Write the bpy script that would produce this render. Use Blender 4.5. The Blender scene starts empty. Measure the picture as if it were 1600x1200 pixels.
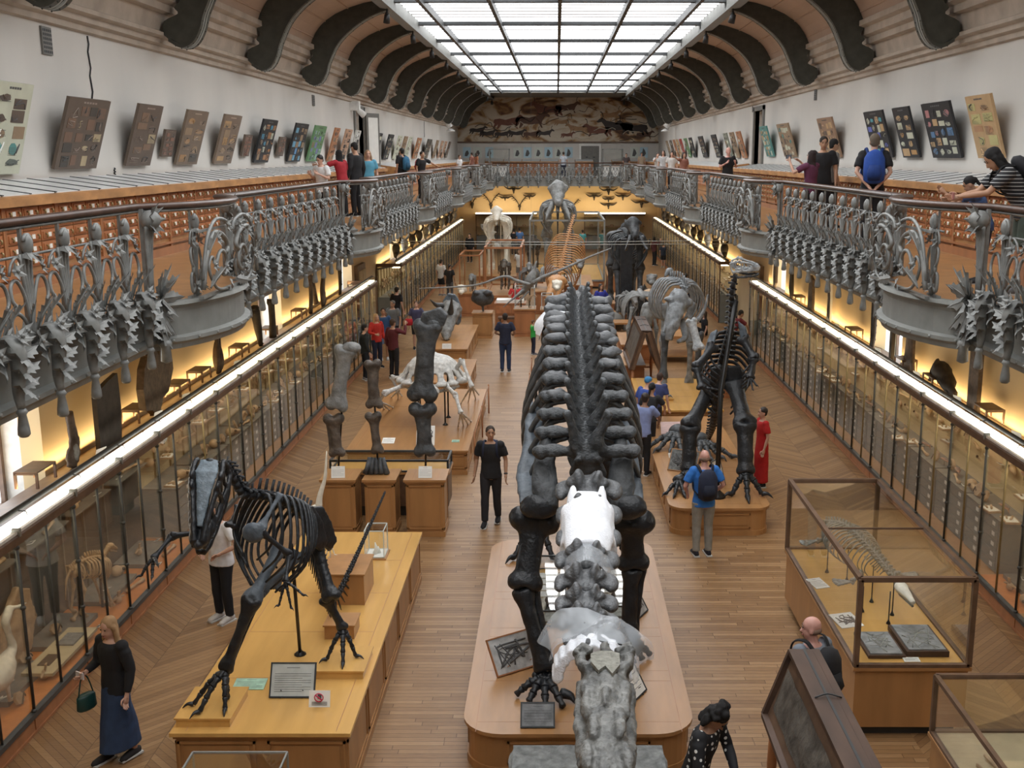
import bpy, math, random
from mathutils import Vector as V, Matrix, Euler, noise as NZ
from math import pi, sin, cos, radians as R, atan2, sqrt
random.seed(7)
SC = bpy.context.scene
COL = SC.collection
# ---------------------------------------------------------------- camera, light, exposure
CAM = V((0, 0, 6.4)); FPX = 1700.0; PCX = 870.0; TH = math.atan(358 / 1700)
cd = bpy.data.cameras.new('camera'); cam = bpy.data.objects.new('camera', cd); COL.objects.link(cam)
cam.location = CAM; cam.rotation_euler = (pi / 2 - TH, 0, 0)
cd.sensor_width = 36; cd.lens = FPX / 1600 * 36; cd.shift_x = -(PCX - 800) / 1600; cd.clip_end = 300; cd.clip_start = .05
SC.camera = cam
w = bpy.data.worlds.new('world'); SC.world = w; w.use_nodes = True
w.node_tree.nodes['Background'].inputs[0].default_value = (.75, .82, .9, 1); w.node_tree.nodes['Background'].inputs[1].default_value = .6
SC.view_settings.view_transform = 'Standard'; SC.view_settings.look = 'None'
SC.cycles.transparent_max_bounces = 32
SC.view_settings.exposure = 0.02; SC.view_settings.gamma = 1
SKY_POWER = 4.0          # skylight panes
def area(name, loc, rot, sx, sy, power, color, spread=pi):
    l = bpy.data.lights.new(name, 'AREA'); l.shape = 'RECTANGLE'; l.size = sx; l.size_y = sy; l.energy = power; l.color = color; l.spread = spread
    o = bpy.data.objects.new(name, l); COL.objects.link(o); o.location = loc; o.rotation_euler = rot
    return o
WARM = (1, .70, .34)
# warm strip lamps standing on the wall cases, washing the lower walls
for (x, s) in ((-6.76, 1), (6.93, -1)):
    for (y0, y1) in ((8, 22), (22, 36), (41.5, 55), (55, 69)):
        area('wall_wash_lamp', (x, (y0 + y1) / 2, 2.28), (0, R(158) * (1 if s > 0 else -1), 0), .10, y1 - y0, 5.5 * (y1 - y0), WARM)
area('wall_wash_lamp', (0, 75.6, 2.7), (R(120), 0, 0), 11, .12, 120, WARM)

def at(px, py, Y):
    """point at distance Y down the hall that is seen at this pixel of the 1600 x 1200 frame"""
    a = (px - PCX) / FPX; b = (py - 600) / FPX; C, S = cos(TH), sin(TH)
    t = Y / (C - b * S)
    return V((a * t, Y, CAM.z + (-S - b * C) * t))
def atz(px, py, Z=0.):
    a = (px - PCX) / FPX; b = (py - 600) / FPX; C, S = cos(TH), sin(TH)
    t = (Z - CAM.z) / (-S - b * C)
    return V((a * t, (C - b * S) * t, Z))

# ---------------------------------------------------------------- materials
MATS = {}
def nodes(m):
    m.use_nodes = True
    return m.node_tree.nodes, m.node_tree.links, m.node_tree.nodes['Principled BSDF']
def mat(name, col, rough=.6, metal=0., var=.15, scale=6., bump=0., stretch=None, col2=None, emis=None, estr=0., spec=.5, bscale=None, detail=4):
    if name in MATS: return MATS[name]
    m = bpy.data.materials.new(name); n, l, b = nodes(m)
    b.inputs['Roughness'].default_value = rough; b.inputs['Metallic'].default_value = metal
    b.inputs['Specular IOR Level'].default_value = spec
    tc = n.new('ShaderNodeTexCoord'); mp = n.new('ShaderNodeMapping'); l.new(tc.outputs['Object'], mp.inputs[0])
    if stretch: mp.inputs['Scale'].default_value = stretch
    nz = n.new('ShaderNodeTexNoise'); nz.inputs['Scale'].default_value = scale; nz.inputs['Detail'].default_value = detail
    l.new(mp.outputs[0], nz.inputs[0])
    rp = n.new('ShaderNodeValToRGB'); l.new(nz.outputs[0], rp.inputs[0])
    a = [max(0, c * (1 - var)) for c in col]; c2 = col2 or [min(1, c * (1 + var)) for c in col]
    rp.color_ramp.elements[0].position = .3; rp.color_ramp.elements[1].position = .7
    rp.color_ramp.elements[0].color = (*a, 1); rp.color_ramp.elements[1].color = (*c2, 1)
    l.new(rp.outputs[0], b.inputs['Base Color'])
    if bump:
        bn = n.new('ShaderNodeBump'); bn.inputs['Strength'].default_value = bump; bn.inputs['Distance'].default_value = .02
        n2 = nz
        if bscale:
            n2 = n.new('ShaderNodeTexNoise'); n2.inputs['Scale'].default_value = bscale; l.new(mp.outputs[0], n2.inputs[0])
        l.new(n2.outputs[0], bn.inputs['Height']); l.new(bn.outputs[0], b.inputs['Normal'])
    if emis: b.inputs['Emission Color'].default_value = (*emis, 1); b.inputs['Emission Strength'].default_value = estr
    MATS[name] = m
    return m
def M(name): return MATS[name]
def flat(name, col, rough=.6, metal=0.): return mat(name, col, rough, metal, var=.06)
def mth(n, l, op, a, b=None, c=None):
    k = n.new('ShaderNodeMath'); k.operation = op
    for i, v in enumerate((a, b, c)):
        if v is None: continue
        if isinstance(v, (int, float)): k.inputs[i].default_value = v
        else: l.new(v, k.inputs[i])
    return k.outputs[0]

def glass(name, tint=(.985, .99, .985), gloss=.05):
    m = bpy.data.materials.new(name); m.use_nodes = True; n = m.node_tree.nodes; l = m.node_tree.links; n.clear()
    o = n.new('ShaderNodeOutputMaterial'); t = n.new('ShaderNodeBsdfTransparent'); g = n.new('ShaderNodeBsdfGlossy'); x = n.new('ShaderNodeMixShader')
    t.inputs[0].default_value = (*tint, 1); g.inputs['Roughness'].default_value = .02; g.inputs[0].default_value = (.9, .9, .9, 1)
    f = n.new('ShaderNodeFresnel'); f.inputs[0].default_value = 1.35
    l.new(mth(n, l, 'MULTIPLY_ADD', f.outputs[0], .32, gloss * .35), x.inputs[0])
    l.new(t.outputs[0], x.inputs[1]); l.new(g.outputs[0], x.inputs[2]); l.new(x.outputs[0], o.inputs[0])
    MATS[name] = m; return m
glass('glass'); glass('case_glass', (.98, .98, .965), .05)

def floor_mat():
    m = bpy.data.materials.new('parquet'); n, l, b = nodes(m)
    geo = n.new('ShaderNodeNewGeometry'); sp = n.new('ShaderNodeSeparateXYZ'); l.new(geo.outputs['Position'], sp.inputs[0])
    X, Y = sp.outputs[0], sp.outputs[1]
    # chevron side aisles
    w_ = .75; pw = .115
    X0 = mth(n, l, 'ADD', X, 5.9)
    zz = mth(n, l, 'PINGPONG', X0, w_); yy = mth(n, l, 'MULTIPLY_ADD', zz, 1.0, Y)
    idx = mth(n, l, 'FLOOR', mth(n, l, 'DIVIDE', yy, pw)); fr = mth(n, l, 'FRACT', mth(n, l, 'DIVIDE', yy, pw))
    cu = mth(n, l, 'DIVIDE', X0, w_); ci = mth(n, l, 'FLOOR', cu); cf = mth(n, l, 'FRACT', cu)
    edge1 = mth(n, l, 'MINIMUM', mth(n, l, 'MULTIPLY', mth(n, l, 'MINIMUM', fr, mth(n, l, 'SUBTRACT', 1, fr)), pw), mth(n, l, 'MULTIPLY', mth(n, l, 'MINIMUM', cf, mth(n, l, 'SUBTRACT', 1, cf)), w_))
    # straight planks laid across the nave
    pw2 = .085
    i2 = mth(n, l, 'FLOOR', mth(n, l, 'DIVIDE', Y, pw2)); f2 = mth(n, l, 'FRACT', mth(n, l, 'DIVIDE', Y, pw2))
    wn = n.new('ShaderNodeTexWhiteNoise'); wn.noise_dimensions = '1D'; l.new(i2, wn.inputs['W'])
    xs = mth(n, l, 'DIVIDE', mth(n, l, 'MULTIPLY_ADD', wn.outputs[0], 5.0, X), 1.15); j2 = mth(n, l, 'FLOOR', xs); g2 = mth(n, l, 'FRACT', xs)
    edge2 = mth(n, l, 'MINIMUM', mth(n, l, 'MULTIPLY', mth(n, l, 'MINIMUM', f2, mth(n, l, 'SUBTRACT', 1, f2)), pw2), mth(n, l, 'MULTIPLY', mth(n, l, 'MINIMUM', g2, mth(n, l, 'SUBTRACT', 1, g2)), 1.15))
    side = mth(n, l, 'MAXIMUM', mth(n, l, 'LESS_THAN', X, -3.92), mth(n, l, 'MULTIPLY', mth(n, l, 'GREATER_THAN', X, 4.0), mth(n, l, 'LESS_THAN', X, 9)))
    rnd = []
    for (p, q) in ((ci, idx), (j2, i2)):
        c = n.new('ShaderNodeCombineXYZ'); l.new(p, c.inputs[0]); l.new(q, c.inputs[1])
        v = n.new('ShaderNodeTexWhiteNoise'); v.noise_dimensions = '2D'; l.new(c.outputs[0], v.inputs['Vector']); rnd.append(v.outputs[0])
    def mixf(f, a, b_):
        k = n.new('ShaderNodeMix'); l.new(f, k.inputs[0]); l.new(a, k.inputs[2]); l.new(b_, k.inputs[3]); return k.outputs[0]
    rv = mixf(side, rnd[1], rnd[0]); ed = mixf(side, edge2, edge1)
    gr = n.new('ShaderNodeTexNoise'); gr.inputs['Scale'].default_value = 9; gr.inputs['Detail'].default_value = 6
    gm = n.new('ShaderNodeMapping'); gm.inputs['Scale'].default_value = (.7, 5, 1); l.new(geo.outputs['Position'], gm.inputs[0]); l.new(gm.outputs[0], gr.inputs[0])
    big = n.new('ShaderNodeTexNoise'); big.inputs['Scale'].default_value = .35; big.inputs['Detail'].default_value = 3; l.new(geo.outputs['Position'], big.inputs[0])
    rp = n.new('ShaderNodeValToRGB'); e = rp.color_ramp.elements
    e[0].position = 0; e[0].color = (.135, .064, .026, 1); e[1].position = 1; e[1].color = (.42, .262, .132, 1)
    k = e.new(.5); k.color = (.275, .155, .070, 1)
    fac = mth(n, l, 'ADD', mth(n, l, 'MULTIPLY_ADD', rv, .42, mth(n, l, 'MULTIPLY', gr.outputs[0], .5)), mth(n, l, 'MULTIPLY', big.outputs[0], .25))
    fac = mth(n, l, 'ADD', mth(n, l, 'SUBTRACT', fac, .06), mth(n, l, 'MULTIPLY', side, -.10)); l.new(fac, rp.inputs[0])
    dk = n.new('ShaderNodeMix'); dk.data_type = 'RGBA'; dk.blend_type = 'MULTIPLY'
    l.new(mth(n, l, 'LESS_THAN', ed, .004), dk.inputs[0]); l.new(rp.outputs[0], dk.inputs[6]); dk.inputs[7].default_value = (.45, .4, .36, 1)
    l.new(dk.outputs[2], b.inputs['Base Color']); b.inputs['Roughness'].default_value = .42; b.inputs['Specular IOR Level'].default_value = .35
    MATS['parquet'] = m; return m
floor_mat()
# general palette
mat('wall_white', (.62, .60, .56), .85, var=.10, scale=.8, stretch=(1, .5, .18), bump=.05)
mat('wall_ochre', (.62, .49, .30), .85, var=.06, scale=.7)
mat('cornice_stone', (.45, .38, .31), .85, var=.16, scale=2.2, bump=.3, bscale=9)
mat('cove_plaster', (.50, .37, .285), .85, var=.06, scale=1.2)
mat('iron_dark', (.060, .060, .048), .5, .1, var=.2)
mat('iron_rim', (.40, .41, .38), .5, .1, var=.15)
mat('iron_grey', (.225, .23, .22), .48, .15, var=.28, scale=9, bump=.15)
mat('iron_fascia', (.23, .235, .22), .55, .1, var=.1)
mat('bar_black', (.035, .038, .04), .5)
mat('oak', (.38, .19, .07), .38, var=.16, scale=4, stretch=(1, 1, .18), detail=7)
mat('oak_top', (.38, .195, .075), .33, var=.12, scale=3.2, stretch=(2.2, .35, 1), detail=7)
mat('honey_oak', (.60, .345, .105), .25, var=.10, scale=2.2, stretch=(2.4, .3, 1), detail=7)
mat('red_oak', (.36, .15, .06), .4, var=.18, scale=4, stretch=(1, 1, .2), detail=7)
mat('drawer_wood', (.40, .155, .06), .5, var=.2, scale=7, stretch=(1, .4, 1))
mat('desk_edge', (.46, .23, .085), .55, var=.3, scale=6, stretch=(1, .35, 1))
mat('rail_wood', (.075, .04, .028), .28, var=.3)
mat('walnut', (.13, .075, .045), .45, var=.25, scale=6)
mat('case_back_dark', (.10, .098, .092), .8, var=.06)
mat('case_back_sand', (.52, .43, .27), .8, var=.08)
mat('case_back_teal', (.17, .42, .38), .8, var=.1, scale=.9, col2=(.36, .52, .42))
mat('case_orange', (.56, .20, .05), .5, var=.1)
mat('drawer_grey', (.20, .215, .20), .55, var=.06)
mat('shelf_grey', (.17, .165, .15), .6)
mat('card_white', (.80, .80, .76), .6, var=.04)
mat('card_ink', (.09, .09, .09), .6)
mat('brass_post', (.33, .25, .12), .4, .5, var=.2)
mat('post_dark', (.075, .075, .07), .45, .3, var=.2)
mat('bone_white', (.72, .68, .58), .6, var=.12, scale=14, bump=.3)
mat('bone_tan', (.46, .32, .19), .6, var=.25, scale=10, bump=.4)
mat('bone_orange', (.47, .23, .085), .55, var=.25, scale=10, bump=.3)
mat('bone_brown', (.085, .058, .040), .6, var=.4, scale=12, bump=.5)
mat('bone_grey', (.21, .215, .21), .6, var=.35, scale=9, bump=.6, bscale=30)
mat('cast_black', (.016, .018, .021), .40, var=.45, scale=7, bump=.5, bscale=22)
mat('cast_slate', (.095, .115, .135), .45, var=.4, scale=6, bump=.5, bscale=18)
mat('cast_charcoal', (.055, .060, .064), .5, var=.6, scale=7, bump=.7, bscale=20)
mat('fossil_dark', (.035, .028, .022), .75, var=.4, scale=8, bump=.5)
mat('plaster_white', (.84, .86, .90), .75, var=.06, scale=20, bump=.4, bscale=60)
mat('stone_pale', (.42, .29, .18), .8, var=.2, scale=9, bump=.6)
mat('steel_rod', (.03, .03, .03), .35, .6)
mat('lamp_tube', (1, 1, 1), .5, emis=(1, .93, .78), estr=5.5)
mat('lamp_tube_yellow', (1, .9, .6), .5, emis=(1, .86, .58), estr=3.2)
mat('daylight', (1, 1, 1), .5, emis=(.86, .93, 1), estr=3.4)
mat('lamp_black', (.02, .02, .02), .5)
mat('white_paint', (.78, .78, .76), .5)

# ---------------------------------------------------------------- mesh building
def frame(d):
    d = d.normalized(); u = V((0, 0, 1)) if abs(d.z) < .9 else V((0, 1, 0))
    a = d.cross(u).normalized(); return a, a.cross(d).normalized()
class MB:
    def __init__(s): s.v = []; s.f = []; s.m = []; s.s = []
    def add(s, vs, fs, m=0, sm=False, X=None):
        k = len(s.v)
        s.v += [tuple(X @ V(p)) for p in vs] if X is not None else [tuple(p) for p in vs]
        s.f += [tuple(i + k for i in f) for f in fs]; s.m += [m] * len(fs); s.s += [sm] * len(fs)
        return s
    def box(s, x0, x1, y0, y1, z0, z1, m=0, X=None):
        return s.add([(x0, y0, z0), (x1, y0, z0), (x1, y1, z0), (x0, y1, z0), (x0, y0, z1), (x1, y0, z1), (x1, y1, z1), (x0, y1, z1)],
                     [(0, 3, 2, 1), (4, 5, 6, 7), (0, 1, 5, 4), (1, 2, 6, 5), (2, 3, 7, 6), (3, 0, 4, 7)], m, False, X)
    def bar(s, a, b, w, h, m=0):
        a = V(a); b = V(b); p, q = frame(b - a); p *= w / 2; q *= h / 2
        return s.add([a - p - q, a + p - q, a + p + q, a - p + q, b - p - q, b + p - q, b + p + q, b - p + q],
                     [(0, 3, 2, 1), (4, 5, 6, 7), (0, 1, 5, 4), (1, 2, 6, 5), (2, 3, 7, 6), (3, 0, 4, 7)], m)
    def tube(s, pts, r, seg=8, m=0, sq=1., cap=True, closed=False, up=None):
        pts = [V(p) for p in pts]; n = len(pts)
        if not hasattr(r, '__len__'): r = [r] * n
        vs = []; fs = []; pa = None
        for i, p in enumerate(pts):
            d = (pts[min(i + 1, n - 1)] - pts[max(i - 1, 0)]) if not closed else (pts[(i + 1) % n] - pts[i - 1])
            if d.length < 1e-7: d = V((0, 0, 1))
            d.normalize()
            if pa is None:
                if up is not None: b_ = (V(up) - d * d.dot(V(up))).normalized(); a = b_.cross(d)
                else: a, b_ = frame(d)
            else: a = (pa - d * d.dot(pa)); a = a.normalized() if a.length > 1e-6 else frame(d)[0]; b_ = d.cross(a) * 1
            pa = a; b_ = a.cross(d)
            rr = r[i] if hasattr(r[i], '__len__') else (r[i], r[i] * sq)
            for k in range(seg):
                t = 2 * pi * k / seg; vs.append(p + a * cos(t) * rr[0] + b_ * sin(t) * rr[1])
        L = n if closed else n - 1
        for i in range(L):
            for k in range(seg):
                j = (i + 1) % n
                fs.append((i * seg + k, i * seg + (k + 1) % seg, j * seg + (k + 1) % seg, j * seg + k))
        if cap and not closed: fs.append(tuple(range(seg))[::-1]); fs.append(tuple(range((n - 1) * seg, n * seg)))
        return s.add(vs, fs, m, True)
    def ell(s, c, r, m=0, X=None, su=12, sv=8):
        if not hasattr(r, '__len__'): r = (r, r, r)
        c = V(c); vs = [c + V((0, 0, -r[2]))]; fs = []
        if X is None: X = Matrix.Identity(3)
        vs = [(0, 0, -r[2])]
        for i in range(1, sv):
            t = pi * i / sv - pi / 2
            for k in range(su):
                a = 2 * pi * k / su; vs.append((r[0] * cos(t) * cos(a), r[1] * cos(t) * sin(a), r[2] * sin(t)))
        vs.append((0, 0, r[2])); T = len(vs) - 1
        for k in range(su): fs.append((0, 1 + (k + 1) % su, 1 + k)); fs.append((T, T - su + k, T - su + (k + 1) % su))
        for i in range(sv - 2):
            for k in range(su): a = 1 + i * su; fs.append((a + k, a + (k + 1) % su, a + su + (k + 1) % su, a + su + k))
        return s.add([c + X.to_3x3() @ V(p) for p in vs], fs, m, True)
    def prism(s, poly, d, m=0, X=None, sm=False):
        """poly: 3D points of a planar outline; d: extrusion vector"""
        n = len(poly); d = V(d); vs = [V(p) for p in poly] + [V(p) + d for p in poly]
        fs = [tuple(range(n))[::-1], tuple(range(n, 2 * n))] + [(i, (i + 1) % n, n + (i + 1) % n, n + i) for i in range(n)]
        return s.add(vs, fs, m, sm, X)
    def lathe(s, prof, c=(0, 0, 0), seg=16, m=0, sc=(1, 1)):
        vs = []; fs = []; n = len(prof)
        for (r, z) in prof:
            for k in range(seg): t = 2 * pi * k / seg; vs.append((c[0] + r * cos(t) * sc[0], c[1] + r * sin(t) * sc[1], c[2] + z))
        for i in range(n - 1):
            for k in range(seg): fs.append((i * seg + k, i * seg + (k + 1) % seg, (i + 1) * seg + (k + 1) % seg, (i + 1) * seg + k))
        fs.append(tuple(range(seg))[::-1]); fs.append(tuple(range((n - 1) * seg, n * seg)))
        return s.add(vs, fs, m, True)
    def sweep(s, prof, y0, y1, m=0, sx=1, cx=0.):
        """open profile of (x, z) run along Y"""
        vs = []; n = len(prof)
        for y in (y0, y1):
            for (x, z) in prof: vs.append((cx + sx * x, y, z))
        return s.add(vs, [(i, i + 1, n + i + 1, n + i) for i in range(n - 1)], m)
    def mesh(s, name, mats):
        me = bpy.data.meshes.new(name); me.from_pydata(s.v, [], s.f)
        for q in (mats if isinstance(mats, (list, tuple)) else [mats]): me.materials.append(MATS[q] if isinstance(q, str) else q)
        me.polygons.foreach_set('material_index', s.m); me.polygons.foreach_set('use_smooth', s.s); me.update()
        return me
    def build(s, name, mats, parent=None, off=None):
        if off is not None: o_ = V(off); s.v = [tuple(V(p) - o_) for p in s.v]
        o = bpy.data.objects.new(name, s.mesh(name, mats)); COL.objects.link(o)
        if parent is not None: o.parent = parent
        return o
    def jitter(s, amp, sc=6., seed=0.):
        for i, p in enumerate(s.v):
            q = V(p) * sc + V((seed, seed * 1.7, 0)); s.v[i] = tuple(V(p) + NZ.noise_vector(q) * amp)
        return s
def remesh(mb, voxel, smooth=2, amp=0., sc=8., decim=None):
    """fuse overlapping closed shapes into one continuous skin"""
    me = mb.mesh('tmp', [])
    o = bpy.data.objects.new('tmp', me); COL.objects.link(o)
    r = o.modifiers.new('r', 'REMESH'); r.mode = 'VOXEL'; r.voxel_size = voxel; r.use_smooth_shade = True
    if smooth: k = o.modifiers.new('s', 'SMOOTH'); k.iterations = smooth; k.factor = .5
    if decim: k = o.modifiers.new('d', 'DECIMATE'); k.ratio = decim
    dg = bpy.context.evaluated_depsgraph_get(); ev = o.evaluated_get(dg); m2 = bpy.data.meshes.new_from_object(ev)
    out = MB(); out.v = [tuple(v.co) for v in m2.vertices]; out.f = [tuple(p.vertices) for p in m2.polygons]
    out.m = [0] * len(out.f); out.s = [True] * len(out.f)
    bpy.data.objects.remove(o); bpy.data.meshes.remove(me); bpy.data.meshes.remove(m2)
    if amp: out.jitter(amp, sc)
    return out
def tag(o, label=None, cat=None, group=None, kind=None):
    if label: o['label'] = label
    if cat: o['category'] = cat
    if group: o['group'] = group
    if kind: o['kind'] = kind
    return o
def thing(name, label, cat, loc=(0, 0, 0), rz=0., group=None):
    o = bpy.data.objects.new(name, None); COL.objects.link(o); o.empty_display_size = .1
    o.location = loc; o.rotation_euler = (0, 0, rz)
    return tag(o, label, cat, group)
def struct(name, mb, mats): return tag(mb.build(name, mats), kind='structure')
def copy_tree(o, loc=None, rz=None, label=None, group=None, scale=None, parent=None):
    c = o.copy(); COL.objects.link(c); c.parent = parent
    if loc is not None: c.location = loc
    if rz is not None: c.rotation_euler = (0, 0, rz)
    if label: c['label'] = label
    if group: c['group'] = group
    if scale: c.scale = (scale,) * 3
    for ch in o.children: copy_tree(ch, parent=c)
    return c
def curve(pts, n=8):
    """Catmull-Rom through points"""
    P = [V(p) for p in pts]; P = [P[0] * 2 - P[1]] + P + [P[-1] * 2 - P[-2]]; out = []
    for i in range(1, len(P) - 2):
        for k in range(n):
            t = k / n; a, b, c, d = P[i - 1], P[i], P[i + 1], P[i + 2]
            out.append(.5 * ((2 * b) + (c - a) * t + (2 * a - 5 * b + 4 * c - d) * t * t + (3 * b - a - 3 * c + d) * t ** 3))
    out.append(P[-2]); return out
# ---------------------------------------------------------------- the room
CXH = .08; WX = 6.95; YN = -3.; YF = 77.; ZB = 4.92
XL, XR = CXH - WX, CXH + WX
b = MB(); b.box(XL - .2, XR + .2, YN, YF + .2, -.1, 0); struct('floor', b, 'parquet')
WIN = {-1: [13.0, 25.9, 35.4, 46, 56, 66], 1: [12, 22.9, 34.4, 47.2, 57, 67]}
for sgn, nm in ((-1, 'wall_left'), (1, 'wall_right')):
    b = MB(); x0, x1 = (XL - .3, XL) if sgn < 0 else (XR, XR + .3)
    wz0, wz1 = 1.75, 4.35
    b.box(x0, x1, YN, YF, 0, wz0, 0); b.box(x0, x1, YN, YF, wz1, ZB - .1, 0)
    ys = [YN] + sum([[c - 1.05, c + 1.05] for c in WIN[sgn]], []) + [YF]
    for i in range(0, len(ys), 2): b.box(x0, x1, ys[i], ys[i + 1], wz0, wz1, 0)
    # upper wall with a door opening beyond the first run of desks
    d0, d1, dz = 38.0, 39.6, 7.9
    b.box(x0, x1, YN, d0, ZB - .1, 8.3, 1); b.box(x0, x1, d1, YF, ZB - .1, 8.3, 1); b.box(x0, x1, d0, d1, dz, 8.3, 1)
    struct(nm, b, ['wall_ochre', 'wall_white'])
b = MB(); b.box(XL - .3, XR + .3, YF, YF + .3, 0, ZB - .1, 0)
b.box(XL - .3, XR + .3, YF, YF + .3, ZB - .1, 10.7, 1); struct('wall_far', b, ['wall_ochre', 'wall_white'])
b = MB(); b.box(XL - .3, XR + .3, YN - .3, YN, 0, 10.7); struct('wall_near', b, 'wall_white')
# windows of the lower storey: deep bright reveals, frame, daylight pane
k = 0
for sgn in (-1, 1):
    for c in WIN[sgn]:
        k += 1; xo = (XL if sgn < 0 else XR)
        b = MB(); X1 = xo + sgn * .3; X2 = xo + sgn * .62
        lo, hi = min(X1, X2), max(X1, X2)
        b.box(lo, hi, c - 1.15, c - 1.05, 1.65, 4.45, 0); b.box(lo, hi, c + 1.05, c + 1.15, 1.65, 4.45, 0); b.box(lo, hi, c - 1.15, c + 1.15, 4.35, 4.45, 0); b.box(lo, hi, c - 1.15, c + 1.15, 1.65, 1.75, 0)
        fx = X2 - sgn * .06
        for yy in (-1.0, -.33, .33, 1.0): b.box(fx - .03, fx + .03, c + yy - .035, c + yy + .035, 1.75, 4.35, 1)
        for zz in (1.8, 2.9, 4.3): b.box(fx - .03, fx + .03, c - 1.05, c + 1.05, zz - .035, zz + .035, 1)
        b.box(min(X2, X2 - sgn * .02), max(X2, X2 - sgn * .02), c - 1.05, c + 1.05, 1.75, 4.35, 2)
        struct('window_%d' % k, b, ['white_paint', 'walnut', 'daylight'])
# doors of the gallery
for i, sgn in enumerate((-1, 1)):
    xo = XL if sgn < 0 else XR; b = MB()
    a0, a1 = (xo - .14, xo + .06) if sgn < 0 else (xo - .06, xo + .14)
    b.box(a0, a1, 37.8, 38.0, ZB, 8.05, 0); b.box(a0, a1, 39.6, 39.8, ZB, 8.05, 0); b.box(a0, a1, 37.8, 39.8, 7.9, 8.05, 0)
    p0 = xo + sgn * .25
    b.box(p0 - .03, p0 + .03, 38.0, 39.6, ZB, 6.1, 1); b.box(p0 - .02, p0 + .02, 38.0, 39.6, 6.1, 7.9, 2)
    struct('door_%d' % (i + 1), b, ['shelf_grey', 'drawer_grey', 'stone_pale'])
    if sgn < 0:
        b = MB(); b.box(0, .05, 0, .75, ZB + .02, 7.85, 0); b.box(.05, .06, .1, .65, 6.1, 7.7, 1); b.box(-.01, 0, .1, .65, 6.1, 7.7, 1)
        o = struct('door_3', b, ['shelf_grey', 'card_white']); o.location = (xo + .08, 39.65, 0); o.rotation_euler = (0, 0, R(-28))
# mouldings, cornice, cove
prof_corn = [(6.95, 8.12), (6.88, 8.14), (6.88, 8.22), (6.80, 8.25), (6.80, 8.33), (6.70, 8.36), (6.70, 8.42), (6.78, 8.45), (6.72, 8.72), (6.60, 8.74), (6.60, 8.86), (6.48, 8.9), (6.48, 9.02), (6.36, 9.05), (6.36, 9.14), (6.44, 9.16)]
LIFT = lambda z: z if z < 8.9 else 8.9 + (z - 8.9) * 1.22
prof_corn = [(x, LIFT(z)) for x, z in prof_corn]
prof_cove = [(x, LIFT(z)) for x, z in [(6.44, 9.16), (6.38, 9.3), (6.25, 9.46), (6.05, 9.62), (5.78, 9.76), (5.45, 9.88), (5.05, 9.98), (4.6, 10.05), (4.3, 10.08)]]
for sgn in (-1, 1):
    b = MB(); b.sweep(prof_corn, YN, YF, 0, sgn, CXH); b.sweep([(6.96, 8.1), (6.96, 9.4)], YN, YF, 0, sgn, CXH); struct('trim_%d' % (1 if sgn < 0 else 2), b, 'cornice_stone')
b = MB()
for sgn in (-1, 1):
    b.sweep(prof_cove, YN, YF, 0, sgn, CXH)
    for p in prof_cove[1:-1:2]: b.box(CXH + sgn * p[0] - .015, CXH + sgn * p[0] + .015, YN, YF, p[1] - .025, p[1] + .01, 0)
b.sweep([(-6.8, 10.7), (6.8, 10.7)], YN, YF, 0, 1, CXH); struct('ceiling', b, 'cove_plaster')
# S shaped iron ribs
inner = curve([(6.62, 0, 8.30), (6.42, 0, 8.20), (6.22, 0, 8.28), (6.08, 0, 8.50), (5.98, 0, 8.80), (5.76, 0, 9.16), (5.38, 0, 9.47), (4.86, 0, 9.74), (4.28, 0, 9.90)], 4)
outer = curve([(4.28, 0, 10.1), (5.2, 0, 10.0), (5.9, 0, 9.74), (6.3, 0, 9.38), (6.48, 0, 9.05), (6.40, 0, 8.92), (6.50, 0, 8.82), (6.44, 0, 8.72), (6.68, 0, 8.6), (6.72, 0, 8.4)], 3)
RIB_Y = [14.2 + 5.1 * i for i in range(-3, 13)]
for p in inner + outer: p.z = LIFT(p.z)
rb = MB()
loop = inner + outer
for (y0, y1) in ((-.15, .15),): rb.prism([(p.x, y0, p.z) for p in loop], (0, y1 - y0, 0), 0)
for (a0, a1, mm, dr) in ((-.19, -.07, 0, .03), (.07, .19, 0, .03), (-.07, -.045, 1, .035), (.045, .07, 1, .035)):
    vs = []; fs = []
    for p in inner: vs += [(p.x, a0, p.z - dr), (p.x, a1, p.z - dr), (p.x, a1, p.z + .03), (p.x, a0, p.z + .03)]
    for i in range(len(inner) - 1):
        for q in range(4): fs.append((4 * i + q, 4 * i + (q + 1) % 4, 4 * i + 4 + (q + 1) % 4, 4 * i + 4 + q))
    rb.add(vs, fs, mm)
for i in range(2, len(inner) - 2, 2):
    for yy in (-.13, .13): rb.ell((inner[i].x, yy, inner[i].z - .035), .014, 0, su=6, sv=4)
rmesh = rb.mesh('trim_rib', ['iron_dark', 'iron_rim'])
n = 3
for y in RIB_Y:
    for sgn in (-1, 1):
        o = bpy.data.objects.new('trim_%d' % n, rmesh); COL.objects.link(o); o.location = (CXH, y, 0); o.scale = (sgn, 1, 1); o['kind'] = 'structure'; n += 1
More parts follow.
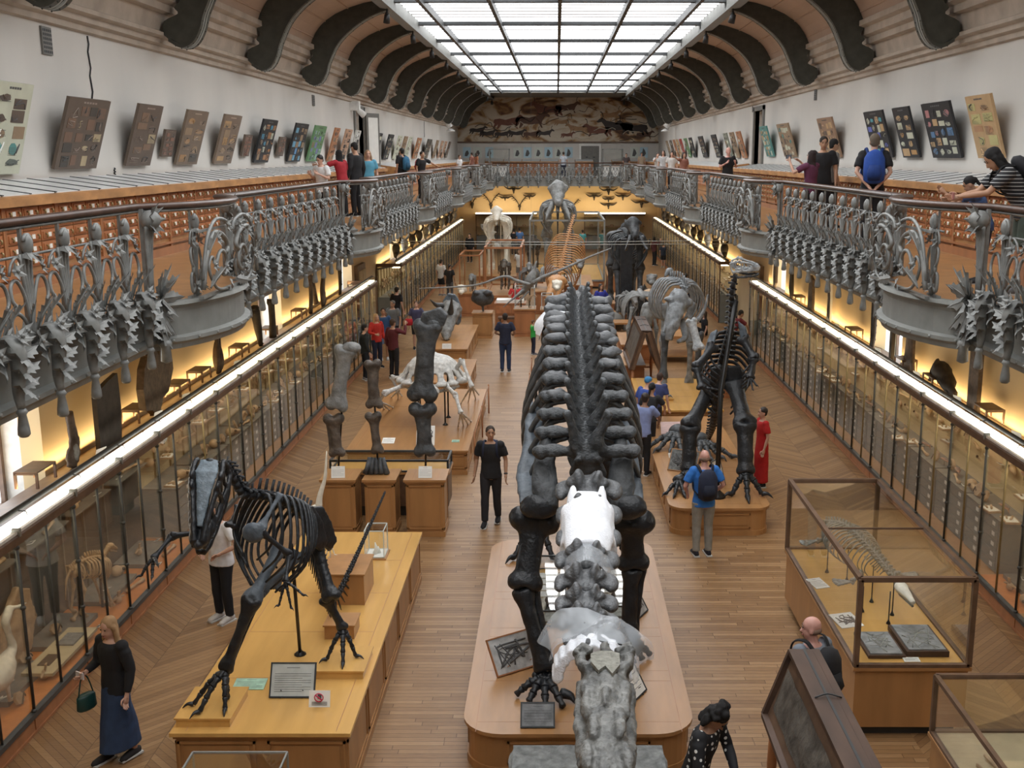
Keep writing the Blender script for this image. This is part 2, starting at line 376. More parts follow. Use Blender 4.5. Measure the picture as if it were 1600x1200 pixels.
# skylight: daylight behind ribbed glass, black bars
def sky_mat():
    m = bpy.data.materials.new('ribbed_skylight_glass'); n, l, b = nodes(m)
    geo = n.new('ShaderNodeNewGeometry'); sp = n.new('ShaderNodeSeparateXYZ'); l.new(geo.outputs['Position'], sp.inputs[0])
    fr = mth(n, l, 'PINGPONG', sp.outputs[1], .33)
    rib = mth(n, l, 'LESS_THAN', fr, .11)
    nz = n.new('ShaderNodeTexNoise'); nz.inputs['Scale'].default_value = .9; nz.inputs['Detail'].default_value = 5
    mp = n.new('ShaderNodeMapping'); mp.inputs['Scale'].default_value = (.5, 2.5, 1); l.new(geo.outputs['Position'], mp.inputs[0]); l.new(mp.outputs[0], nz.inputs[0])
    st = mth(n, l, 'MULTIPLY', mth(n, l, 'SUBTRACT', 1, mth(n, l, 'MULTIPLY', rib, .97)), mth(n, l, 'MULTIPLY_ADD', nz.outputs[0], 1.5, -.05))
    l.new(mth(n, l, 'MULTIPLY', st, SKY_POWER / .6), b.inputs['Emission Strength']); b.inputs['Emission Color'].default_value = (.96, .98, 1, 1)
    b.inputs['Base Color'].default_value = (.5, .5, .5, 1); b.inputs['Roughness'].default_value = .9
    return m
SKM = sky_mat()
YS0, YS1 = -1.1, 71.0
b = MB(); b.add([(CXH - 4.3, YS0, 10.38), (CXH + 4.3, YS0, 10.38), (CXH + 4.3, YS1, 10.38), (CXH - 4.3, YS1, 10.38)], [(0, 1, 2, 3)])
struct('window_30', b, [SKM])
b = MB()
for x in (-3.55, -1.78, 0, 1.78, 3.55): b.box(CXH + x - .05, CXH + x + .05, YS0, YS1, 10.16, 10.36)
YB = [y for y in RIB_Y if y < YS1] ; YB = sorted(YB + [y + 2.55 for y in YB if y + 2.55 < 16])
for y in RIB_Y:
    if y < YS1: b.box(CXH - 4.3, CXH + 4.3, y - .04, y + .04, 10.26, 10.36); b.box(CXH - 4.3, CXH + 4.3, y + .2, y + .23, 10.26, 10.33)
for y in RIB_Y:
    if y < YS1:
        x = -4.2
        while x < 4.25: b.box(CXH + x - .05, CXH + x + .05, y, y + .22, 10.27, 10.32); x += .44
struct('trim_50', b, 'bar_black')
b = MB()
for sgn in (-1, 1):
    b.sweep([(4.28, 10.03), (4.28, 10.4)], YS0, YS1, 0, sgn, CXH); b.sweep([(4.28, 10.03), (4.62, 10.09), (4.62, 10.34)], YS0, YF, 0, sgn, CXH)
b.box(CXH - 4.6, CXH + 4.6, YS1, YF, 10.25, 10.4); b.box(CXH - 4.6, CXH + 4.6, YN, YS0, 10.25, 10.4)
struct('trim_51', b, 'iron_fascia')
# arched end soffit over the mural
b = MB(); pr_ = [(p[0], p[1]) for p in prof_cove]
top = [(CXH - 6.95, 8.2)] + [(CXH - x, z) for x, z in pr_] + [(CXH + x, z) for x, z in reversed(pr_)] + [(CXH + 6.95, 8.2)]
# mural (painted in a generic cave-painting manner)
def mural_mat():
    m = bpy.data.materials.new('mural_paint'); n, l, b = nodes(m)
    tc = n.new('ShaderNodeTexCoord'); mp = n.new('ShaderNodeMapping'); mp.inputs['Scale'].default_value = (1, 1, 1.9); l.new(tc.outputs['Object'], mp.inputs[0])
    nz = n.new('ShaderNodeTexNoise'); nz.inputs['Scale'].default_value = .55; nz.inputs['Detail'].default_value = 8; nz.inputs['Distortion'].default_value = 1.6; l.new(mp.outputs[0], nz.inputs[0])
    rp = n.new('ShaderNodeValToRGB'); e = rp.color_ramp.elements; e[0].position = .30; e[0].color = (.07, .04, .025, 1); e[1].position = .58; e[1].color = (.58, .52, .42, 1)
    for p, c in ((.38, (.19, .10, .055)), (.43, (.36, .22, .10)), (.49, (.50, .41, .30))): k = e.new(p); k.color = (*c, 1)
    l.new(nz.outputs[0], rp.inputs[0]); l.new(rp.outputs[0], b.inputs['Base Color']); b.inputs['Roughness'].default_value = .8
    return m
b = MB(); z0 = 7.3
pts = [(CXH - 6.85, z0)] + [(x, z) for x, z in top if z > 8.3] + [(CXH + 6.85, z0)]
pts = [(CXH - 6.9, z0), (CXH - 6.9, 8.4)] + [(CXH - x, z) for x, z in pr_] + [(CXH + x, z) for x, z in reversed(pr_)] + [(CXH + 6.9, 8.4), (CXH + 6.9, z0)]
b.prism([(x, YF - .06, z - .06) for x, z in pts], (0, .05, 0), 0)
o = b.build('mural', [mural_mat()]); tag(o, 'huge ochre and brown painted mural of galloping animals high on the end wall', 'mural')
# painted beasts: body, neck, head, legs and horn strokes
bb = MB()
def beast(cx, cz, s, flip, m):
    f = -1 if flip else 1; y = YF - .075
    body = [(-1, .1), (-.9, .42), (-.5, .5), (0, .38), (.5, .55), (.85, .62), (1.15, .9), (1.35, .78), (1.55, .55), (1.45, .45), (1.2, .52), (1, .2), (.9, -.15), (1.0, -.5), (.9, -.5), (.72, -.12), (.2, -.2), (-.35, -.12), (-.6, -.5), (-.72, -.5), (-.62, -.05), (-.95, -.45), (-1.05, -.42), (-.9, -.02)]
    bb.prism([(cx + f * x * s, y, cz + z * s * .8) for x, z in body], (0, .012, 0), m)
    hp = [(cx + f * 1.1 * s, y, cz + .72 * s), (cx + f * 1.15 * s, y, cz + 1.0 * s), (cx + f * 1.3 * s, y, cz + 1.1 * s)]
    bb.tube(curve(hp, 3), .03 * s, 5, 1)
random.seed(3)
for (x, z, s, f, m) in ((-3.6, 8.5, .85, 0, 0), (-2.0, 8.6, .95, 0, 2), (-.6, 9.35, .9, 1, 0), (.5, 9.5, .7, 0, 2), (2.9, 7.95, .8, 1, 0), (4.2, 8.2, 1.0, 1, 1), (5.3, 8.1, .9, 1, 1), (-4.9, 7.8, .5, 0, 1), (-3.9, 7.75, .48, 0, 1), (-2.9, 7.8, .5, 0, 1), (-1.9, 7.75, .5, 0, 2), (-1.0, 7.8, .5, 0, 1), (.2, 8.55, .45, 0, 3), (-5.6, 8.0, .5, 0, 1), (1.4, 8.1, .6, 1, 3), (5.9, 7.7, .5, 0, 2), (.6, 7.7, .4, 0, 0), (3.5, 9.0, .6, 0, 3)):
    beast(CXH + x, z, s, f, m)
for i in range(26):
    x = random.uniform(-6, 6); z = random.uniform(7.5, 9.6) - abs(x) * .06; p = [(CXH + x + k * .35 + random.uniform(-.15, .15), YF - .08, z + random.uniform(-.2, .25)) for k in range(5)]
    bb.tube(curve(p, 4), .022, 5, random.choice((1, 1, 2, 4)))
mo = bb.build('painted_animals', [mat('paint_rust', (.16, .055, .03)), mat('paint_black', (.035, .025, .02)), mat('paint_brown', (.10, .045, .025)), mat('paint_tan', (.33, .19, .09)), mat('paint_cream', (.62, .56, .45))], o)
# shelf moulding below mural, door and panel on the far gallery wall
b = MB(); b.box(XL, XR, YF - .1, YF, 7.2, 7.3); struct('trim_52', b, 'walnut')
b = MB(); b.box(1.55, 3.05, YF - .14, YF, ZB, 7.15, 0); b.box(1.68, 2.92, YF - .16, YF - .13, ZB, 7.0, 1); b.box(2.0, 2.15, YF - .17, YF - .15, 6.2, 6.28, 2); b.box(2.5, 2.65, YF - .17, YF - .15, 6.2, 6.28, 2); struct('door_4', b, ['card_white', 'shelf_grey', 'bar_black'])
# ---------------------------------------------------------------- gallery slabs and fascias
GL, GR = -4.22, 4.38       # plane of the railings
BAYS = [11 + 10.2 * i for i in range(6)]      # start of each bowed bay
BW, BD = 2.7, .5
def edge_x(y, sgn):
    for s in BAYS:
        if s < y < s + BW: return BD * sin(pi * (y - s) / BW) ** .6
    return 0.
def edge_pts(sgn, y0, y1, extra=0.):
    ys = set([y0, y1])
    for s in BAYS:
        for k in range(13):
            q = s + BW * k / 12
            if y0 <= q <= y1: ys.add(q)
    base = GL if sgn < 0 else GR
    return [(base - sgn * (edge_x(y, sgn) + extra), y) for y in sorted(ys)]
YG = 71.5
for sgn, nm in ((-1, 'floor_gallery_left'), (1, 'floor_gallery_right')):
    pts = edge_pts(sgn, YN, YG + 2); wx = XL if sgn < 0 else XR
    b = MB(); n = len(pts)
    vs = [(x, y, ZB) for x, y in pts] + [(wx, y, ZB) for x, y in pts] + [(x, y, 4.45) for x, y in pts] + [(wx, y, 4.45) for x, y in pts]
    b.add(vs, [(i, i + 1, n + i + 1, n + i) for i in range(n - 1)], 0); b.add(vs, [(2 * n + i, 2 * n + i + 1, 3 * n + i + 1, 3 * n + i) for i in range(n - 1)], 1)
    struct(nm, b, ['oak', 'wall_ochre'])
    # fascia profile: (offset outwards, z)
    pf = [(0, 4.92), (.10, 4.92), (.12, 4.88), (.06, 4.84), (.05, 4.80), (.05, 4.56), (.12, 4.54), (.12, 4.50), (.08, 4.47), (.06, 4.42), (-.1, 4.42)]
    vs = []; m_ = len(pf)
    for (x, y) in pts:
        for (o_, z) in pf: vs.append((x - sgn * o_, y, z))
    b = MB(); b.add(vs, [(i * m_ + j, i * m_ + j + 1, (i + 1) * m_ + j + 1, (i + 1) * m_ + j) for i in range(n - 1) for j in range(m_ - 1)], 0)
    y = 6.
    while y < 45:
        b.ell(((GL if sgn < 0 else GR) - sgn * (edge_x(y, sgn) + .12), y, 4.52), .018, 0, su=6, sv=4); y += .3
    struct('trim_%d' % (53 if sgn < 0 else 54), b, 'iron_fascia')
b = MB(); b.box(GL - .1, GR + .1, YG, YF, 4.45, ZB, 0); b.box(XL, XR, YG + 2, YF, 4.45, ZB, 0); b.box(GL - .1, GR + .1, YG - .1, YG, 4.42, ZB, 1); b.box(GL, GR, YG - .14, YG, 4.86, ZB, 1); b.box(GL, GR, YG - .14, YG, 4.42, 4.5, 1); struct('floor_gallery_far', b, ['oak', 'iron_fascia'])
b = MB(); b.box(XL, XR, YN, 0.9 - .3, 4.45, ZB - .02, 0); struct('floor_gallery_near', b, ['oak'])
# scalloped iron brackets below the galleries
br = MB()
pf = [(0, 4.45), (2.6, 4.45), (2.55, 4.36), (2.3, 4.33), (2.15, 4.22), (1.9, 4.2), (1.75, 4.1), (1.5, 4.16), (1.3, 4.1), (1.0, 4.02), (.6, 3.85), (.35, 3.6), (.25, 3.3), (0, 3.2)]
br.prism([(x, -.14, z) for x, z in pf], (0, .28, 0))
bm = br.mesh('trim_bracket', ['fossil_dark'])
nn = 60
for s in BAYS:
    for q in (.15, BW - .15):
        for sgn in (-1, 1):
            o = bpy.data.objects.new('trim_%d' % nn, bm); nn += 1; COL.objects.link(o); o.location = (XL if sgn < 0 else XR, s + q, 0); o.scale = (-sgn, 1, 1); o['kind'] = 'structure'
# ---------------------------------------------------------------- ornament helpers
ORD = ['', 'first', 'second', 'third', 'fourth', 'fifth', 'sixth', 'seventh', 'eighth', 'ninth', 'tenth', 'eleventh', 'twelfth', 'thirteenth', 'fourteenth', 'fifteenth', 'sixteenth', 'seventeenth', 'eighteenth', 'nineteenth', 'twentieth', 'twenty-first', 'twenty-second', 'twenty-third', 'twenty-fourth', 'twenty-fifth', 'twenty-sixth', 'twenty-seventh', 'twenty-eighth', 'twenty-ninth', 'thirtieth', 'thirty-first', 'thirty-second', 'thirty-third', 'thirty-fourth', 'thirty-fifth', 'thirty-sixth', 'thirty-seventh', 'thirty-eighth', 'thirty-ninth', 'fortieth']
def leaf(mb, base, tip, nrm, wd, lobes=3, curl=.3, m=0):
    """serrated leaf, folded along its rib and curling along its length, two sided"""
    base = V(base); tip = V(tip); d = tip - base; L = d.length; d.normalize(); n = (V(nrm) - d * d.dot(V(nrm))).normalized(); s = d.cross(n)
    rib = []; le = []; ri = []; k = lobes * 2 + 1
    for i in range(k + 1):
        t = i / k; wv = wd * sin(pi * min(1, t * .92 + .08)) ** .8 * (1.0 if i % 2 else .62)
        c = base + d * (L * t) + n * (L * curl * t * t)
        back = d * (-.12 * L if i % 2 else 0)
        rib.append(c); le.append(c + s * wv - n * wv * .35 + (-back if i % 2 else back)); ri.append(c - s * wv - n * wv * .35 + (-back if i % 2 else back))
    vs = rib + le + ri; q = k + 1; fs = []
    for i in range(k): fs += [(i, q + i, q + i + 1, i + 1), (i, i + 1, 2 * q + i + 1, 2 * q + i)]
    mb.add(vs, fs, m, False)
    mb.tube([rib[0] - n * .004, rib[k // 2] - n * .004, rib[-1] - n * .002], [wd * .16, wd * .12, wd * .03], 5, m)
def flower(mb, c, nrm, r, m=0, pet=5):
    c = V(c); a, b_ = frame(V(nrm)); nn = V(nrm).normalized()
    for i in range(pet):
        t = 2 * pi * i / pet; d = a * cos(t) + b_ * sin(t); leaf(mb, c, c + d * r, nn, r * .42, 1, .35, m)
    mb.ell(c + nn * r * .15, r * .22, m, su=6, sv=4)
def scroll(c, r, a0, turns, k=12, ax='YZ', x=0., shrink=.72):
    out = []
    for i in range(k + 1):
        t = i / k; a = a0 + turns * 2 * pi * t; rr = r * (1 - shrink * t)
        out.append((x, c[0] + rr * cos(a), c[1] + rr * sin(a)))
    return out
RH = 1.0    # handrail height above the gallery floor
def baluster_mesh(seed):
    random.seed(seed); b = MB()
    for j, (dy, k) in enumerate(((-.075, 1), (-.03, 1), (.02, 1), (.07, 1))):
        b.tube(curve([(.04, dy * .25, .02), (.035, dy * .3, .25), (.03, dy * .9, .5), (.03, dy * 1.25, .72)], 3), [.015] * 3 + [.017] * 4 + [.014] * 3, 5)
    b.box(-.012, .012, -.016, .016, 0, RH - .06)
    # flower head on top: hooded lily
    b.ell((.05, 0, .79), (.05, .055, .085), su=8, sv=6); b.tube(scroll((0, .80), .085, -pi * .6, .75, 9, x=.05, shrink=.3), .018, 6)
    for dy in (-.05, .05): leaf(b, (.05, dy * .5, .74), (.11, dy * 1.6, .66), (0, dy, .2), .045, 1, .3)
    leaf(b, (.06, 0, .76), (.13, 0, .64), (1, 0, .3), .05, 1, .2)
    # arching tendrils with pendant buds and flowers
    for sg in (-1, 1):
        b.tube(curve([(.03, .02 * sg, .16), (.035, .08 * sg, .38), (.03, .18 * sg, .52), (.03, .275 * sg, .50), (.04, .305 * sg, .40), (.05, .27 * sg, .33)], 3), [.016] * 16, 5)
        b.ell((.05, .265 * sg, .31), (.022, .022, .05), su=6, sv=5)
        b.tube(curve([(.02, .05 * sg, .62), (.03, .14 * sg, .70), (.03, .24 * sg, .66), (.03, .29 * sg, .57)], 3), .012, 5)
        flower(b, (.06, .21 * sg, .60), (1, .3 * sg, .3), .075)
        b.tube(curve([(.03, .02 * sg, .02), (.05, .12 * sg, .18), (.04, .22 * sg, .27), (.03, .31 * sg, .24), (.03, .33 * sg, .14), (.03, .27 * sg, .07), (.04, .2 * sg, .10), (.05, .2 * sg, .15)], 3), [.017] * 22, 5)
        flower(b, (.08, .19 * sg, .13), (1, .2 * sg, .4), .085)
        leaf(b, (.04, .04 * sg, .10), (.10, .17 * sg, .36), (1, -.3 * sg, 0), .04, 4, .2)
    b.tube([(0, -.33, .70), (0, .33, .70)], .012, 5); b.box(-.02, .02, -.33, .33, .0, .025)
    return b
def bracket_mesh():
    b = MB()
    b.tube(curve([(.06, 0, .12), (.16, 0, .06), (.17, 0, -.08), (.15, 0, -.25), (.16, 0, -.38)], 3), [(.05, .06), (.06, .075), (.065, .08), (.06, .075), (.055, .07), (.055, .065), (.05, .06), (.05, .055), (.045, .05), (.04, .045), (.04, .04), (.035, .035), (.03, .03)], 7)
    for (z, dx, L, w) in ((.12, .10, .16, .07), (.02, .17, .16, .07), (-.10, .18, .15, .06), (-.22, .17, .14, .055)):
        for sg in (-1, 1): leaf(b, (dx, .02 * sg, z), (dx + .06, (.05 + L * .75) * sg, z + .03), (.6, 0, 1), w, 3, .15)
        leaf(b, (dx, 0, z + .02), (dx + .13, 0, z - .06), (0, 0, 1), w * .9, 3, -.2)
    flower(b, (.2, .03, .16), (1, 0, .6), .085)
    b.lathe([(.028, -.38), (.045, -.41), (.03, -.43), (.045, -.53), (.048, -.58), (.03, -.60), (.004, -.60)], (.16, 0, 0), 8)
    for sg in (-1, 1):
        leaf(b, (.08, .03 * sg, .04), (.13, .29 * sg, .10), (1, 0, .4), .085, 4, .15); leaf(b, (.10, .03 * sg, -.04), (.16, .24 * sg, -.12), (1, 0, .2), .08, 3, .2)
        flower(b, (.13, .17 * sg, .05), (1, .2 * sg, .3), .08); leaf(b, (.05, .05 * sg, .12), (.14, .12 * sg, .42), (1, 0, 0), .045, 5, .25)
    return b
BAL = [baluster_mesh(s).mesh('baluster', ['iron_grey']) for s in (1, 2)]
BRK = bracket_mesh().mesh('acanthus_bracket', ['iron_grey'])
b = MB()   # big corner post of a bay
for k in range(6):
    a = -.9 + 1.8 * k / 5; b.tube(curve([(.05, .03 * a, .05), (.05, .06 * a, .4), (.06, .10 * a, .66), (.08, .13 * a, .78)], 3), .016, 5)
b.ell((.09, 0, .84), (.10, .12, .10), su=10, sv=7)
for k in range(8): leaf(b, (.10, 0, .84), (.10 + .05, .17 * cos(k * pi / 4), .84 + .17 * sin(k * pi / 4)), (1, 0, 0), .06, 2, .2)
for k in range(9):
    a = k * 2 * pi / 9; leaf(b, (.13, 0, .02), (.20, .36 * cos(a), .02 + .36 * sin(a)), (1, 0, 0), .09, 4, .12)
for k in range(5): leaf(b, (.15, 0, .05), (.26, .2 * cos(k * 1.25), .05 + .2 * sin(k * 1.25)), (1, 0, 0), .07, 2, .1)
for z in (-.2, -.34): leaf(b, (.14, 0, z + .1), (.2, 0, z - .12), (1, 0, 0), .11, 3, .1); leaf(b, (.14, .02, z + .1), (.18, .16, z), (1, 0, 0), .07, 3, .1); leaf(b, (.14, -.02, z + .1), (.18, -.16, z), (1, 0, 0), .07, 3, .1)
b.lathe([(.05, -.38), (.07, -.42), (.05, -.46), (.06, -.60), (.02, -.62)], (.15, 0, 0), 9); b.box(-.02, .02, -.02, .02, 0, RH - .05)
POST = b.mesh('corner_post', ['iron_grey'])
b = MB()   # scroll panel filling a bay
for sg in (-1, 1):
    b.tube(curve([(.03, .95 * sg, .1), (.05, .85 * sg, .45), (.05, .6 * sg, .66), (.05, .3 * sg, .62), (.05, .14 * sg, .5), (.05, .22 * sg, .42)], 4), [.028] * 21, 6)
    b.tube(curve([(.03, .95 * sg, .2), (.05, .8 * sg, .62), (.05, .5 * sg, .80), (.05, .15 * sg, .76), (.05, .05 * sg, .66)], 4), .02, 6)
    b.tube(scroll((.34 * sg, .28), .22, 0 if sg > 0 else pi, .9 * sg, 16, x=.05), .022, 6)
    b.tube(curve([(.05, .2 * sg, .02), (.05, .6 * sg, .08), (.05, .8 * sg, .3), (.05, .7 * sg, .42), (.05, .6 * sg, .34)], 4), .018, 6)
    for (y, z) in ((.34, .28), (.55, .6), (.72, .34), (.2, .72)): flower(b, (.09, y * sg, z), (1, 0, .2), .085)
    for (y, z, y2, z2) in ((.8, .1, .55, .3), (.85, .4, .7, .7), (.1, .1, .3, .05)): leaf(b, (.06, y * sg, z), (.12, y2 * sg, z2), (1, 0, 0), .07, 4, .1)
b.box(-.02, .03, -.95, .95, 0, .03); b.box(-.012, .012, -.95, .95, .69, .715)
PANEL = b.mesh('scroll_panel', ['iron_grey'])
def child(name, me, root, loc, rz, sc=None):
    o = bpy.data.objects.new(name, me); COL.objects.link(o); o.parent = root; o.location = loc; o.rotation_euler = (0, 0, rz)
    if sc: o.scale = sc
    return o
for sgn, lab in ((-1, 'left'), (1, 'right')):
    base = GL if sgn < 0 else GR
    root = thing('gallery_railing', 'ornate grey cast iron gallery railing with brown handrail along the %s side' % lab, 'railing', (base, 0, ZB)); rz0 = 0 if sgn < 0 else pi
    y = 5.3; cnt = 0
    while y < YG - .3:
        s = next((q for q in BAYS if q - .28 < y < q + BW + .28), None)
        if s is not None: y = s + BW + .36; continue
        child('baluster', BAL[cnt % 2], root, (0, y, 0), rz0); child('acanthus_bracket', BRK, root, (-sgn * .05, y, 0), rz0); y += .66; cnt += 1
    for s in BAYS:
        for q in (.02, BW - .02): child('corner_post', POST, root, (-sgn * edge_x(s + q, 1), s + q, 0), rz0, None)
        q = s + BW / 2; child('scroll_panel', PANEL, root, (-sgn * edge_x(q, 1), q, 0), rz0, (1, BW / 2.05 * .82, 1))
        for q2 in (.55, BW - .55): child('baluster', BAL[0], root, (-sgn * edge_x(s + q2 , 1) * .98, s + q2 - .0, 0), rz0, (1, .5, 1))
    pts = edge_pts(sgn, 3., YG)
    b = MB(); b.tube([(x - base, y, RH - .03) for x, y in pts], [(.055, .036)] * len(pts), 8, 0, up=(0, 0, 1)); b.build('handrail', 'rail_wood', root)
    b = MB(); b.tube([(x - base, y, RH - .075) for x, y in pts], [(.03, .018)] * len(pts), 4, 0, up=(0, 0, 1)); b.build('rail_bar', 'iron_grey', root)
root = thing('gallery_railing', 'short ornate grey iron railing across the far end of the nave', 'railing', (0, YG - .05, ZB))
x = GL + .4; i = 0
while x < GR - .2:
    child('baluster', BAL[i % 2], root, (x, 0, 0), -pi / 2); child('acanthus_bracket', BRK, root, (x, -.05, 0), -pi / 2); x += .66; i += 1
b = MB(); b.tube([(GL + .1, 0, RH - .03), (GR - .1, 0, RH - .03)], [(.055, .036)] * 2, 8, 0, up=(0, 0, 1)); b.build('handrail', 'rail_wood', root)

# ---------------------------------------------------------------- drawer desks along the gallery walls
mat('desk_glass', (.72, .73, .72), .35, var=.03, spec=.5)  # pale wall reflection, with pale paper beneath, put into the pane colour
UW = 1.26
def desk_unit():
    root = thing('drawer_desk', 'x', 'desk')
    # local: back at x=0 (wall), front at x=.98, y 0..UW
    b = MB(); b.box(0, .92, 0, UW, .02, .93, 0); b.box(0, .96, 0, UW, 0, .12, 1); b.box(.92, .95, 0, .035, .1, .93, 1); b.box(.92, .95, UW - .035, UW, .1, .93, 1); b.box(.92, .97, 0, UW, .16, .19, 1); b.build('body', ['oak', 'red_oak'], root)
    b = MB(); b.prism([(0, 0, .93), (1.02, 0, .93), (1.02, 0, 1.03), (.97, 0, 1.04), (.03, 0, 1.17), (0, 0, 1.17)], (0, UW, 0), 0); b.build('sloping_top', ['desk_edge'], root)
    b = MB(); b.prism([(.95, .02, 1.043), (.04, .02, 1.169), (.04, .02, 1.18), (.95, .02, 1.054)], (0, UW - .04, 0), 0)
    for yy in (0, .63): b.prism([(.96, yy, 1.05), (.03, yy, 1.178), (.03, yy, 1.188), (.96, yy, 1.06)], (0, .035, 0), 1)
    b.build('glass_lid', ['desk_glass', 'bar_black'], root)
    d = MB(); d.box(0, .02, 0, .37, 0, .12, 0); d.box(.02, .03, .03, .34, .02, .10, 0); d.box(.03, .035, .15, .22, .035, .085, 1)
    for yy in (.085, .285): d.tube([(.03, yy, .075), (.05, yy, .07), (.055, yy, .045), (.045, yy, .03)], .012, 5, 2)
    dm = d.mesh('drawer', ['drawer_wood', 'card_white', 'brass_post'])
    for r_ in range(5):
        for c in range(3): child('drawer', dm, root, (.92, .045 + c * .40, .25 + r_ * .135), 0)
    return root
du = desk_unit(); far = None
n = 0
def lab_desk(side, i, where): return 'drawer desk with sloping glass lid, %s along the %s gallery wall %s' % (ORD[i], side, where)
for sgn, side in ((-1, 'left'), (1, 'right')):
    i = 0; y = 5.4
    while y < 37.4:
        i += 1; loc = (XL + .03, y, ZB) if sgn < 0 else (XR - .03, y + UW, ZB); rz = 0 if sgn < 0 else pi
        if n == 0: o = du; o.location = loc; o['label'] = lab_desk(side, i, 'from the camera'); o['group'] = 'drawer desks on the gallery'
        else: copy_tree(du, loc, rz, lab_desk(side, i, 'from the camera'), 'drawer desks on the gallery')
        n += 1; y += UW
b = MB(); b.box(0, .92, 0, UW, .02, .93, 0); b.box(.92, .94, .02, UW - .02, .25, .9, 1)
for c in range(3):
    for r_ in range(5): b.box(.94, .945, .18 + c * .4, .24 + c * .4, .3 + r_ * .13, .35 + r_ * .13, 2)
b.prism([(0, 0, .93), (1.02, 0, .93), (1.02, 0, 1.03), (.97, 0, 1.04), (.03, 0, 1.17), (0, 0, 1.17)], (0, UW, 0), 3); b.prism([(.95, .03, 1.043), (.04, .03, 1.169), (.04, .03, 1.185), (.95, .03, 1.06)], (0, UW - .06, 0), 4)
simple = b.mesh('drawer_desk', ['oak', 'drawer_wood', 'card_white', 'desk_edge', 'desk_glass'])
def put(me, name, loc, rz, label, cat, group=None):
    o = bpy.data.objects.new(name, me); COL.objects.link(o); o.location = loc; o.rotation_euler = (0, 0, rz); return tag(o, label, cat, group)
for sgn, side in ((-1, 'left'), (1, 'right')):
    i = 0; y = 40.4
    while y < 74:
        i += 1; put(simple, 'drawer_desk', (XL + .03, y, ZB) if sgn < 0 else (XR - .03, y + UW, ZB), 0 if sgn < 0 else pi, lab_desk(side, i, 'beyond the door'), 'desk', 'drawer desks on the gallery'); y += UW
for i in range(8): put(simple, 'drawer_desk', (CXH - 5 + (i + (0 if i < 4 else .9)) * UW , YF - .03, ZB), -pi / 2, lab_desk('far', i + 1, 'from the left'), 'desk', 'drawer desks on the gallery') if i != 5 else None

# ---------------------------------------------------------------- display boards leaning out from the gallery walls
PC = {}
def pcol(c):
    k = 'board_%d_%d_%d' % tuple(int(x * 99) for x in c)
    return mat(k, c, .6, var=.06)
BRN = (.13, .095, .072); TAN = (.30, .21, .13); BLK = (.02, .02, .022); CRM = (.55, .56, .44); GRN = (.13, .26, .12); ORG = (.42, .19, .09); PNK = (.50, .31, .21); TEAL = (.10, .27, .25); SAND = (.50, .33, .17); WHT = (.6, .6, .56)
def board(side, y0, y1, z0, z1, base, pal, lab, dens=1., lean=.3, seed=0):
    y1 = y0 + .72 * (y1 - y0) if lean > .15 else y1 + .12; y0 = y0 if lean > .15 else y0 + .12
    random.seed(seed + int(y0 * 13)); W = y1 - y0; H_ = z1 - z0; b = MB(); mats = [pcol(base), 'card_ink'] + [pcol(c) for c in pal] + [pcol(tuple(min(1, x * 1.9 + .08) for x in base))]
    b.box(0, .045, 0, W, 0, H_, 0); T = len(mats) - 1
    dk = 1 if sum(base) > .5 else T
    tw = W * .12                     # title strokes
    for k in range(5): b.box(.045, .048, W / 2 + (k - 2) * tw * .55 - tw * .2, W / 2 + (k - 2) * tw * .55 + tw * .2, H_ * .93, H_ * .955, dk)
    cells = []; nx = 2 if W < 1.2 else 4; nz = 5
    for ix in range(nx):
        for iz in range(nz):
            cw = W * .9 / nx; ch = H_ * .86 / nz; cy = W * .05 + ix * cw; cz = H_ * .03 + iz * ch; m = random.randrange(2, 2 + len(pal)); r_ = random.random()
            aw = cw * random.uniform(.55, .92); ah = ch * random.uniform(.5, .95); cy += (cw - aw) * random.random(); cz += (ch - ah) * random.random()
            if r_ < .5: b.box(.045, .05, cy, cy + aw, cz, cz + ah, m)
            elif r_ < .8:
                k = 9; poly = [(.045, cy + aw / 2 + aw / 2 * cos(2 * pi * j / k) * random.uniform(.55, 1), cz + ah / 2 + ah / 2 * sin(2 * pi * j / k) * random.uniform(.6, 1)) for j in range(k)]; b.prism(poly, (.006, 0, 0), m)
            if r_ > .25:
                for j in range(random.randint(3, 7)): zz = cz + ah * (j + .5) / 8; b.box(.0505, .052, cy + aw * .08, cy + aw * random.uniform(.5, .95), zz, zz + H_ * .004, dk if r_ > .5 else 1)
                q = [( .053, cy + aw * random.random(), cz + ah * random.random()) for _ in range(4)]; b.tube(curve(q, 3), H_ * .006, 4, random.choice((1, m, T)))
    o = b.build('display_board', mats); tag(o, lab, 'display board', 'display boards on the gallery walls')
    a = math.asin(min(.5, lean / H_))
    if side < 0: o.location = (XL + .03, y0, z0); o.rotation_euler = (0, a, 0)
    else: o.location = (XR - .03, y1, z0); o.rotation_euler = (0, a, pi)
    return o
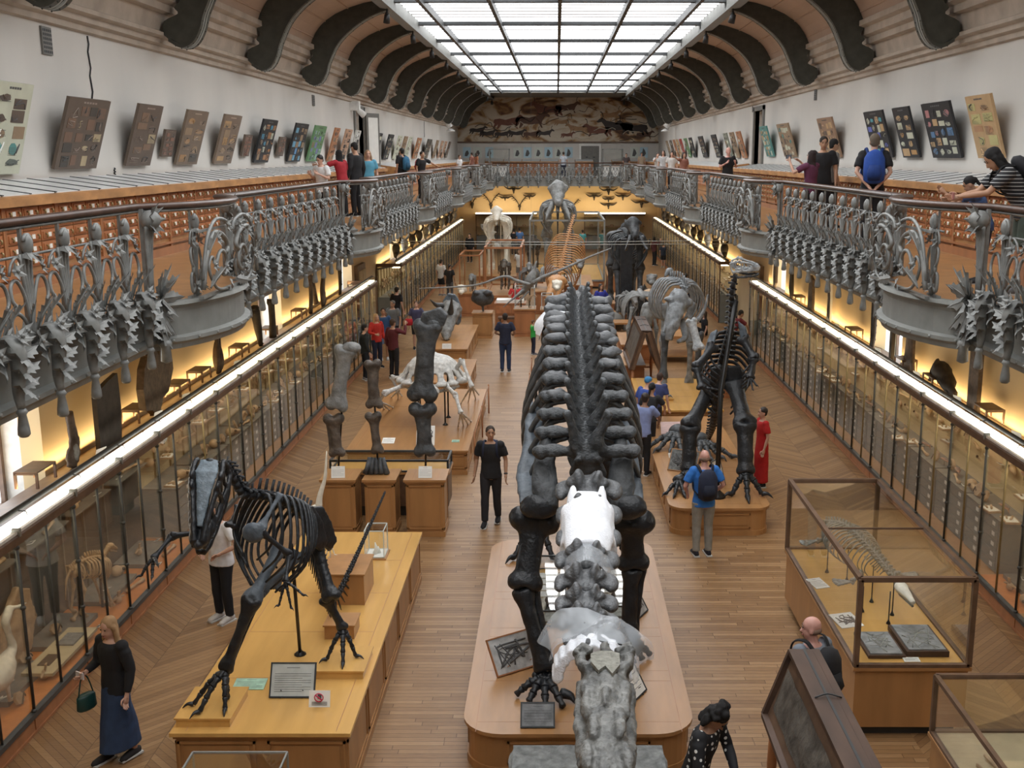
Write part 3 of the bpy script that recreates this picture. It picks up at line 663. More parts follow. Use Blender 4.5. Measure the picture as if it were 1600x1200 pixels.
LB = [(13.1, 14.35, 6.18, 7.3, CRM, [TAN, TEAL, (.12, .14, .12), BRN], 'cream display board with a plant drawing, nearest on the left gallery wall'),
      (15.0, 16.9, 6.22, 7.22, BRN, [(.2, .12, .08), (.45, .36, .22), (.07, .06, .05)], 'large wide brown display board of fossil drawings on the left wall'),
      (17.5, 18.95, 6.24, 7.24, BRN, [(.22, .14, .09), (.4, .32, .2), (.08, .07, .06)], 'tall brown display board between the widest board and a small plaque'),
      (19.8, 21.4, 6.24, 7.24, (.19, .14, .10), [TAN, (.38, .22, .10), (.12, .1, .08)], 'brown display board with a tan bell curve shape'),
      (22.0, 23.6, 6.24, 7.24, (.20, .145, .105), [TAN, (.44, .28, .14), (.1, .08, .06)], 'brown display board with a pale central strip, left wall'),
      (24.9, 26.6, 6.24, 7.24, BLK, [TAN, (.08, .3, .45), (.4, .2, .09), CRM], 'black display board with orange and blue pictures'),
      (28.0, 29.9, 6.24, 7.24, BLK, [TAN, (.12, .3, .55), (.15, .35, .5)], 'black display board with large blue pictures on the left wall'),
      (30.2, 32.2, 6.24, 7.24, GRN, [TAN, (.35, .5, .45), (.2, .2, .4)], 'green display board on the left gallery wall'),
      (32.9, 33.9, 6.24, 7.24, ORG, [TAN, BRN], 'narrow orange display board on the left gallery wall'),
      (34.6, 36.0, 6.24, 7.24, PNK, [TAN, BRN, BLK], 'pink display board with rows of small dark figures'),
      (36.3, 37.5, 6.24, 7.24, WHT, [(.3, .35, .4), BRN, BLK], 'white display board just before the left gallery door')]
for t in LB: board(-1, *t)
k = 1
for (y0, y1, c, nm) in ((40.6, 42.2, BLK, 'black and tan'), (43.4, 45.2, BLK, 'black and grey'), (46.1, 47.6, CRM, 'pale green'), (47.9, 49.3, TAN, 'tan'), (49.5, 50.8, CRM, 'cream'), (52.4, 54.4, ORG, 'orange'), (56.5, 59.0, (.07, .065, .05), 'dark brown'), (60.7, 62.2, TAN, 'narrow tan'), (63.3, 64.8, PNK, 'pinkish'), (65.4, 66.8, PNK, 'orange pink'), (67.6, 69.0, BRN, 'narrow brown')):
    board(-1, y0, y1, 6.24, 7.24, c, [TAN, BRN, CRM], '%s display board, %s beyond the door on the left gallery wall' % (nm, ORD[k])); k += 1
for (y0, y1, lab) in ((18.98, 19.5, 'small dark plaque right of the tall brown board'), (23.85, 24.4, 'small brown plaque before the orange and blue board'), (26.85, 27.45, 'small pinkish plaque between the two black boards')):
    o = board(-1, y0, y1, 6.38, 6.85, BRN, [(.25, .13, .09)], lab, lean=.12)
RB = [(17.3, 18.75, 6.36, 7.38, SAND, [(.45, .25, .13), (.5, .45, .2)], 'plain sandy display board nearest the camera on the right wall'),
      (19.1, 21.1, 6.36, 7.36, BLK, [CRM, SAND, (.45, .2, .2), (.1, .2, .35)], 'wide black display board with cream map pieces, red and blue'),
      (21.3, 22.7, 6.36, 7.36, BLK, [CRM, SAND, (.45, .25, .09)], 'black display board with cream and amber cards'),
      (23.0, 24.9, 6.36, 7.36, BLK, [SAND, (.1, .35, .4), (.12, .15, .45), CRM], 'black display board with turquoise and violet pictures, behind the blue backpack'),
      (27.2, 29.3, 6.36, 7.36, (.30, .19, .12), [SAND, BRN], 'brown display board behind the man in black, right wall'),
      (32.3, 34.6, 6.36, 7.36, TAN, [CRM, TEAL, BRN], 'tan display board with a teal strip, right wall'),
      (35.6, 37.3, 6.36, 7.36, TEAL, [SAND, CRM], 'teal display board just before the right gallery door')]
for t in RB: board(1, *t)
k = 1
for (y0, y1, c, nm) in ((40.7, 42.0, ORG, 'orange'), (42.3, 43.6, TAN, 'tan'), (43.9, 45.2, (.25, .27, .22), 'grey green'), (47.0, 48.9, BLK, 'black'), (51.2, 53.4, BLK, 'dark'), (55.4, 57.0, BLK, 'black and green'), (57.6, 59.2, GRN, 'green'), (60.0, 61.3, (.35, .05, .04), 'red'), (61.8, 63.0, SAND, 'sand'), (63.4, 64.6, ORG, 'rust'), (65.2, 66.6, BRN, 'brown'), (67.4, 68.8, TAN, 'pale brown')):
    board(1, y0, y1, 6.3, 7.3, c, [TAN, BRN, CRM], '%s display board, %s beyond the door on the right gallery wall' % (nm, ORD[k])); k += 1
# blue animal prints on the far wall
for i, x in enumerate((-6.5, -5.75, -4.95, -3.0, -2.3, -1.55, -.85, -.15, .55, 5.1, 5.75)):
    b = MB(); c_ = [(.45, .62, .70), (.62, .66, .60)][i % 2]; b.box(0, .55, -.04, 0, 0, .72, 0)
    b.prism([(.12, -.042, .12), (.3, -.042, .1), (.42, -.042, .3), (.35, -.042, .5), (.22, -.042, .46 + .02 * i), (.15, -.042, .3)], (0, -.006, 0), 1)
    o = b.build('animal_print', [pcol(c_), 'card_ink']); o.location = (x, YF, 6.2); tag(o, 'pale %s print with a dark animal, %s from the left under the mural' % ('blue' if i % 2 == 0 else 'cream', ORD[i + 1]), 'print', 'animal prints under the mural')
# vents and cracks on the upper walls
for (sg, y, z, s) in ((-1, 15.1, 7.72, .36), (-1, 31.5, 7.75, .3), (1, 30.6, 7.85, .3)):
    b = MB(); b.box(-.02, .03, 0, s * .8, 0, s, 0)
    for i in range(5):
        for j in range(6): b.box(.03, .034, .03 + i * s * .15, .03 + i * s * .15 + s * .09, .02 + j * s * .155, .02 + j * s * .155 + s * .09, 1)
    o = b.build('vent_grille', ['shelf_grey', 'bar_black']); o.location = (XL if sg < 0 else XR, y, z); o.rotation_euler = (0, 0, 0 if sg < 0 else pi)
    tag(o, 'small dark vent grille under the cornice, %s' % {15.1: 'high on the left wall near the camera', 31.5: 'farther one on the left wall', 30.6: 'on the right wall'}[y], 'vent')
for (sg, y, z1, z0_) in ((-1, 16.6, 8.1, 7.2), (-1, 57.8, 8.1, 7.3), (-1, 17.2, 6.2, 6.08), (1, 40.2, 8.1, 7.9)):
    b = MB(); xw = (XL + .012) if sg < 0 else (XR - .012); b.tube([(xw, y + .03 * sin(i * 2.1), z1 + (z0_ - z1) * i / 8) for i in range(9)], .012, 4); o = b.build('wall_cable', 'bar_black'); tag(o, 'thin dark cable running down the %s wall %s' % ('left' if sg < 0 else 'right', {16.6: 'to the widest brown board', 57.8: 'to a dark board beyond the door', 17.2: 'below the widest brown board', 40.2: 'beside the door'}[y]), 'cable')
# spotlights clipped under the skylight frame
b = MB(); b.box(-.02, .02, -.02, .02, 0, .12, 0); b.tube([(0, -.02, -.02), (0, .06, -.22)], [.07, .09], 10, 0); b.ell((0, .0, 0), .05, 0, su=8, sv=5); sm_ = b.mesh('spotlight', ['lamp_black'])
for i, y in enumerate(RIB_Y[2:]):
    for sg in (-1, 1):
        o = put(sm_, 'spotlight', (CXH + sg * 4.42, y - .35, 9.93), random.uniform(-.6, .6) + (0 if sg < 0 else .4), 'black spotlight under the skylight frame, %s side, by the %s iron rib' % ('left' if sg < 0 else 'right', ORD[i + 1]), 'spotlight', 'spotlights under the skylight')
# white horn loudspeakers, not lit, where the last ribs meet the mural
for sg in (-1, 1):
    b = MB(); b.tube([(0, 0, 0), (sg * .2, 0, .25), (sg * .25, 0, .55)], [.18, .14, .08], 10); b.lathe([(.1, -.2), (.25, -.3), (.27, -.34)], (0, 0, .1), 12); o = b.build('white_horn_lamp', 'white_paint'); o.location = (CXH + sg * 6.35, 66., 8.0); tag(o, 'white horn shaped lamp below the last rib on the %s' % ('left' if sg < 0 else 'right'), 'lamp')
b = MB(); b.box(0, .3, -.12, .12, 0, .3); b.tube([(.15, 0, .1), (.4, .2, -.15)], [.08, .12], 8); o = b.build('emergency_light', 'white_paint'); o.location = (XL, 37.4, 7.85); tag(o, 'white emergency light above the left gallery door', 'light')
# ---------------------------------------------------------------- glazed wall cases
CFL, CFR = -5.9, 6.3          # fronts of the wall cases
BAYW = 1.42; CT = 2.36; CB = .22
def case_bay(kind):
    """local: front at x=0, interior towards -x (depth .92), y 0..BAYW"""
    D = .92; root = thing('wall_case', 'x', 'display case')
    b = MB(); b.box(-D, -.02, 0, BAYW, 0, CB, 0); b.box(-.02, 0, .02, BAYW - .02, .03, CB - .04, 1); b.box(-.04, .03, 0, BAYW, CB - .03, CB + .03, 2); b.box(-.02, .02, 0, BAYW, 0, .03, 0); b.box(-.02, .008, -.01, .02, 0, CB, 0)
    b.build('plinth', ['red_oak', 'red_oak', 'post_dark'], root)
    b = MB(); b.box(-D, -.04, 0, BAYW, CB, CB + .015, 0); b.build('case_floor', 'case_orange' if kind in ('dark', 'open') else 'oak_top', root)
    b = MB(); b.box(-D, -D + .03, 0, BAYW, CB, 2.12, 0); b.build('back_panel', {'dark': 'case_back_dark', 'teal': 'case_back_teal'}.get(kind, 'case_back_sand'), root)
    b = MB(); b.tube([(0, 0, CB), (0, 0, CT - .1)], .019, 8); 
    for z in (CB + .04, .9, 1.5, CT - .16): b.ell((0, 0, z), (.034, .034, .03), su=8, sv=5)
    b.build('front_post', 'post_dark', root)
    b = MB(); b.tube([(-.01, BAYW / 2, CB), (-.01, BAYW / 2, CT - .1)], .017, 6); b.build('middle_post', 'brass_post' if kind != 'dark' else 'post_dark', root)
    b = MB()
    for yy in (.02, BAYW * .5): b.box(-D + .03, -D + .06, yy, yy + .03, CB, 2.12)
    b.build('back_post', 'brass_post' if kind != 'dark' else 'shelf_grey', root)
    b = MB(); b.box(-.012, -.006, .02, BAYW - .02, CB + .02, CT - .1); b.build('glass_pane', 'case_glass', root)
    b = MB(); b.prism([(-.02, 0, CT - .13), (.05, 0, CT - .11), (.05, 0, CT - .02), (.03, 0, CT), (-.02, 0, CT)], (0, BAYW, 0), 0)
    b.prism([(-D, 0, 2.12), (-.02, 0, CT - .05), (-.02, 0, CT), (-.22, 0, CT), (-D, 0, 2.16)], (0, BAYW, 0), 1); b.prism([(-D - .03, 0, 2.165), (-.24, 0, CT + .004), (-.24, 0, CT + .014), (-D - .03, 0, 2.18)], (0, BAYW, 0), 0); b.build('cornice', ['walnut', 'iron_fascia'], root)
    b = MB(); b.box(-.22, .0, 0, BAYW, CT + .001, CT + .012, 0); b.box(-.19, -.04, .03, BAYW - .03, CT + .012, CT + .05, 1); b.box(.0, .035, 0, BAYW, CT, CT + .03, 2); b.box(-.03, .06, -.02, .02, CT - .03, CT + .06, 0)
    b.build('strip_light', ['iron_fascia', 'lamp_tube' if kind != 'drawers' else 'lamp_tube_yellow', 'white_paint'], root)
    b = MB(); b.box(-.35, -.06, .05, BAYW - .05, CT - .16, CT - .15); b.build('inside_lamp', mat('case_lamp', (1, 1, 1), .5, emis=(1, .86, .62), estr=4.5 if kind == 'dark' else 13), root)
    if kind in ('drawers', 'teal'):
        b = MB(); b.box(-D + .05, -.30, .08, BAYW - .02, CB + .015, 1.05, 0); b.box(-D + .05, -.28, .06, BAYW, 1.05, 1.07, 1); b.box(-.3, -.295, BAYW / 2 + .02, BAYW / 2 + .05, CB, 1.05, 2)
        dr = b.build('drawer_cabinet', ['drawer_grey', 'shelf_grey', 'bar_black'], root)
        d = MB(); d.box(0, .012, 0, .60, 0, .145, 0); d.box(.012, .016, .40, .50, .05, .11, 1)
        dm = d.mesh('grey_drawer', ['drawer_grey', 'card_white'])
        for c in range(2):
            for r_ in range(5): child('grey_drawer', dm, dr, (-.30, .1 + c * .66, .25 + r_ * .16), 0)
        b = MB(); b.box(-D + .03, -.55, .02, BAYW - .02, 1.62, 1.635); b.build('shelf', 'glass', root)
        b = MB(); b.box(-D + .03, -.66, .02, BAYW - .02, 1.36, 1.375); b.build('shelf', 'glass', root)
    else:
        b = MB(); b.box(-D + .03, -.68, .1, BAYW - .1, 1.55, 1.57); b.build('shelf', 'shelf_grey', root)
        b = MB(); b.box(-D + .06, -.35, .12, BAYW - .25, CB + .015, CB + .08); b.build('display_plinth', 'shelf_grey', root)
    return root
PROTO = {}
def fos(kind, seed):
    random.seed(seed * 31 + len(kind)); b = MB()
    if kind == 'slab':
        k = 7; w_, h = random.uniform(.12, .2), random.uniform(.14, .24); poly = [(0, w_ * cos(2 * pi * j / k) * random.uniform(.8, 1.1) * .8, h / 2 + h * .55 * sin(2 * pi * j / k) * random.uniform(.8, 1.1)) for j in range(k)]
        b.prism(poly, (.035, 0, 0), 0, Matrix.Rotation(R(-22), 4, 'Y')); q = [(.04, .06 * cos(j * 1.3), h / 2 + .06 * sin(j * 1.9)) for j in range(5)]; b.tube(curve(q, 3), .008, 5, 1, cap=True)
        z0 = min(v[2] for v in b.v); b.v = [(v[0], v[1], v[2] - z0) for v in b.v]; return b.mesh('fossil_slab', ['stone_pale', 'bone_brown'])
    if kind == 'bone':
        L = random.uniform(.18, .34); b.tube([(0, -L, .03), (.01, -L * .8, .03), (.02, 0, .04), (.01, L * .8, .03), (0, L, .03)], [.035, .022, .015, .024, .038], 8); b.ell((0, L, .03), (.04, .03, .03)); b.ell((.02, -L, .03), (.03, .03, .028)); return b.jitter(.006, 20).mesh('fossil_bone', ['bone_tan'])
    if kind == 'skull':
        b.ell((0, -.05, .09), (.08, .11, .08)); b.tube([(.02, .02, .08), (.03, .14, .06), (.03, .26, .045)], [.06, .045, .02], 8); b.tube([(.02, -.02, .025), (.03, .12, .015), (.03, .25, .02)], [.03, .02, .012], 6)
        for s in (-1, 1): b.ell((.02 + .06 * s, .02, .10), .025, 1, su=8, sv=5)
        return b.mesh('fossil_skull', ['bone_tan', 'bone_brown'])
    if kind == 'card': b.prism([(0, 0, 0), (.07, 0, .02), (.07, 0, .026), (0, 0, .006)], (0, .13, 0)); b.prism([(.01, .02, .0105), (.06, .02, .0245), (.06, .02, .0255), (.01, .02, .0115)], (0, .07, 0), 1); return b.mesh('label_card', ['card_white', 'card_ink'])
    if kind == 'ammonite': b.tube(scroll((0, .1), .1, 0, 1.9, 26, x=.03, shrink=.85), [.035 * (1 - i / 34) for i in range(27)], 7); return b.mesh('spiral_shell', ['bone_tan'])
    if kind == 'tray': b.box(0, .22, 0, .3, 0, .03, 0); b.box(.02, .20, .02, .28, .03, .034, 1); b.tube([(.05, .06, .05), (.12, .2, .05)], .018, 6, 2); b.tube([(.14, .05, .05), (.16, .15, .05)], .014, 6, 2); return b.mesh('specimen_tray', ['stone_pale', 'card_white', 'bone_tan'])
    if kind == 'fish': b.tube(curve([(.02, -.14, .1), (.02, -.05, .12), (.02, .06, .11), (.02, .13, .1), (.02, .17, .1)], 3), [.008, .02, .035, .045, .05, .05, .048, .04, .03, .02, .014, .012, .012], 8, 0, sq=.4); b.prism([(.02, .15, .1), (.02, .21, .15), (.02, .19, .1), (.02, .21, .05)], (.008, 0, 0), 0); b.tube([(0.02, 0, 0), (.02, 0, .09)], .004, 4, 1); return b.mesh('fish_model', ['paint_fish', 'steel_rod'])
    if kind == 'vertebra': b.ell((0, 0, .06), (.05, .06, .055)); b.prism([(0, -.015, .1), (.02, -.03, .2), (.02, .03, .2), (0, .015, .1)], (.02, 0, 0)); b.tube([(0, -.13, .08), (0, 0, .1), (0, .13, .08)], [.012, .03, .012], 6); return b.mesh('fossil_vertebra', ['bone_tan'])
mat('paint_fish', (.08, .16, .28), .4, var=.6, scale=9, col2=(.45, .2, .08))
for k in ('slab', 'bone', 'skull', 'card', 'ammonite', 'tray', 'fish', 'vertebra'): PROTO[k] = [fos(k, s) for s in range(3)]
NAMES = {'slab': ('fossil_slab', 'tan fossil slab'), 'bone': ('fossil_bone', 'long tan fossil bone'), 'skull': ('fossil_skull', 'small brown fossil skull'), 'card': ('label_card', 'white label card'), 'ammonite': ('spiral_shell', 'coiled tan shell fossil'), 'tray': ('specimen_tray', 'pale tray of specimens'), 'fish': ('fish_model', 'small blue fish model'), 'vertebra': ('fossil_vertebra', 'tan fossil vertebra')}
GRP = {'slab': 'fossil slabs in the wall cases', 'bone': 'fossil bones in the wall cases', 'skull': 'fossil skulls in the wall cases', 'card': 'label cards in the wall cases', 'ammonite': 'spiral shells in the wall cases', 'tray': 'specimen trays in the wall cases', 'fish': 'fish models in the wall cases', 'vertebra': 'fossil vertebrae in the wall cases'}
PL = {'drawers': [('front', .55), ('middle', .7), ('back', .85)]}
def stock(side, sgn, x, y, i, kind, where, seed):
    """place specimens inside one bay; x front plane"""
    random.seed(seed); spots = []
    if kind in ('drawers', 'teal'):
        for j in range(5): spots.append((-.48 + random.uniform(-.08, .1), .14 + j * .27, 1.07, 'drawer top'))
        for j in range(3): spots.append((-.70, .22 + j * .46, 1.635, 'upper shelf'))
        for j in range(3): spots.append((-.80, .3 + j * .42, 1.375, 'lower shelf'))
        pool = ['slab', 'card', 'bone', 'tray', 'slab', 'skull', 'ammonite', 'vertebra'] + (['fish', 'fish'] if kind == 'teal' else [])
    else:
        for j in range(4): spots.append((-.25 - .35 * (j % 2), .2 + j * .3, CB + (.016 if j % 2 == 0 else .08), 'case floor'))
        for j in range(2): spots.append((-.80, .35 + j * .6, 1.57, 'shelf'))
        pool = ['slab', 'card', 'bone', 'skull', 'card', 'vertebra']
    used = {}
    for (dx, dy, z, pl) in spots:
        k = random.choice(pool); key = (k, pl); used[key] = used.get(key, 0) + 1
        if used[key] > 2: k = 'card'; key = (k, pl); used[key] = used.get(key, 0) + 1
        if used[key] > 2: continue
        me = random.choice(PROTO[k]); nm, lb = NAMES[k]; px = x - sgn * -1 * 0
        X = x + dx if sgn < 0 else x - dx
        Y = y + dy
        q = 'nearer ' if used[key] == 1 else 'farther '
        kk = lb.split(' ')[0]
        put(me, nm, (X, Y, z), (0 if sgn < 0 else pi) + random.uniform(-.3, .3), '%s%s on %s, %s bay of %s case' % (q, lb, pl, ORD[i], side) + where, {'card': 'card', 'tray': 'tray', 'fish': 'fish model'}.get(k, 'fossil'), GRP[k])
def run_case(side, sgn, y0, y1, kinds, where, seed):
    x = CFL if sgn < 0 else CFR; i = 0; y = y0; protos = {}
    while y + BAYW <= y1 + .01:
        i += 1; kd = kinds(i)
        lab = 'glazed wall case bay with lit top, %s from the camera on the %s%s' % (ORD[i], side, where)
        loc = (x, y, 0) if sgn < 0 else (x, y + BAYW, 0); rz = 0 if sgn < 0 else pi
        if kd not in CASES: CASES[kd] = case_bay(kd); o = CASES[kd]; o.location = loc; o.rotation_euler = (0, 0, rz); o['label'] = lab; o['group'] = 'glazed wall cases'
        else: copy_tree(CASES[kd], loc, rz, lab, 'glazed wall cases')
        stock(side, sgn, x, y, i, kd, where, seed + i); y += BAYW
    # end panel of glass with corner posts
    return y
CASES = {}
ye = run_case('left', -1, 7.0, 36.0, lambda i: 'dark' if i < 8 else 'drawers', '', 100)
ye2 = run_case('right', 1, 8.3, 36.2, lambda i: 'teal' if 3 <= i <= 11 and i != 5 else ('open' if i in (5,) else 'drawers'), '', 200)
run_case('left', -1, 41.2, 71, lambda i: 'drawers', ', far run', 300)
run_case('right', 1, 42, 73, lambda i: 'drawers', ', far run', 400)
for (sgn, y, lab) in ((-1, ye, 'left near case, far end'), (1, ye2, 'right near case, far end'), (-1, 41.15, 'left far case, near end'), (1, 41.95, 'right far case, near end')):
    x = CFL if sgn < 0 else CFR; b = MB(); X0, X1 = (x - .92, x) if sgn < 0 else (x, x + .6)
    b.box(X0, X1, y, y + .02, 1.1, CT, 1); b.box(X0, X1, y, y + .04, 0, 1.1, 0); b.box(X0, X1, y - .01, y + .05, CT - .1, CT + .02, 2)
    for xx in (X0, X1): b.box(xx - .02, xx + .02, y, y + .04, 0, CT, 2)
    o = b.build('case_end', ['drawer_grey', 'case_glass', 'walnut']); tag(o, 'glass and grey end panel closing the %s' % lab, 'panel')
# black cable rail along the case tops, with brackets
for sgn, side in ((-1, 'left'), (1, 'right')):
    for (y0, y1, nm) in ((7, 36, 'near'), (41.5, 71, 'far')):
        x = (CFL - .23) if sgn < 0 else (CFR + .23); b = MB(); b.tube([(x, y0, CT + .10), (x, y1, CT + .10)], .035, 8)
        y = y0 + .5
        while y < y1: b.tube([(x, y, CT + .10), (x + .12 * -sgn, y, CT + .09), (x + .14 * -sgn, y, CT - .01)], .008, 4); y += 1.42
        o = b.build('barrier_tube', 'bar_black'); tag(o, 'long black tube along the top of the %s %s wall case' % (side, nm), 'tube')
# far wall cases
for i, x in enumerate((-5.6, -4.2, -2.8, 1.9, 3.3, 4.7)):
    b = MB(); W = 1.4; b.box(x, x + W, 75.9, YF - .02, 0, .9, 0); b.box(x, x + W, YF - .1, YF - .02, .9, 2.3, 1); b.box(x, x + W, 75.8, YF - .02, 2.3, 2.42, 2); b.box(x, x + .05, 75.85, 75.9, 0, 2.3, 2)
    for r_ in range(5): b.box(x + .9, x + 1.1, 75.88, 75.9, .1 + r_ * .16, .17 + r_ * .16, 4)
    b.box(x, x + W, 76.0, 76.8, 1.5, 1.53, 3)
    for q in range(4): b.ell((x + .2 + q * .32, 76.3, 1.0 + .6 * (q % 2)), (.14, .1, .09), 3, su=8, sv=5)
    b.box(x, x + W, 75.8, 75.95, 2.42, 2.5, 5)
    o = b.build('end_wall_case', ['drawer_grey', 'case_back_sand', 'walnut', 'bone_tan', 'card_white', 'lamp_tube']); tag(o, 'grey and tan display case against the end wall, %s from the left' % ORD[i + 1], 'display case', 'end wall cases')
# ---------------------------------------------------------------- big specimens standing on the case tops
def topspec(me_fn, mats, y, x, z, lab, cat, name, sgn, rz=0):
    b = MB(); me_fn(b); o = b.build(name, mats); o.location = (x, y, z); o.rotation_euler = (0, 0, rz); return tag(o, lab, cat)
ZT = 2.29
def slab_poly(pts, t=.07): return lambda b: (b.prism([(0, y, z) for y, z in pts], (t, 0, 0)), b.jitter(.006, 9))
LT = CFL - .62; RT = CFR + .50
def on_left(px0, px1, py0, py1, x=LT):
    """extent of something standing at x on the left case top, read from its photo box"""
    return None
# left wall
topspec(lambda b: (b.tube(curve([(0, 0, 0), (0, .05, .12), (.02, .10, .3), (.02, .07, .5), (.02, .02, .75)], 4), [(.05, .12)] * 3 + [(.06, .17)] * 4 + [(.05, .13)] * 3 + [(.05, .09)] * 3 + [(.05, .07)] * 4, 10), b.ell((.05, .06, .2), (.03, .08, .13), 1)), ['bone_brown', 'bone_grey'], 14.08, LT, ZT, 'dark skull with a pale hollow, first specimen on the left case top', 'fossil', 'hollow_skull', -1)
topspec(slab_poly([(0, 0), (.75, 0), (.82, .45), (.78, .98), (.45, .93), (.0, .83)]), 'fossil_dark', 14.88, LT, ZT, 'dark rectangular fossil slab standing on the left case top', 'fossil', 'fossil_plaque', -1)
topspec(slab_poly([(.55, 0), (.8, .25), (1.05, .3), (1.35, .62), (1.3, .95), (1.0, 1.12), (.8, 1.1), (.72, .95), (.6, 1.2), (.48, 1.0), (.3, 1.02), (.1, .85), (0, .55), (.05, .2), (.3, .15)], .12), 'bone_brown', 16.48, LT, ZT, 'large lobed dark shield bone on the left case top', 'fossil', 'shield_bone', -1)
def jaws(b, h, w_=.12, teeth=0):
    for s in (-1, 1):
        P = curve([(0, .03 * s, .0), (.02, .07 * s, h * .3), (.02, w_ * s * .7, h * .65), (.03, w_ * s, h)], 4); b.tube(P, [(.04, .07 - .004 * i) for i in range(len(P))], 7)
        for k in range(teeth): z = h * (.2 + .7 * k / teeth); b.ell((.05, (.06 + w_ * .5 * k / teeth) * s, z), (.02, .035, .03), su=6, sv=4)
topspec(lambda b: (b.tube(curve([(0, .0, 0), (0, .03, .3), (0, 0, .6)], 4), [.03, .08, .1, .11, .11, .1, .09, .07, .05], 8), jaws(b, .95, .09)), 'bone_brown', 20.58, LT, ZT, 'tall narrow brown snout bone on the left case top', 'fossil', 'snout_bone', -1)
topspec(lambda b: (b.tube(curve([(0, .35, 0), (0, .2, .4), (0, .02, .9)], 4), [.05, .06, .07, .08, .09, .09, .1, .1, .1], 6), [b.ell((0, .35 - .04 * k, .05 + .09 * k), (.07, .07, .03), su=7, sv=4) for k in range(10)]), 'fossil_dark', 23.28, LT, ZT, 'leaning dark toothed bone before the second left window', 'fossil', 'toothed_bone', -1)
topspec(lambda b: b.tube(curve([(0, .0, 0), (0, .02, .4), (0, 0, .75), (0, .02, .88)], 4), [(.08, .16)] * 3 + [(.07, .13)] * 6 + [(.09, .19)] * 4, 9), 'fossil_dark', 24.68, LT, ZT, 'stout dark limb bone before the second left window', 'fossil', 'limb_bone', -1)
topspec(lambda b: (b.tube(curve([(0, .1, 0), (0, .25, .5), (0, .2, 1.1), (0, .3, 1.25)], 4), [(.05, .13)] * 13, 7), b.tube([(0, .35, .95), (0, .75, .2)], [.07, .09], 7)), 'bone_brown', 28.48, LT, ZT, 'tall split brown bone on the left case top', 'fossil', 'split_bone', -1)
topspec(lambda b: b.tube(curve([(0, 0, 0), (0, -.1, .4), (0, .1, .8), (0, .3, 1.1)], 4), [(.04, .3), (.04, .33), (.04, .34), (.04, .33), (.04, .31), (.04, .28), (.04, .25), (.04, .22), (.04, .2), (.04, .17), (.04, .13), (.04, .08), (.04, .03)], 7), 'bone_brown', 30.28, LT, ZT, 'pointed brown plate on the left case top', 'fossil', 'plate_bone', -1)
topspec(lambda b: jaws(b, 1.5, .2, 3), 'fossil_dark', 32.58, LT, ZT, 'tall forked dark jaw beside the third left window', 'fossil', 'forked_jaw', -1)
# right wall
topspec(slab_poly([(0, 0), (.42, 0), (.45, 1.05), (.38, 1.15), (.02, 1.2)]), 'bone_brown', 17.18, RT, ZT, 'tall plain brown slab on the right case top', 'fossil', 'fossil_plaque', 1)
topspec(slab_poly([(0, 0), (.42, .05), (.45, 1.0), (.2, 1.1), (.05, .9)]), 'fossil_dark', 14.78, RT, ZT, 'dark slab at the right edge on the right case top', 'fossil', 'fossil_plaque', 1)
def openskull(b, L=.9, flip=1):
    b.tube(curve([(0, 0, .38), (0, -L * .35 * flip, .34), (0, -L * .75 * flip, .16), (0, -L * flip, .08)], 3), [(.16, .17)] * 3 + [(.13, .13)] * 3 + [(.07, .07)] * 3 + [(.03, .03)], 9); b.tube([(.0, 0, .2), (0, -L * .6 * flip, .06), (0, -L * .95 * flip, .02)], [.05, .04, .02], 6)
    for a in range(4): b.tube(curve([(0, .05 * flip, .35), (.05, (.25 + .06 * a) * flip, .5 - .1 * a), (0, (.4 + .02 * a) * flip, .25 - .06 * a)], 3), .035, 5)
topspec(lambda b: openskull(b, .85), 'fossil_dark', 18.98, RT, ZT, 'long snouted black skull lying on the right case top', 'fossil', 'long_skull', 1)
topspec(lambda b: (b.tube(curve([(0, .25, 0), (0, .05, .1), (0, -.1, .3), (0, -.15, .8)], 4), [(.05, .13)] * 5 + [(.05, .22)] * 8, 7), b.tube(curve([(0, -.4, 0), (0, -.3, .4), (0, -.3, .9)], 3), [(.05, .08)] * 7, 6)), 'bone_brown', 20.78, RT, ZT, 'brown hip shaped bone right of the window on the right', 'fossil', 'hip_bone', 1)
topspec(slab_poly([(0, 0), (.16, 0), (.17, .82), (.1, .92), (.0, .85)]), 'fossil_dark', 21.78, RT, ZT, 'slim dark bone before the bright right window', 'fossil', 'slim_bone', 1)
topspec(lambda b: jaws(b, 1.1, .14, 5), 'fossil_dark', 23.18, RT, ZT, 'forked black jaw left of the bright right window', 'fossil', 'forked_jaw', 1)
topspec(lambda b: (b.prism([(0, y, z) for y, z in ((0, 0), (.35, .05), (.3, .6), (.45, .95), (.1, 1.15), (0, .6))], (.05, 0, 0), 0), b.prism([(-.01, y, z) for y, z in ((.05, .1), (.28, .15), (.25, .6), (.36, .9), (.12, 1.05), (.05, .6))], (.005, 0, 0), 1)), ['card_white', 'bone_brown'], 26.88, RT, ZT, 'white slab with a dark striped fin on the right case top', 'fossil', 'fin_slab', 1)
topspec(slab_poly([(0, 0), (.55, 0), (.5, .9), (.4, .95), (.1, .85)]), 'bone_brown', 28.78, RT, ZT, 'brown slab with a jagged top, right case top', 'fossil', 'fossil_plaque', 1)
topspec(slab_poly([(0, .1), (.2, 0), (.42, .3), (.3, .9), (.18, 1.15), (.08, .7)]), 'fossil_dark', 31.38, RT, ZT, 'pointed dark plate on the right case top', 'fossil', 'plate_bone', 1)
topspec(slab_poly([(0, .2), (.3, 0), (.42, .5), (.4, .9), (0, .95)]), 'bone_brown', 33.78, RT, ZT, 'brown block shaped bone, farthest on the near right case', 'fossil', 'block_bone', 1)
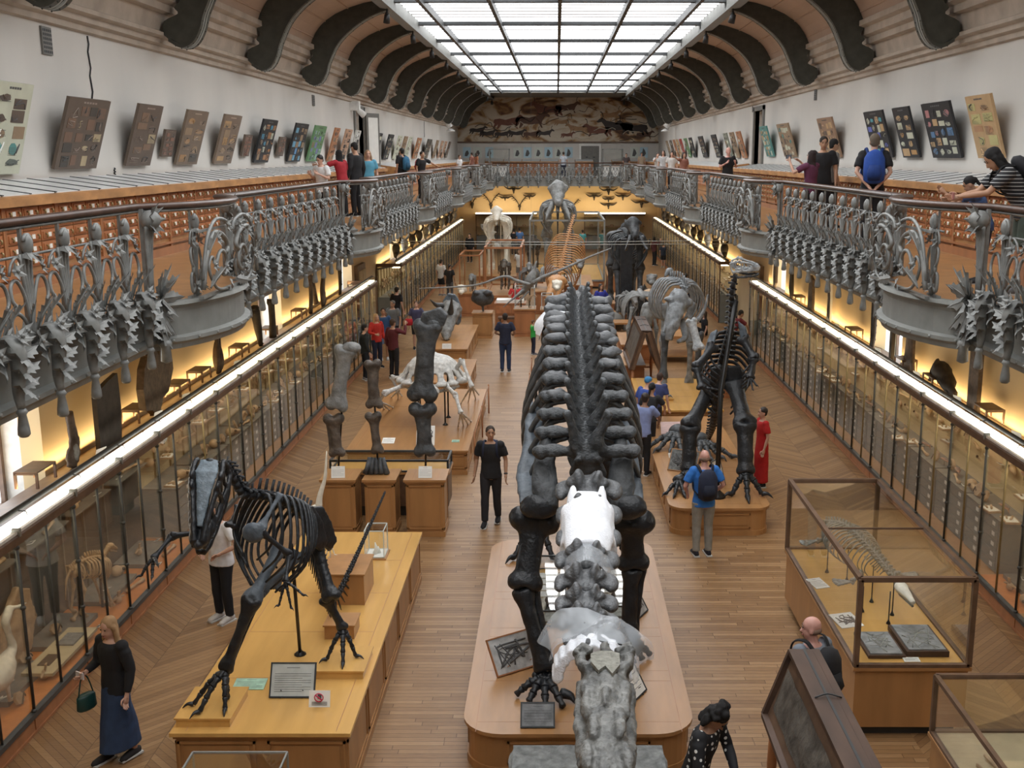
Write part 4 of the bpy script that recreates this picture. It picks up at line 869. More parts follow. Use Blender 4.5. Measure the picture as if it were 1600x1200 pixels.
# heads and tusks on the far runs
for i in range(11):
    for sgn, side in ((-1, 'left'), (1, 'right')):
        y = 43.5 + i * 2.5; x = (LT if sgn < 0 else RT) - .12 * sgn; random.seed(i * 7 + sgn)
        def f(b, i=i):
            b.ell((0, 0, .45), (.16, .22, .24)); b.tube([(0, 0, .35), (.0, -.25, .15)], [.14, .06], 8); b.tube([(0, 0, 0), (0, 0, .3)], .02, 5)
            h = .5 + .3 * random.random()
            for s in (-1, 1): b.tube(curve([(.03 * s, .05, .6), (.16 * s, .2 * s, .6 + h * .3), (.1 * s, .3 * s, .6 + h)], 3), [.05, .05, .045, .04, .035, .02, .01], 6)
        topspec(f, 'fossil_dark' if (i + sgn) % 3 else 'bone_grey', y, x, ZT, '%s horned skull on the far %s case top, %s from the camera' % ('dark' if (i + sgn) % 3 else 'grey', side, ORD[i + 1]), 'skull', 'horned_skull', sgn)
# small wooden stands and cards on the case tops
def stand(b): b.box(0, .3, 0, .03, .18, .21); b.box(0, .3, .5, .53, .18, .21); b.box(0, .3, 0, .53, .2, .22); [b.box(x, x + .03, y, y + .03, 0, .2) for x in (0, .27) for y in (0, .5)]
sb = MB(); stand(sb); stm = sb.mesh('wooden_stand', ['walnut'])
cb = MB(); cb.prism([(0, 0, 0), (.05, 0, .16), (.055, 0, .16), (.005, 0, 0)], (0, .2, 0), 0); cb.box(.02, .08, .08, .1, 0, .01, 1); cdm = cb.mesh('standing_card', ['card_white', 'bar_black'])
for i, y in enumerate((13.1, 16.5, 18.4, 19.6, 22.2, 24.6, 27.6)): put(stm, 'wooden_stand', (XL + .06, y, ZT), 0, 'small brown wooden stand against the left wall on the case top, %s from the camera' % ORD[i + 1], 'stand', 'wooden stands on the case tops')
for i, y in enumerate((16.5, 19.0, 20.7, 24.5, 30.4)): put(stm, 'wooden_stand', (XR - .34, y, ZT), 0, 'small brown wooden stand against the right wall on the case top, %s from the camera' % ORD[i + 1], 'stand', 'wooden stands on the case tops')
for i, y in enumerate((14.4, 16.6, 17.9, 20.9)): put(cdm, 'standing_card', (CFL - .45, y, ZT), -.3, 'white label card standing on the left case top, %s from the camera' % ORD[i + 1], 'card', 'label cards on the case tops')
for i, y in enumerate((15.5, 17.9, 20.0, 22.5, 25.9)): put(cdm, 'standing_card', (CFR + .42, y, ZT), pi + .3, 'white label card standing on the right case top, %s from the camera' % ORD[i + 1], 'card', 'label cards on the case tops')
# antlered heads on the far wall above the cases
def head(b, s, style):
    b.ell((0, -.1, 0), (.12 * s, .12, .14 * s)); b.tube([(0, -.1, 0), (0, -.2, -.3 * s)], [.1 * s, .05 * s], 7)
    for g in (-1, 1):
        if style == 0: b.tube(curve([(.05 * g, -.1, .1 * s), (.4 * g * s, -.15, .05 * s), (.75 * g * s, -.1, .25 * s)], 4), [.06, .07, .07, .065, .06, .05, .04, .03, .01], 6)
        else:
            b.tube(curve([(.05 * g, -.1, .1 * s), (.25 * g * s, -.12, .45 * s), (.6 * g * s, -.1, .8 * s)], 4), .035, 5)
            for k in range(4): b.tube([(g * s * (.2 + .12 * k), -.12, s * (.35 + .13 * k)), (g * s * (.35 + .16 * k), -.2, s * (.35 + .1 * k))], [.03, .01], 5)
for i, (x, z, s, st) in enumerate(((-5.9, 3.05, 1, 1), (-4.6, 3.0, 1.0, 1), (-3.0, 4.05, .9, 0), (-3.6, 3.45, .55, 0), (-2.6, 2.9, .9, 1), (-1.9, 3.55, .6, 0), (2.6, 3.55, .8, 0), (3.6, 3.95, .9, 0), (4.6, 3.55, .8, 0), (3.6, 3.35, .6, 0), (3.6, 2.95, .8, 0), (5.9, 3.1, 1.0, 0), (1.1, 2.8, .7, 1))):
    b = MB(); head(b, s, st); o = b.build('mounted_skull', 'fossil_dark'); o.location = (x, YF - .05, z); tag(o, '%s skull %s on the end wall, %s from the left' % (('wide horned', 'antlered')[st], ('dark', 'black')[i % 2], ORD[i + 1]), 'skull', 'mounted skulls on the end wall')
# ---------------------------------------------------------------- people
SK = {'fair': (.56, .33, .24), 'pink': (.60, .32, .26), 'tan': (.42, .23, .14), 'brown': (.27, .14, .085)}
def skin(k): return mat('skin_' + k, SK[k], .5, var=.05)
def cloth(c, rough=.85): return mat('cloth_%d_%d_%d' % tuple(int(x * 999) for x in c), c, rough, var=.10, scale=14, bump=.15)
DOT = bpy.data.materials.new('cloth_dotted')
def _dot():
    n, l, b = nodes(DOT); tc = n.new('ShaderNodeTexCoord'); vo = n.new('ShaderNodeTexVoronoi'); vo.inputs['Scale'].default_value = 15; vo.inputs['Randomness'].default_value = .25
    l.new(tc.outputs['Object'], vo.inputs[0]); k = mth(n, l, 'LESS_THAN', vo.outputs['Distance'], .24); mx = n.new('ShaderNodeMix'); mx.data_type = 'RGBA'; l.new(k, mx.inputs[0])
    mx.inputs[6].default_value = (.012, .012, .014, 1); mx.inputs[7].default_value = (.75, .75, .72, 1); l.new(mx.outputs[2], b.inputs['Base Color']); b.inputs['Roughness'].default_value = .8
_dot()
STR = bpy.data.materials.new('cloth_striped')
def _str():
    n, l, b = nodes(STR); tc = n.new('ShaderNodeTexCoord'); sp = n.new('ShaderNodeSeparateXYZ'); l.new(tc.outputs['Object'], sp.inputs[0])
    k = mth(n, l, 'LESS_THAN', mth(n, l, 'FRACT', mth(n, l, 'MULTIPLY', sp.outputs[2], 26)), .16); mx = n.new('ShaderNodeMix'); mx.data_type = 'RGBA'; l.new(k, mx.inputs[0])
    mx.inputs[6].default_value = (.015, .015, .018, 1); mx.inputs[7].default_value = (.6, .6, .6, 1); l.new(mx.outputs[2], b.inputs['Base Color']); b.inputs['Roughness'].default_value = .8
_str()
REST = ((.06, -.03, -.29), (.07, .05, -.54))
def hand(b, w_, d, side, fwd, s=1., curl=.35):
    """palm and five fingers added to the body mesh; w_ wrist, d hand direction, side +1 right"""
    d = V(d).normalized(); f = V(fwd); f = (f - d * d.dot(f)); f = f.normalized() if f.length > .01 else frame(d)[0]; x = d.cross(f) * side   # thumb side ~ f
    c = w_ + d * .045 * s
    b.tube([w_ - d * .02 * s, w_ + d * .02 * s, w_ + d * .06 * s, w_ + d * .09 * s], [(.024 * s, .02 * s), (.034 * s, .018 * s), (.040 * s, .016 * s), (.036 * s, .013 * s)], 8, up=x)
    for i, (o, L) in enumerate(((.028, .068), (.010, .078), (-.009, .072), (-.027, .056))):
        p0 = w_ + d * .08 * s + f * o * s; L *= s
        p1 = p0 + d * L * .45 + x * L * .12 * curl * 2; p2 = p1 + (d * (1 - curl) + x * curl * 1.2).normalized() * L * .33; p3 = p2 + (d * (1 - 1.7 * curl) + x * curl * 2).normalized() * L * .28
        b.tube([p0, p1, p2, p3], [.0095 * s, .009 * s, .0083 * s, .006 * s], 6)
    p0 = w_ + d * .03 * s + f * .03 * s
    b.tube([p0, p0 + (d * .6 + f * .9).normalized() * .035 * s, p0 + (d * .9 + f * .6).normalized() * .062 * s + x * .006, p0 + (d * 1 + f * .3).normalized() * .08 * s + x * .012], [.013 * s, .0115 * s, .010 * s, .007 * s], 6)
def person(label, loc, face, h=1.75, top=((.02, .02, .02), 'short'), bottom=('trousers', (.02, .02, .022)), shoes=(.03, .03, .03), hair=((.03, .02, .015), 'short'), sk='fair',
           ra=REST, la=REST, lean=0., bend=0., head=(0, 0), step=0., legs=None, vox=.02, stout=1., z=0., group=None, seat=None, watch=False):
    """face: heading in degrees, 0 looks away from the camera (+Y), 180 towards it. Arms: elbow and wrist offsets from the shoulder (outwards, forwards, up)"""
    s = h / 1.75; root = thing('person', label, 'person', (loc[0], loc[1], z), R(face), group)
    near = vox < .015
    def torso(t, zz):
        """point on the spine; zz height above hips, bent forwards"""
        a = R(lean) + R(bend) * max(0, t); return V((0, 0, 0))
    hz = (.93 if seat is None else seat) * s
    def sp(d):                                                      # d metres along the spine from the hip
        p = V((0, 0, hz)); n = 8
        for i in range(n):
            a = R(lean) + R(bend) * (i + .5) / n; p += V((0, sin(a), cos(a))) * d * s / n * 1.
        return p
    aT = R(lean) + R(bend); U = V((0, sin(aT), cos(aT))); F = V((0, cos(aT), -sin(aT)))
    hip, ch, ne = sp(0), sp(.35), sp(.56)
    sh = sp(.49)
    S = {1: sh + V((.185 * s * stout ** .5, 0, 0)), -1: sh + V((-.185 * s * stout ** .5, 0, 0))}
    A = {}
    for g, (e, w_) in ((1, ra), (-1, la)):
        E = S[g] + V((g * e[0], e[1], e[2])) * s; W = S[g] + V((g * w_[0], w_[1], w_[2])) * s; A[g] = (S[g], E, W)
    Lg = {}
    for g in (1, -1):
        hp = V((.09 * g * s, 0, hz - .03 * s))
        if legs: k, a = legs[0 if g > 0 else 1]; k = V((g * k[0], k[1], k[2])) * s; a = V((g * a[0], a[1], a[2])) * s
        else: st = step * g; a = V((.10 * g * s, st, .085 * s + max(0, -st) * .15)); k = V((.095 * g * s, st * .45 + .03 * s, .50 * s))
        Lg[g] = (hp, k, a)
    q = stout
    def torso_tube(b, e=0., z0=-.12, z1=.53, collar=True):
        P = [(-.12, .15, .10), (-.02, .168, .115), (.08, .155, .105), (.18, .145, .10), (.28, .160, .11), (.38, .178, .115), (.46, .172, .10), (.505, .11, .075), (.53, .066, .062)]
        P = [p for p in P if z0 <= p[0] <= z1]
        b.tube([sp(p[0]) if p[0] >= 0 else V((0, 0, hz + p[0] * s)) for p in P], [((p[1] * q + e) * s, (p[2] * q + e) * s) for p in P], 14, up=F)
    b = MB(); torso_tube(b)
    hd = ne + U * .0 * s; hy, hp_ = R(head[0]), R(head[1]); HM = Matrix.Rotation(hy, 3, 'Z') @ Matrix.Rotation(hp_ - aT * .6, 3, 'X')
    HU = HM @ V((0, 0, 1)); HF = HM @ V((0, 1, 0)); HX = HM @ V((1, 0, 0)); hc = ne + (U * .5 + HU * .5).normalized() * .115 * s + HF * .02 * s
    b.tube([sp(.46), ne, hc - HU * .02 * s], [.062 * s, .052 * s, .05 * s], 10)
    b.ell(hc + HU * .035 * s - HF * .012 * s, (.074 * s, .092 * s, .088 * s), X=HM, su=14, sv=10); b.ell(hc - HU * .035 * s + HF * .015 * s, (.058 * s, .068 * s, .075 * s), X=HM, su=12, sv=8); b.ell(hc - HU * .085 * s + HF * .045 * s, (.032 * s, .03 * s, .025 * s), X=HM, su=8, sv=6)
    b.tube([hc + HF * .075 * s + HU * .012 * s, hc + HF * .104 * s - HU * .03 * s, hc + HF * .08 * s - HU * .042 * s], [.010 * s, .015 * s, .012 * s], 7)
    for g in (1, -1): b.ell(hc + HX * .075 * s * g - HF * .01 * s - HU * .01 * s, (.012 * s, .02 * s, .034 * s), X=HM, su=8, sv=6)
    for g in (1, -1):
        a0, e0, w0 = A[g]; b.tube([a0 - V((g * .03 * s, 0, .0)), a0 + (e0 - a0) * .2, a0 + (e0 - a0) * .6, e0, e0 + (w0 - e0) * .35, w0], [.052 * s, .052 * s, .044 * s, .037 * s, .038 * s, .025 * s], 10)
        b.tube([w0, w0 + (w0 - e0).normalized() * .05 * s], [.026 * s, .03 * s], 8)
        p0, k0, a1 = Lg[g]; b.tube([p0, p0 + (k0 - p0) * .3, k0, k0 + (a1 - k0) * .3, a1], [.088 * s, .08 * s, .054 * s, .058 * s, .036 * s], 10)
        b.tube([a1 + V((0, -.03 * s, -.04 * s)), a1 + V((.0, .06 * s, -.05 * s)), a1 + V((.01 * g, .15 * s, -.06 * s))], [.035 * s, .036 * s, .022 * s], 8)
    body = remesh(b, max(vox, .012), 2)
    for g in (1, -1):
        a0, e0, w0 = A[g]; fw = V((0, 1, .3)) if abs((w0 - e0).normalized().y) < .8 else V((-g * .6, 0, 1))
        hand(body, w0 + (w0 - e0).normalized() * .02 * s, w0 - e0, g, fw, s)
    body.build('body', [skin(sk)], root)
    # face
    if near or vox < .021:
        b = MB()
        for g in (1, -1): b.ell(hc + HX * .030 * s * g + HF * .077 * s + HU * .018 * s, (.012 * s, .008 * s, .007 * s), X=HM, su=8, sv=5)
        b.build('eyes', mat('eye_dark', (.03, .02, .015), .2), root)
        b = MB(); b.tube([hc + HX * .022 * s * g + HF * .083 * s - HU * .062 * s for g in (-1, 0, 1)], [.004 * s, .008 * s, .004 * s], 6); b.build('lips', mat('lips', (.38, .12, .10), .5), root)
        b = MB()
        for g in (1, -1): b.tube([hc + HX * .016 * s * g + HF * .088 * s + HU * .036 * s, hc + HX * .045 * s * g + HF * .076 * s + HU * .036 * s], .0045 * s, 5)
        b.build('eyebrows', cloth(hair[0]), root)
    # hair
    b = MB(); st = hair[1]; hs = 6
    if st != 'bald':
        b.ell(hc + HU * .048 * s - HF * .024 * s, (.083 * s, .096 * s, .088 * s), X=HM, su=14, sv=10)
        if st == 'long':
            b.ell(hc - HF * .055 * s - HU * .03 * s, (.085 * s, .055 * s, .12 * s), X=HM)
            for k in range(7):
                t = (k - 3) / 3; b.tube(curve([hc + HX * .07 * s * t - HF * (.06 - .05 * abs(t)) * s + HU * .03 * s, hc + HX * .088 * s * t - HF * (.07 - .06 * abs(t)) * s - HU * .11 * s, ch + V((.10 * s * t, 0, .06 * s)) - F * (.11 - .13 * abs(t) ** 3) * s], 4), [.034 * s] * 6 + [.028 * s, .022 * s, .012 * s], 7)
        elif st == 'bun': b.ell(hc + HU * .03 * s - HF * .11 * s, (.04 * s, .045 * s, .045 * s), X=HM); b.tube(curve([hc - HF * .12 * s, hc - HF * .14 * s - HU * .1 * s, hc - HF * .12 * s - HU * .2 * s], 3), [.03 * s] * 4 + [.02 * s] * 3, 7)
        elif st == 'curly':
            random.seed(3)
            for k in range(60):
                u = random.uniform(0, 2 * pi); v = random.uniform(-1.0, 1.3); r_ = .10 * s; p = hc + HU * (.05 * s + sin(v) * .09 * s - (.12 * s if random.random() < .45 else 0)) + HX * cos(v) * cos(u) * r_ * 1.15 - HF * (abs(sin(u)) * r_ * 1.1 - .0)
                b.ell(p, random.uniform(.022, .04) * s, su=7, sv=5)
        elif st == 'cap': b.ell(hc + HU * .07 * s, (.086 * s, .10 * s, .06 * s), X=HM); b.tube([hc + HF * .08 * s + HU * .06 * s, hc + HF * .15 * s + HU * .055 * s], [(.06 * s, .012 * s), (.04 * s, .008 * s)], 8, up=HU)
        else: b.ell(hc - HF * .05 * s - HU * .005 * s, (.074 * s, .05 * s, .07 * s), X=HM)
        hm = remesh(b, max(vox, .012), 1, .006 * s, 30)
        F0 = hc + HF * .062 * s
        hm.v = [tuple(V(v) - HF * max(0, (V(v) - hc).dot(HF) - .055 * s) * (1 if abs((V(v) - hc).dot(HU)) < .06 * s else .2)) for v in hm.v] if st not in ('cap',) else hm.v
        hm.build('hair' if st != 'cap' else 'cap', cloth(hair[0], .55), root)
    else:
        b.ell(hc - HF * .03 * s - HU * .012 * s, (.076 * s, .077 * s, .05 * s), X=HM); b.build('stubble_hair', cloth((.22, .14, .10)), root)
    # top garment
    tc, sl = top[0], top[1]; b = MB(); torso_tube(b, .016, -.02 if sl != 'dress' else -.12, .52)
    b.tube([V((0, 0, hz - .10 * s)), V((0, 0, hz + .02 * s))], [(.186 * q * s, .135 * q * s), (.182 * q * s, .128 * q * s)], 14, up=F)
    for g in (1, -1):
        a0, e0, w0 = A[g]
        if sl in ('short', 'dress'): b.tube([a0 - V((g * .05 * s, 0, -.0)), a0 + (e0 - a0) * .3, a0 + (e0 - a0) * .72], [.068 * s, .072 * s, .072 * s], 10)
        elif sl == 'long': b.tube([a0 - V((g * .05 * s, 0, 0)), a0 + (e0 - a0) * .3, e0, e0 + (w0 - e0) * .5, e0 + (w0 - e0) * .93], [.070 * s, .072 * s, .058 * s, .051 * s, .039 * s], 10)
    if sl != 'none':
        for g in (1, -1): b.ell(A[g][0] - V((g * .015 * s, 0, .012 * s)), .076 * s)
    g_ = remesh(b, max(vox, .013), 2, .007 * s, 9); g_.build('shirt' if sl != 'dress' else 'dress', [tc if not isinstance(tc, tuple) else cloth(tc)], root)
    # lower garment
    kind, bc = bottom; b = MB()
    b.tube([V((0, 0, hz + .04 * s)), V((0, 0, hz - .05 * s)), V((0, 0, hz - .11 * s))], [(.158 * q * s, .118 * q * s), (.172 * q * s, .128 * q * s), (.165 * q * s, .11 * q * s)], 14, up=(0, 1, 0))
    if kind in ('skirt', 'wide') and not legs:
        rz = .10 if kind == 'skirt' else .16
        b.tube([V((0, 0, hz)), V((0, .01, hz - .25 * s)), V((0, 0, .45 * s)), V((0, 0, rz * s))], [(.165 * s, .13 * s), (.185 * s, .15 * s), (.175 * s, .15 * s + step * .6), (.18 * s, .15 * s + step)], 14, up=(0, 1, 0))
    else:
        for g in (1, -1):
            p0, k0, a1 = Lg[g]; e = .016
            if kind == 'shorts': b.tube([p0, p0 + (k0 - p0) * .4, p0 + (k0 - p0) * .92], [.100 * s, .098 * s, .085 * s], 10)
            else: b.tube([p0, p0 + (k0 - p0) * .3, k0, k0 + (a1 - k0) * .35, a1 + V((0, 0, -.0))], [(.088 * q + e) * s, (.08 + e) * s, (.056 + e) * s, (.056 + e) * s, (.044 + e) * s], 10)
    remesh(b, max(vox, .013), 2, .006 * s, 8).build({'skirt': 'skirt', 'shorts': 'shorts'}.get(kind, 'trousers'), [cloth(bc)], root)
    for g in (1, -1):
        a1 = Lg[g][2]; b = MB(); zf = a1.z - .085 * s
        b.tube([(a1.x, a1.y - .065 * s, zf + .045 * s), (a1.x, a1.y, zf + .055 * s), (a1.x + .004 * g, a1.y + .09 * s, zf + .045 * s), (a1.x + .01 * g, a1.y + .17 * s, zf + .032 * s), (a1.x + .01 * g, a1.y + .205 * s, zf + .025 * s)], [(.032 * s, .04 * s), (.044 * s, .054 * s), (.046 * s, .044 * s), (.044 * s, .031 * s), (.02 * s, .018 * s)], 10, up=(0, 0, 1))
        b.box(a1.x - .045 * s, a1.x + .045 * s, a1.y - .085 * s, a1.y + .2 * s, zf, zf + .02 * s, 1)
        b.build('shoe', [cloth(shoes), cloth((.55, .55, .53))], root)
    if watch:
        e0, w0 = A[-1][1:]; d = (w0 - e0).normalized(); b = MB(); b.tube([w0 - d * .04, w0 - d * .015], .033 * s, 10); b.build('wrist_watch', 'bar_black', root)
    root['_a'] = 1; del root['_a']
    fr = Matrix.Translation(V((loc[0], loc[1], z))) @ Matrix.Rotation(R(face), 4, 'Z')
    return dict(root=root, M=fr, ch=fr @ ch, A={g: [fr @ p for p in A[g]] for g in A}, s=s, U=(fr.to_3x3() @ U), F=(fr.to_3x3() @ F), X=(fr.to_3x3() @ V((1, 0, 0))), hc=fr @ hc, sp=lambda d: fr @ sp(d))
def backpack(P, col, label, size=1.):
    s = P['s'] * size; c = P['sp'](.30) - P['F'] * (.20 * P['s']); M4 = Matrix((P['X'], P['F'], P['U'])).transposed().to_4x4(); M4.translation = c
    root = thing('backpack', label, 'backpack', c); b = MB(); X3 = M4.to_3x3().to_4x4()
    def pp(x, y, z): return X3 @ V((x * s, y * s, z * s))
    b.tube([pp(0, 0, -.24), pp(0, -.01, -.2), pp(0, -.02, -.05), pp(0, -.01, .12), pp(0, 0, .2), pp(0, .02, .24)], [(.10 * s, .06 * s), (.15 * s, .09 * s), (.16 * s, .10 * s), (.15 * s, .09 * s), (.11 * s, .07 * s), (.04 * s, .03 * s)], 12, up=X3 @ V((0, 1, 0))); b.jitter(.008, 8); b.build('bag', [cloth(col)], root)
    b = MB(); b.tube([pp(0, -.08, -.2), pp(0, -.12, -.1), pp(0, -.1, .02)], [(.09 * s, .03 * s), (.11 * s, .045 * s), (.08 * s, .03 * s)], 10, up=X3 @ V((0, 1, 0))); b.build('pocket', [cloth(tuple(c_ * .6 for c_ in col))], root)
    for g in (1, -1):
        b = MB(); b.tube(curve([pp(.09 * g, .06, .18), pp(.12 * g, .17, .27), pp(.125 * g, .32, .20), pp(.14 * g, .33, .02), pp(.17 * g, .20, -.12), pp(.13 * g, .06, -.18)], 4), [(.022 * s, .008 * s)] * 21, 6, up=X3 @ V((0, 1, 0))); b.build('strap', [cloth(tuple(c_ * .5 for c_ in col))], root)
    return root
def phone(P, g, label, col=(.02, .02, .025), sz=.075):
    a, e, w_ = P['A'][g]; d = (w_ - e).normalized(); c = w_ + d * .10 * P['s'] + V((0, 0, .02)); b = MB(); b.box(-sz, sz, -.006, .006, -.037, .037, 0); b.box(-sz * .9, sz * .9, -.0075, -.006, -.033, .033, 1)
    o = b.build('phone', [cloth(col, .3), mat('phone_screen', (.2, .25, .32), .15)]); o.location = c; o.rotation_euler = (0, 0, P['root'].rotation_euler.z); return tag(o, label, 'phone')
BLK_ = (.012, .012, .014); NAVY = (.015, .02, .045); DEN = (.03, .05, .12); GREYT = (.25, .24, .22)
PHN = ((.07, .02, -.27), (-.04, .24, -.16)); CAMA = ((.10, .16, -.14), (-.02, .30, .10))
def g0(px, py): p = atz(px, py); return (p.x, p.y)
# on the floor of the nave, near the camera
P = person('man in black t-shirt and dark jeans walking towards the camera in the centre aisle', g0(768, 818), 176, 1.80, (BLK_, 'short'), ('trousers', (.018, .018, .022)), BLK_, ((.04, .028, .02), 'short'), 'tan', ra=((.06, -.05, -.28), (.09, .02, -.53)), la=((.07, -.02, -.28), (.08, .08, -.52)), head=(14, 4), step=.13, vox=.014, watch=True)
backpack(P, (.03, .04, .09), 'dark backpack with tan straps on the man walking up the centre aisle', .9)
P = person('bald man in bright blue t-shirt and grey trousers seen from behind', g0(1097, 868), 8, 1.80, ((.03, .17, .55), 'short'), ('trousers', (.27, .26, .23)), (.02, .02, .03), ((.2, .14, .1), 'bald'), 'pink', ra=((.12, -.02, -.26), (.02, .16, -.42)), la=((.12, .0, -.26), (.04, .16, -.42)), head=(-5, -5), vox=.014)
backpack(P, (.018, .024, .05), 'dark navy backpack on the bald man in bright blue', 1.0)
P = person('long haired blonde woman in black top and long dark blue skirt, lower left', (-4.72, 10.72), 150, 1.66, (BLK_, 'long'), ('wide', (.025, .05, .11)), (.02, .018, .018), ((.36, .22, .11), 'long'), 'fair', ra=((.05, .02, -.27), (-.02, .24, -.30)), la=REST, head=(8, -10), step=.1, vox=.012)
phone(P, 1, 'small white phone in the blonde woman\'s hand', (.6, .55, .55), .06)
b = MB(); b.tube([(0, 0, -.09), (0, 0, -.07), (0, 0, .06), (0, 0, .08)], [(.10, .05), (.12, .06), (.11, .055), (.09, .045)], 12, up=(0, 1, 0)); b.tube(curve([(-.09, 0, .07), (-.04, 0, .26), (.03, 0, .27), (.09, 0, .07)], 5), .008, 6); o = b.build('handbag', [cloth((.01, .05, .045), .4)]); o.location = P['A'][1][2] + V((-.02, .0, -.33)); o.rotation_euler = (0, 0, R(60)); tag(o, 'dark green handbag hanging from the blonde woman\'s arm', 'bag')
P = person('person in white t-shirt and black trousers behind the black dinosaur skeleton on the left', g0(352, 968), 150, 1.76, ((.72, .72, .74), 'short'), ('trousers', BLK_), (.5, .48, .45), ((.05, .04, .03), 'short'), 'fair', ra=((.10, .10, -.24), (-.10, .22, -.34)), la=((.16, .0, -.25), (-.02, .12, -.36)), lean=4, head=(10, 0), vox=.016, stout=1.12)
q = atz(1085, 1185, 0)
P = person('curly haired woman in black blouse with white dots, looking down, bottom edge', (1.26, 9.0), -125, 1.68, (DOT, 'long'), ('trousers', BLK_), BLK_, ((.008, .007, .007), 'curly'), 'tan', ra=((.10, .06, -.26), (-.08, .24, -.42)), la=((.08, .08, -.26), (-.10, .26, -.40)), lean=8, bend=14, head=(0, -38), vox=.012)
b = MB(); b.tube([(0, 0, -.08), (0, 0, -.06), (0, 0, .06), (0, 0, .07)], [(.10, .05), (.13, .06), (.15, .065), (.13, .055)], 12, up=(0, 1, 0)); b.tube([(-.15, 0, .05), (0, 0, .075), (.15, 0, .05)], .012, 6, 1); b.tube([(-.14, -.03, -.01), (.14, -.03, -.01)], .012, 6, 1); o = b.build('waist_bag', [mat('silver_leather', (.55, .48, .36), .3, .5), cloth((.02, .02, .02))]); o.location = P['A'][1][2] * .5 + P['A'][-1][2] * .5 + P['F'] * .10 + V((0, 0, .02)); o.rotation_euler = (0, 0, R(-100)); tag(o, 'shiny silver waist bag held by the curly haired woman', 'bag')
P = person('dark haired child at the bottom edge beside the curly haired woman', (1.42, 8.35), 200, 1.2, ((.03, .03, .04), 'short'), ('trousers', BLK_), BLK_, ((.012, .01, .01), 'short'), 'tan', vox=.016)
P = person('bald man with grey t-shirt behind the tilted rock panel, lower right', (2.62, 10.35), 32, 1.82, ((.17, .19, .22), 'short'), ('trousers', DEN), BLK_, ((.2, .14, .1), 'bald'), 'pink', head=(42, -4), la=((.06, .04, -.27), (.08, .10, -.52)), vox=.013)
backpack(P, BLK_, 'black backpack on the bald man behind the rock panel', 1.05)
# middle distance
P = person('man in navy t-shirt and jeans standing in the centre aisle, back to the camera', g0(790, 581), -3, 1.80, (NAVY, 'short'), ('trousers', (.02, .035, .085)), (.04, .04, .05), ((.02, .015, .012), 'short'), 'brown', ra=((.10, -.02, -.27), (.02, .20, -.34)), la=((.10, -.02, -.27), (.02, .20, -.34)), vox=.018)
person('small child in a bright green shirt beside the centre skeleton', g0(833, 554), -70, 1.16, ((.03, .38, .07), 'short'), ('trousers', NAVY), (.1, .1, .12), ((.14, .07, .04), 'short'), 'fair', ra=((.10, .12, -.2), (.0, .36, -.1)), vox=.018)
person('man in maroon shirt holding up a phone by the left wall case', g0(616, 590), -35, 1.76, ((.10, .015, .02), 'long'), ('trousers', BLK_), BLK_, ((.06, .035, .02), 'short'), 'tan', ra=((.14, .16, -.10), (.02, .32, .12)), la=REST, vox=.018)
person('boy with black hair in a dark jacket at the left wall case', g0(572, 594), -60, 1.66, ((.02, .025, .028), 'long'), ('trousers', (.015, .02, .03)), (.3, .3, .3), ((.012, .01, .01), 'short'), 'fair', vox=.018)
person('blonde woman in red top and dark jacket at the left wall case', g0(590, 574), -140, 1.68, ((.50, .03, .02), 'long'), ('trousers', NAVY), BLK_, ((.45, .28, .13), 'long'), 'fair', ra=((.10, .06, -.27), (0, .26, -.3)), vox=.018)
person('boy in blue and navy jacket and denim shorts among the left group', g0(601, 562), -170, 1.68, ((.03, .08, .20), 'long'), ('shorts', (.15, .22, .35)), (.5, .5, .5), ((.04, .025, .02), 'short'), 'tan', vox=.018)
person('grey haired man in grey shirt among the left group', g0(616, 550), -200, 1.74, ((.16, .17, .18), 'short'), ('trousers', BLK_), BLK_, ((.12, .11, .10), 'short'), 'tan', ra=PHN, vox=.018)
person('man in black t-shirt bending at the end of the left wall case', g0(620, 522), -30, 1.74, (BLK_, 'short'), ('trousers', (.08, .12, .2)), BLK_, ((.02, .015, .01), 'short'), 'fair', lean=6, vox=.018)
person('woman in flowered blouse carrying a red bag beside the left group', g0(652, 545), -170, 1.64, ((.06, .06, .12), 'short'), ('shorts', BLK_), BLK_, ((.1, .06, .04), 'short'), 'fair', la=((.1, .04, -.27), (.04, .2, -.36)), vox=.018)
def small_bag(name, loc, c, lab): b = MB(); b.tube([(0, 0, -.12), (0, 0, -.1), (0, 0, .09), (0, 0, .1)], [(.08, .04), (.13, .05), (.12, .05), (.1, .04)], 10, up=(0, 1, 0)); o = b.build(name, [cloth(c)]); o.location = loc; return tag(o, lab, 'bag')
q = g0(648, 545); small_bag('shoulder_bag', (q[0] - .14, q[1] - .2, .95), (.5, .02, .03), 'red shoulder bag of the woman in the flowered blouse')
person('person in white top at the far left case, back to the camera', g0(690, 462), -30, 1.7, ((.55, .55, .55), 'short'), ('shorts', BLK_), (.2, .2, .2), ((.02, .015, .01), 'short'), 'fair', vox=.024)
person('person in black vest and patterned trousers beside the far left case', g0(703, 470), -20, 1.66, ((.02, .02, .022), 'short'), ('trousers', (.12, .12, .13)), BLK_, ((.015, .012, .01), 'bun'), 'tan', vox=.024)
person('dark dressed person near the end of the far left case', (-5.3, 66.5), 170, 1.75, (BLK_, 'long'), ('trousers', BLK_), BLK_, ((.02, .015, .01), 'short'), 'fair', vox=.03)
person('man in white t-shirt and grey shorts beside the far display tables', g0(812, 443), 160, 1.76, ((.62, .62, .62), 'short'), ('shorts', (.13, .14, .14)), (.4, .4, .4), ((.05, .03, .02), 'short'), 'tan', ra=PHN, vox=.024)
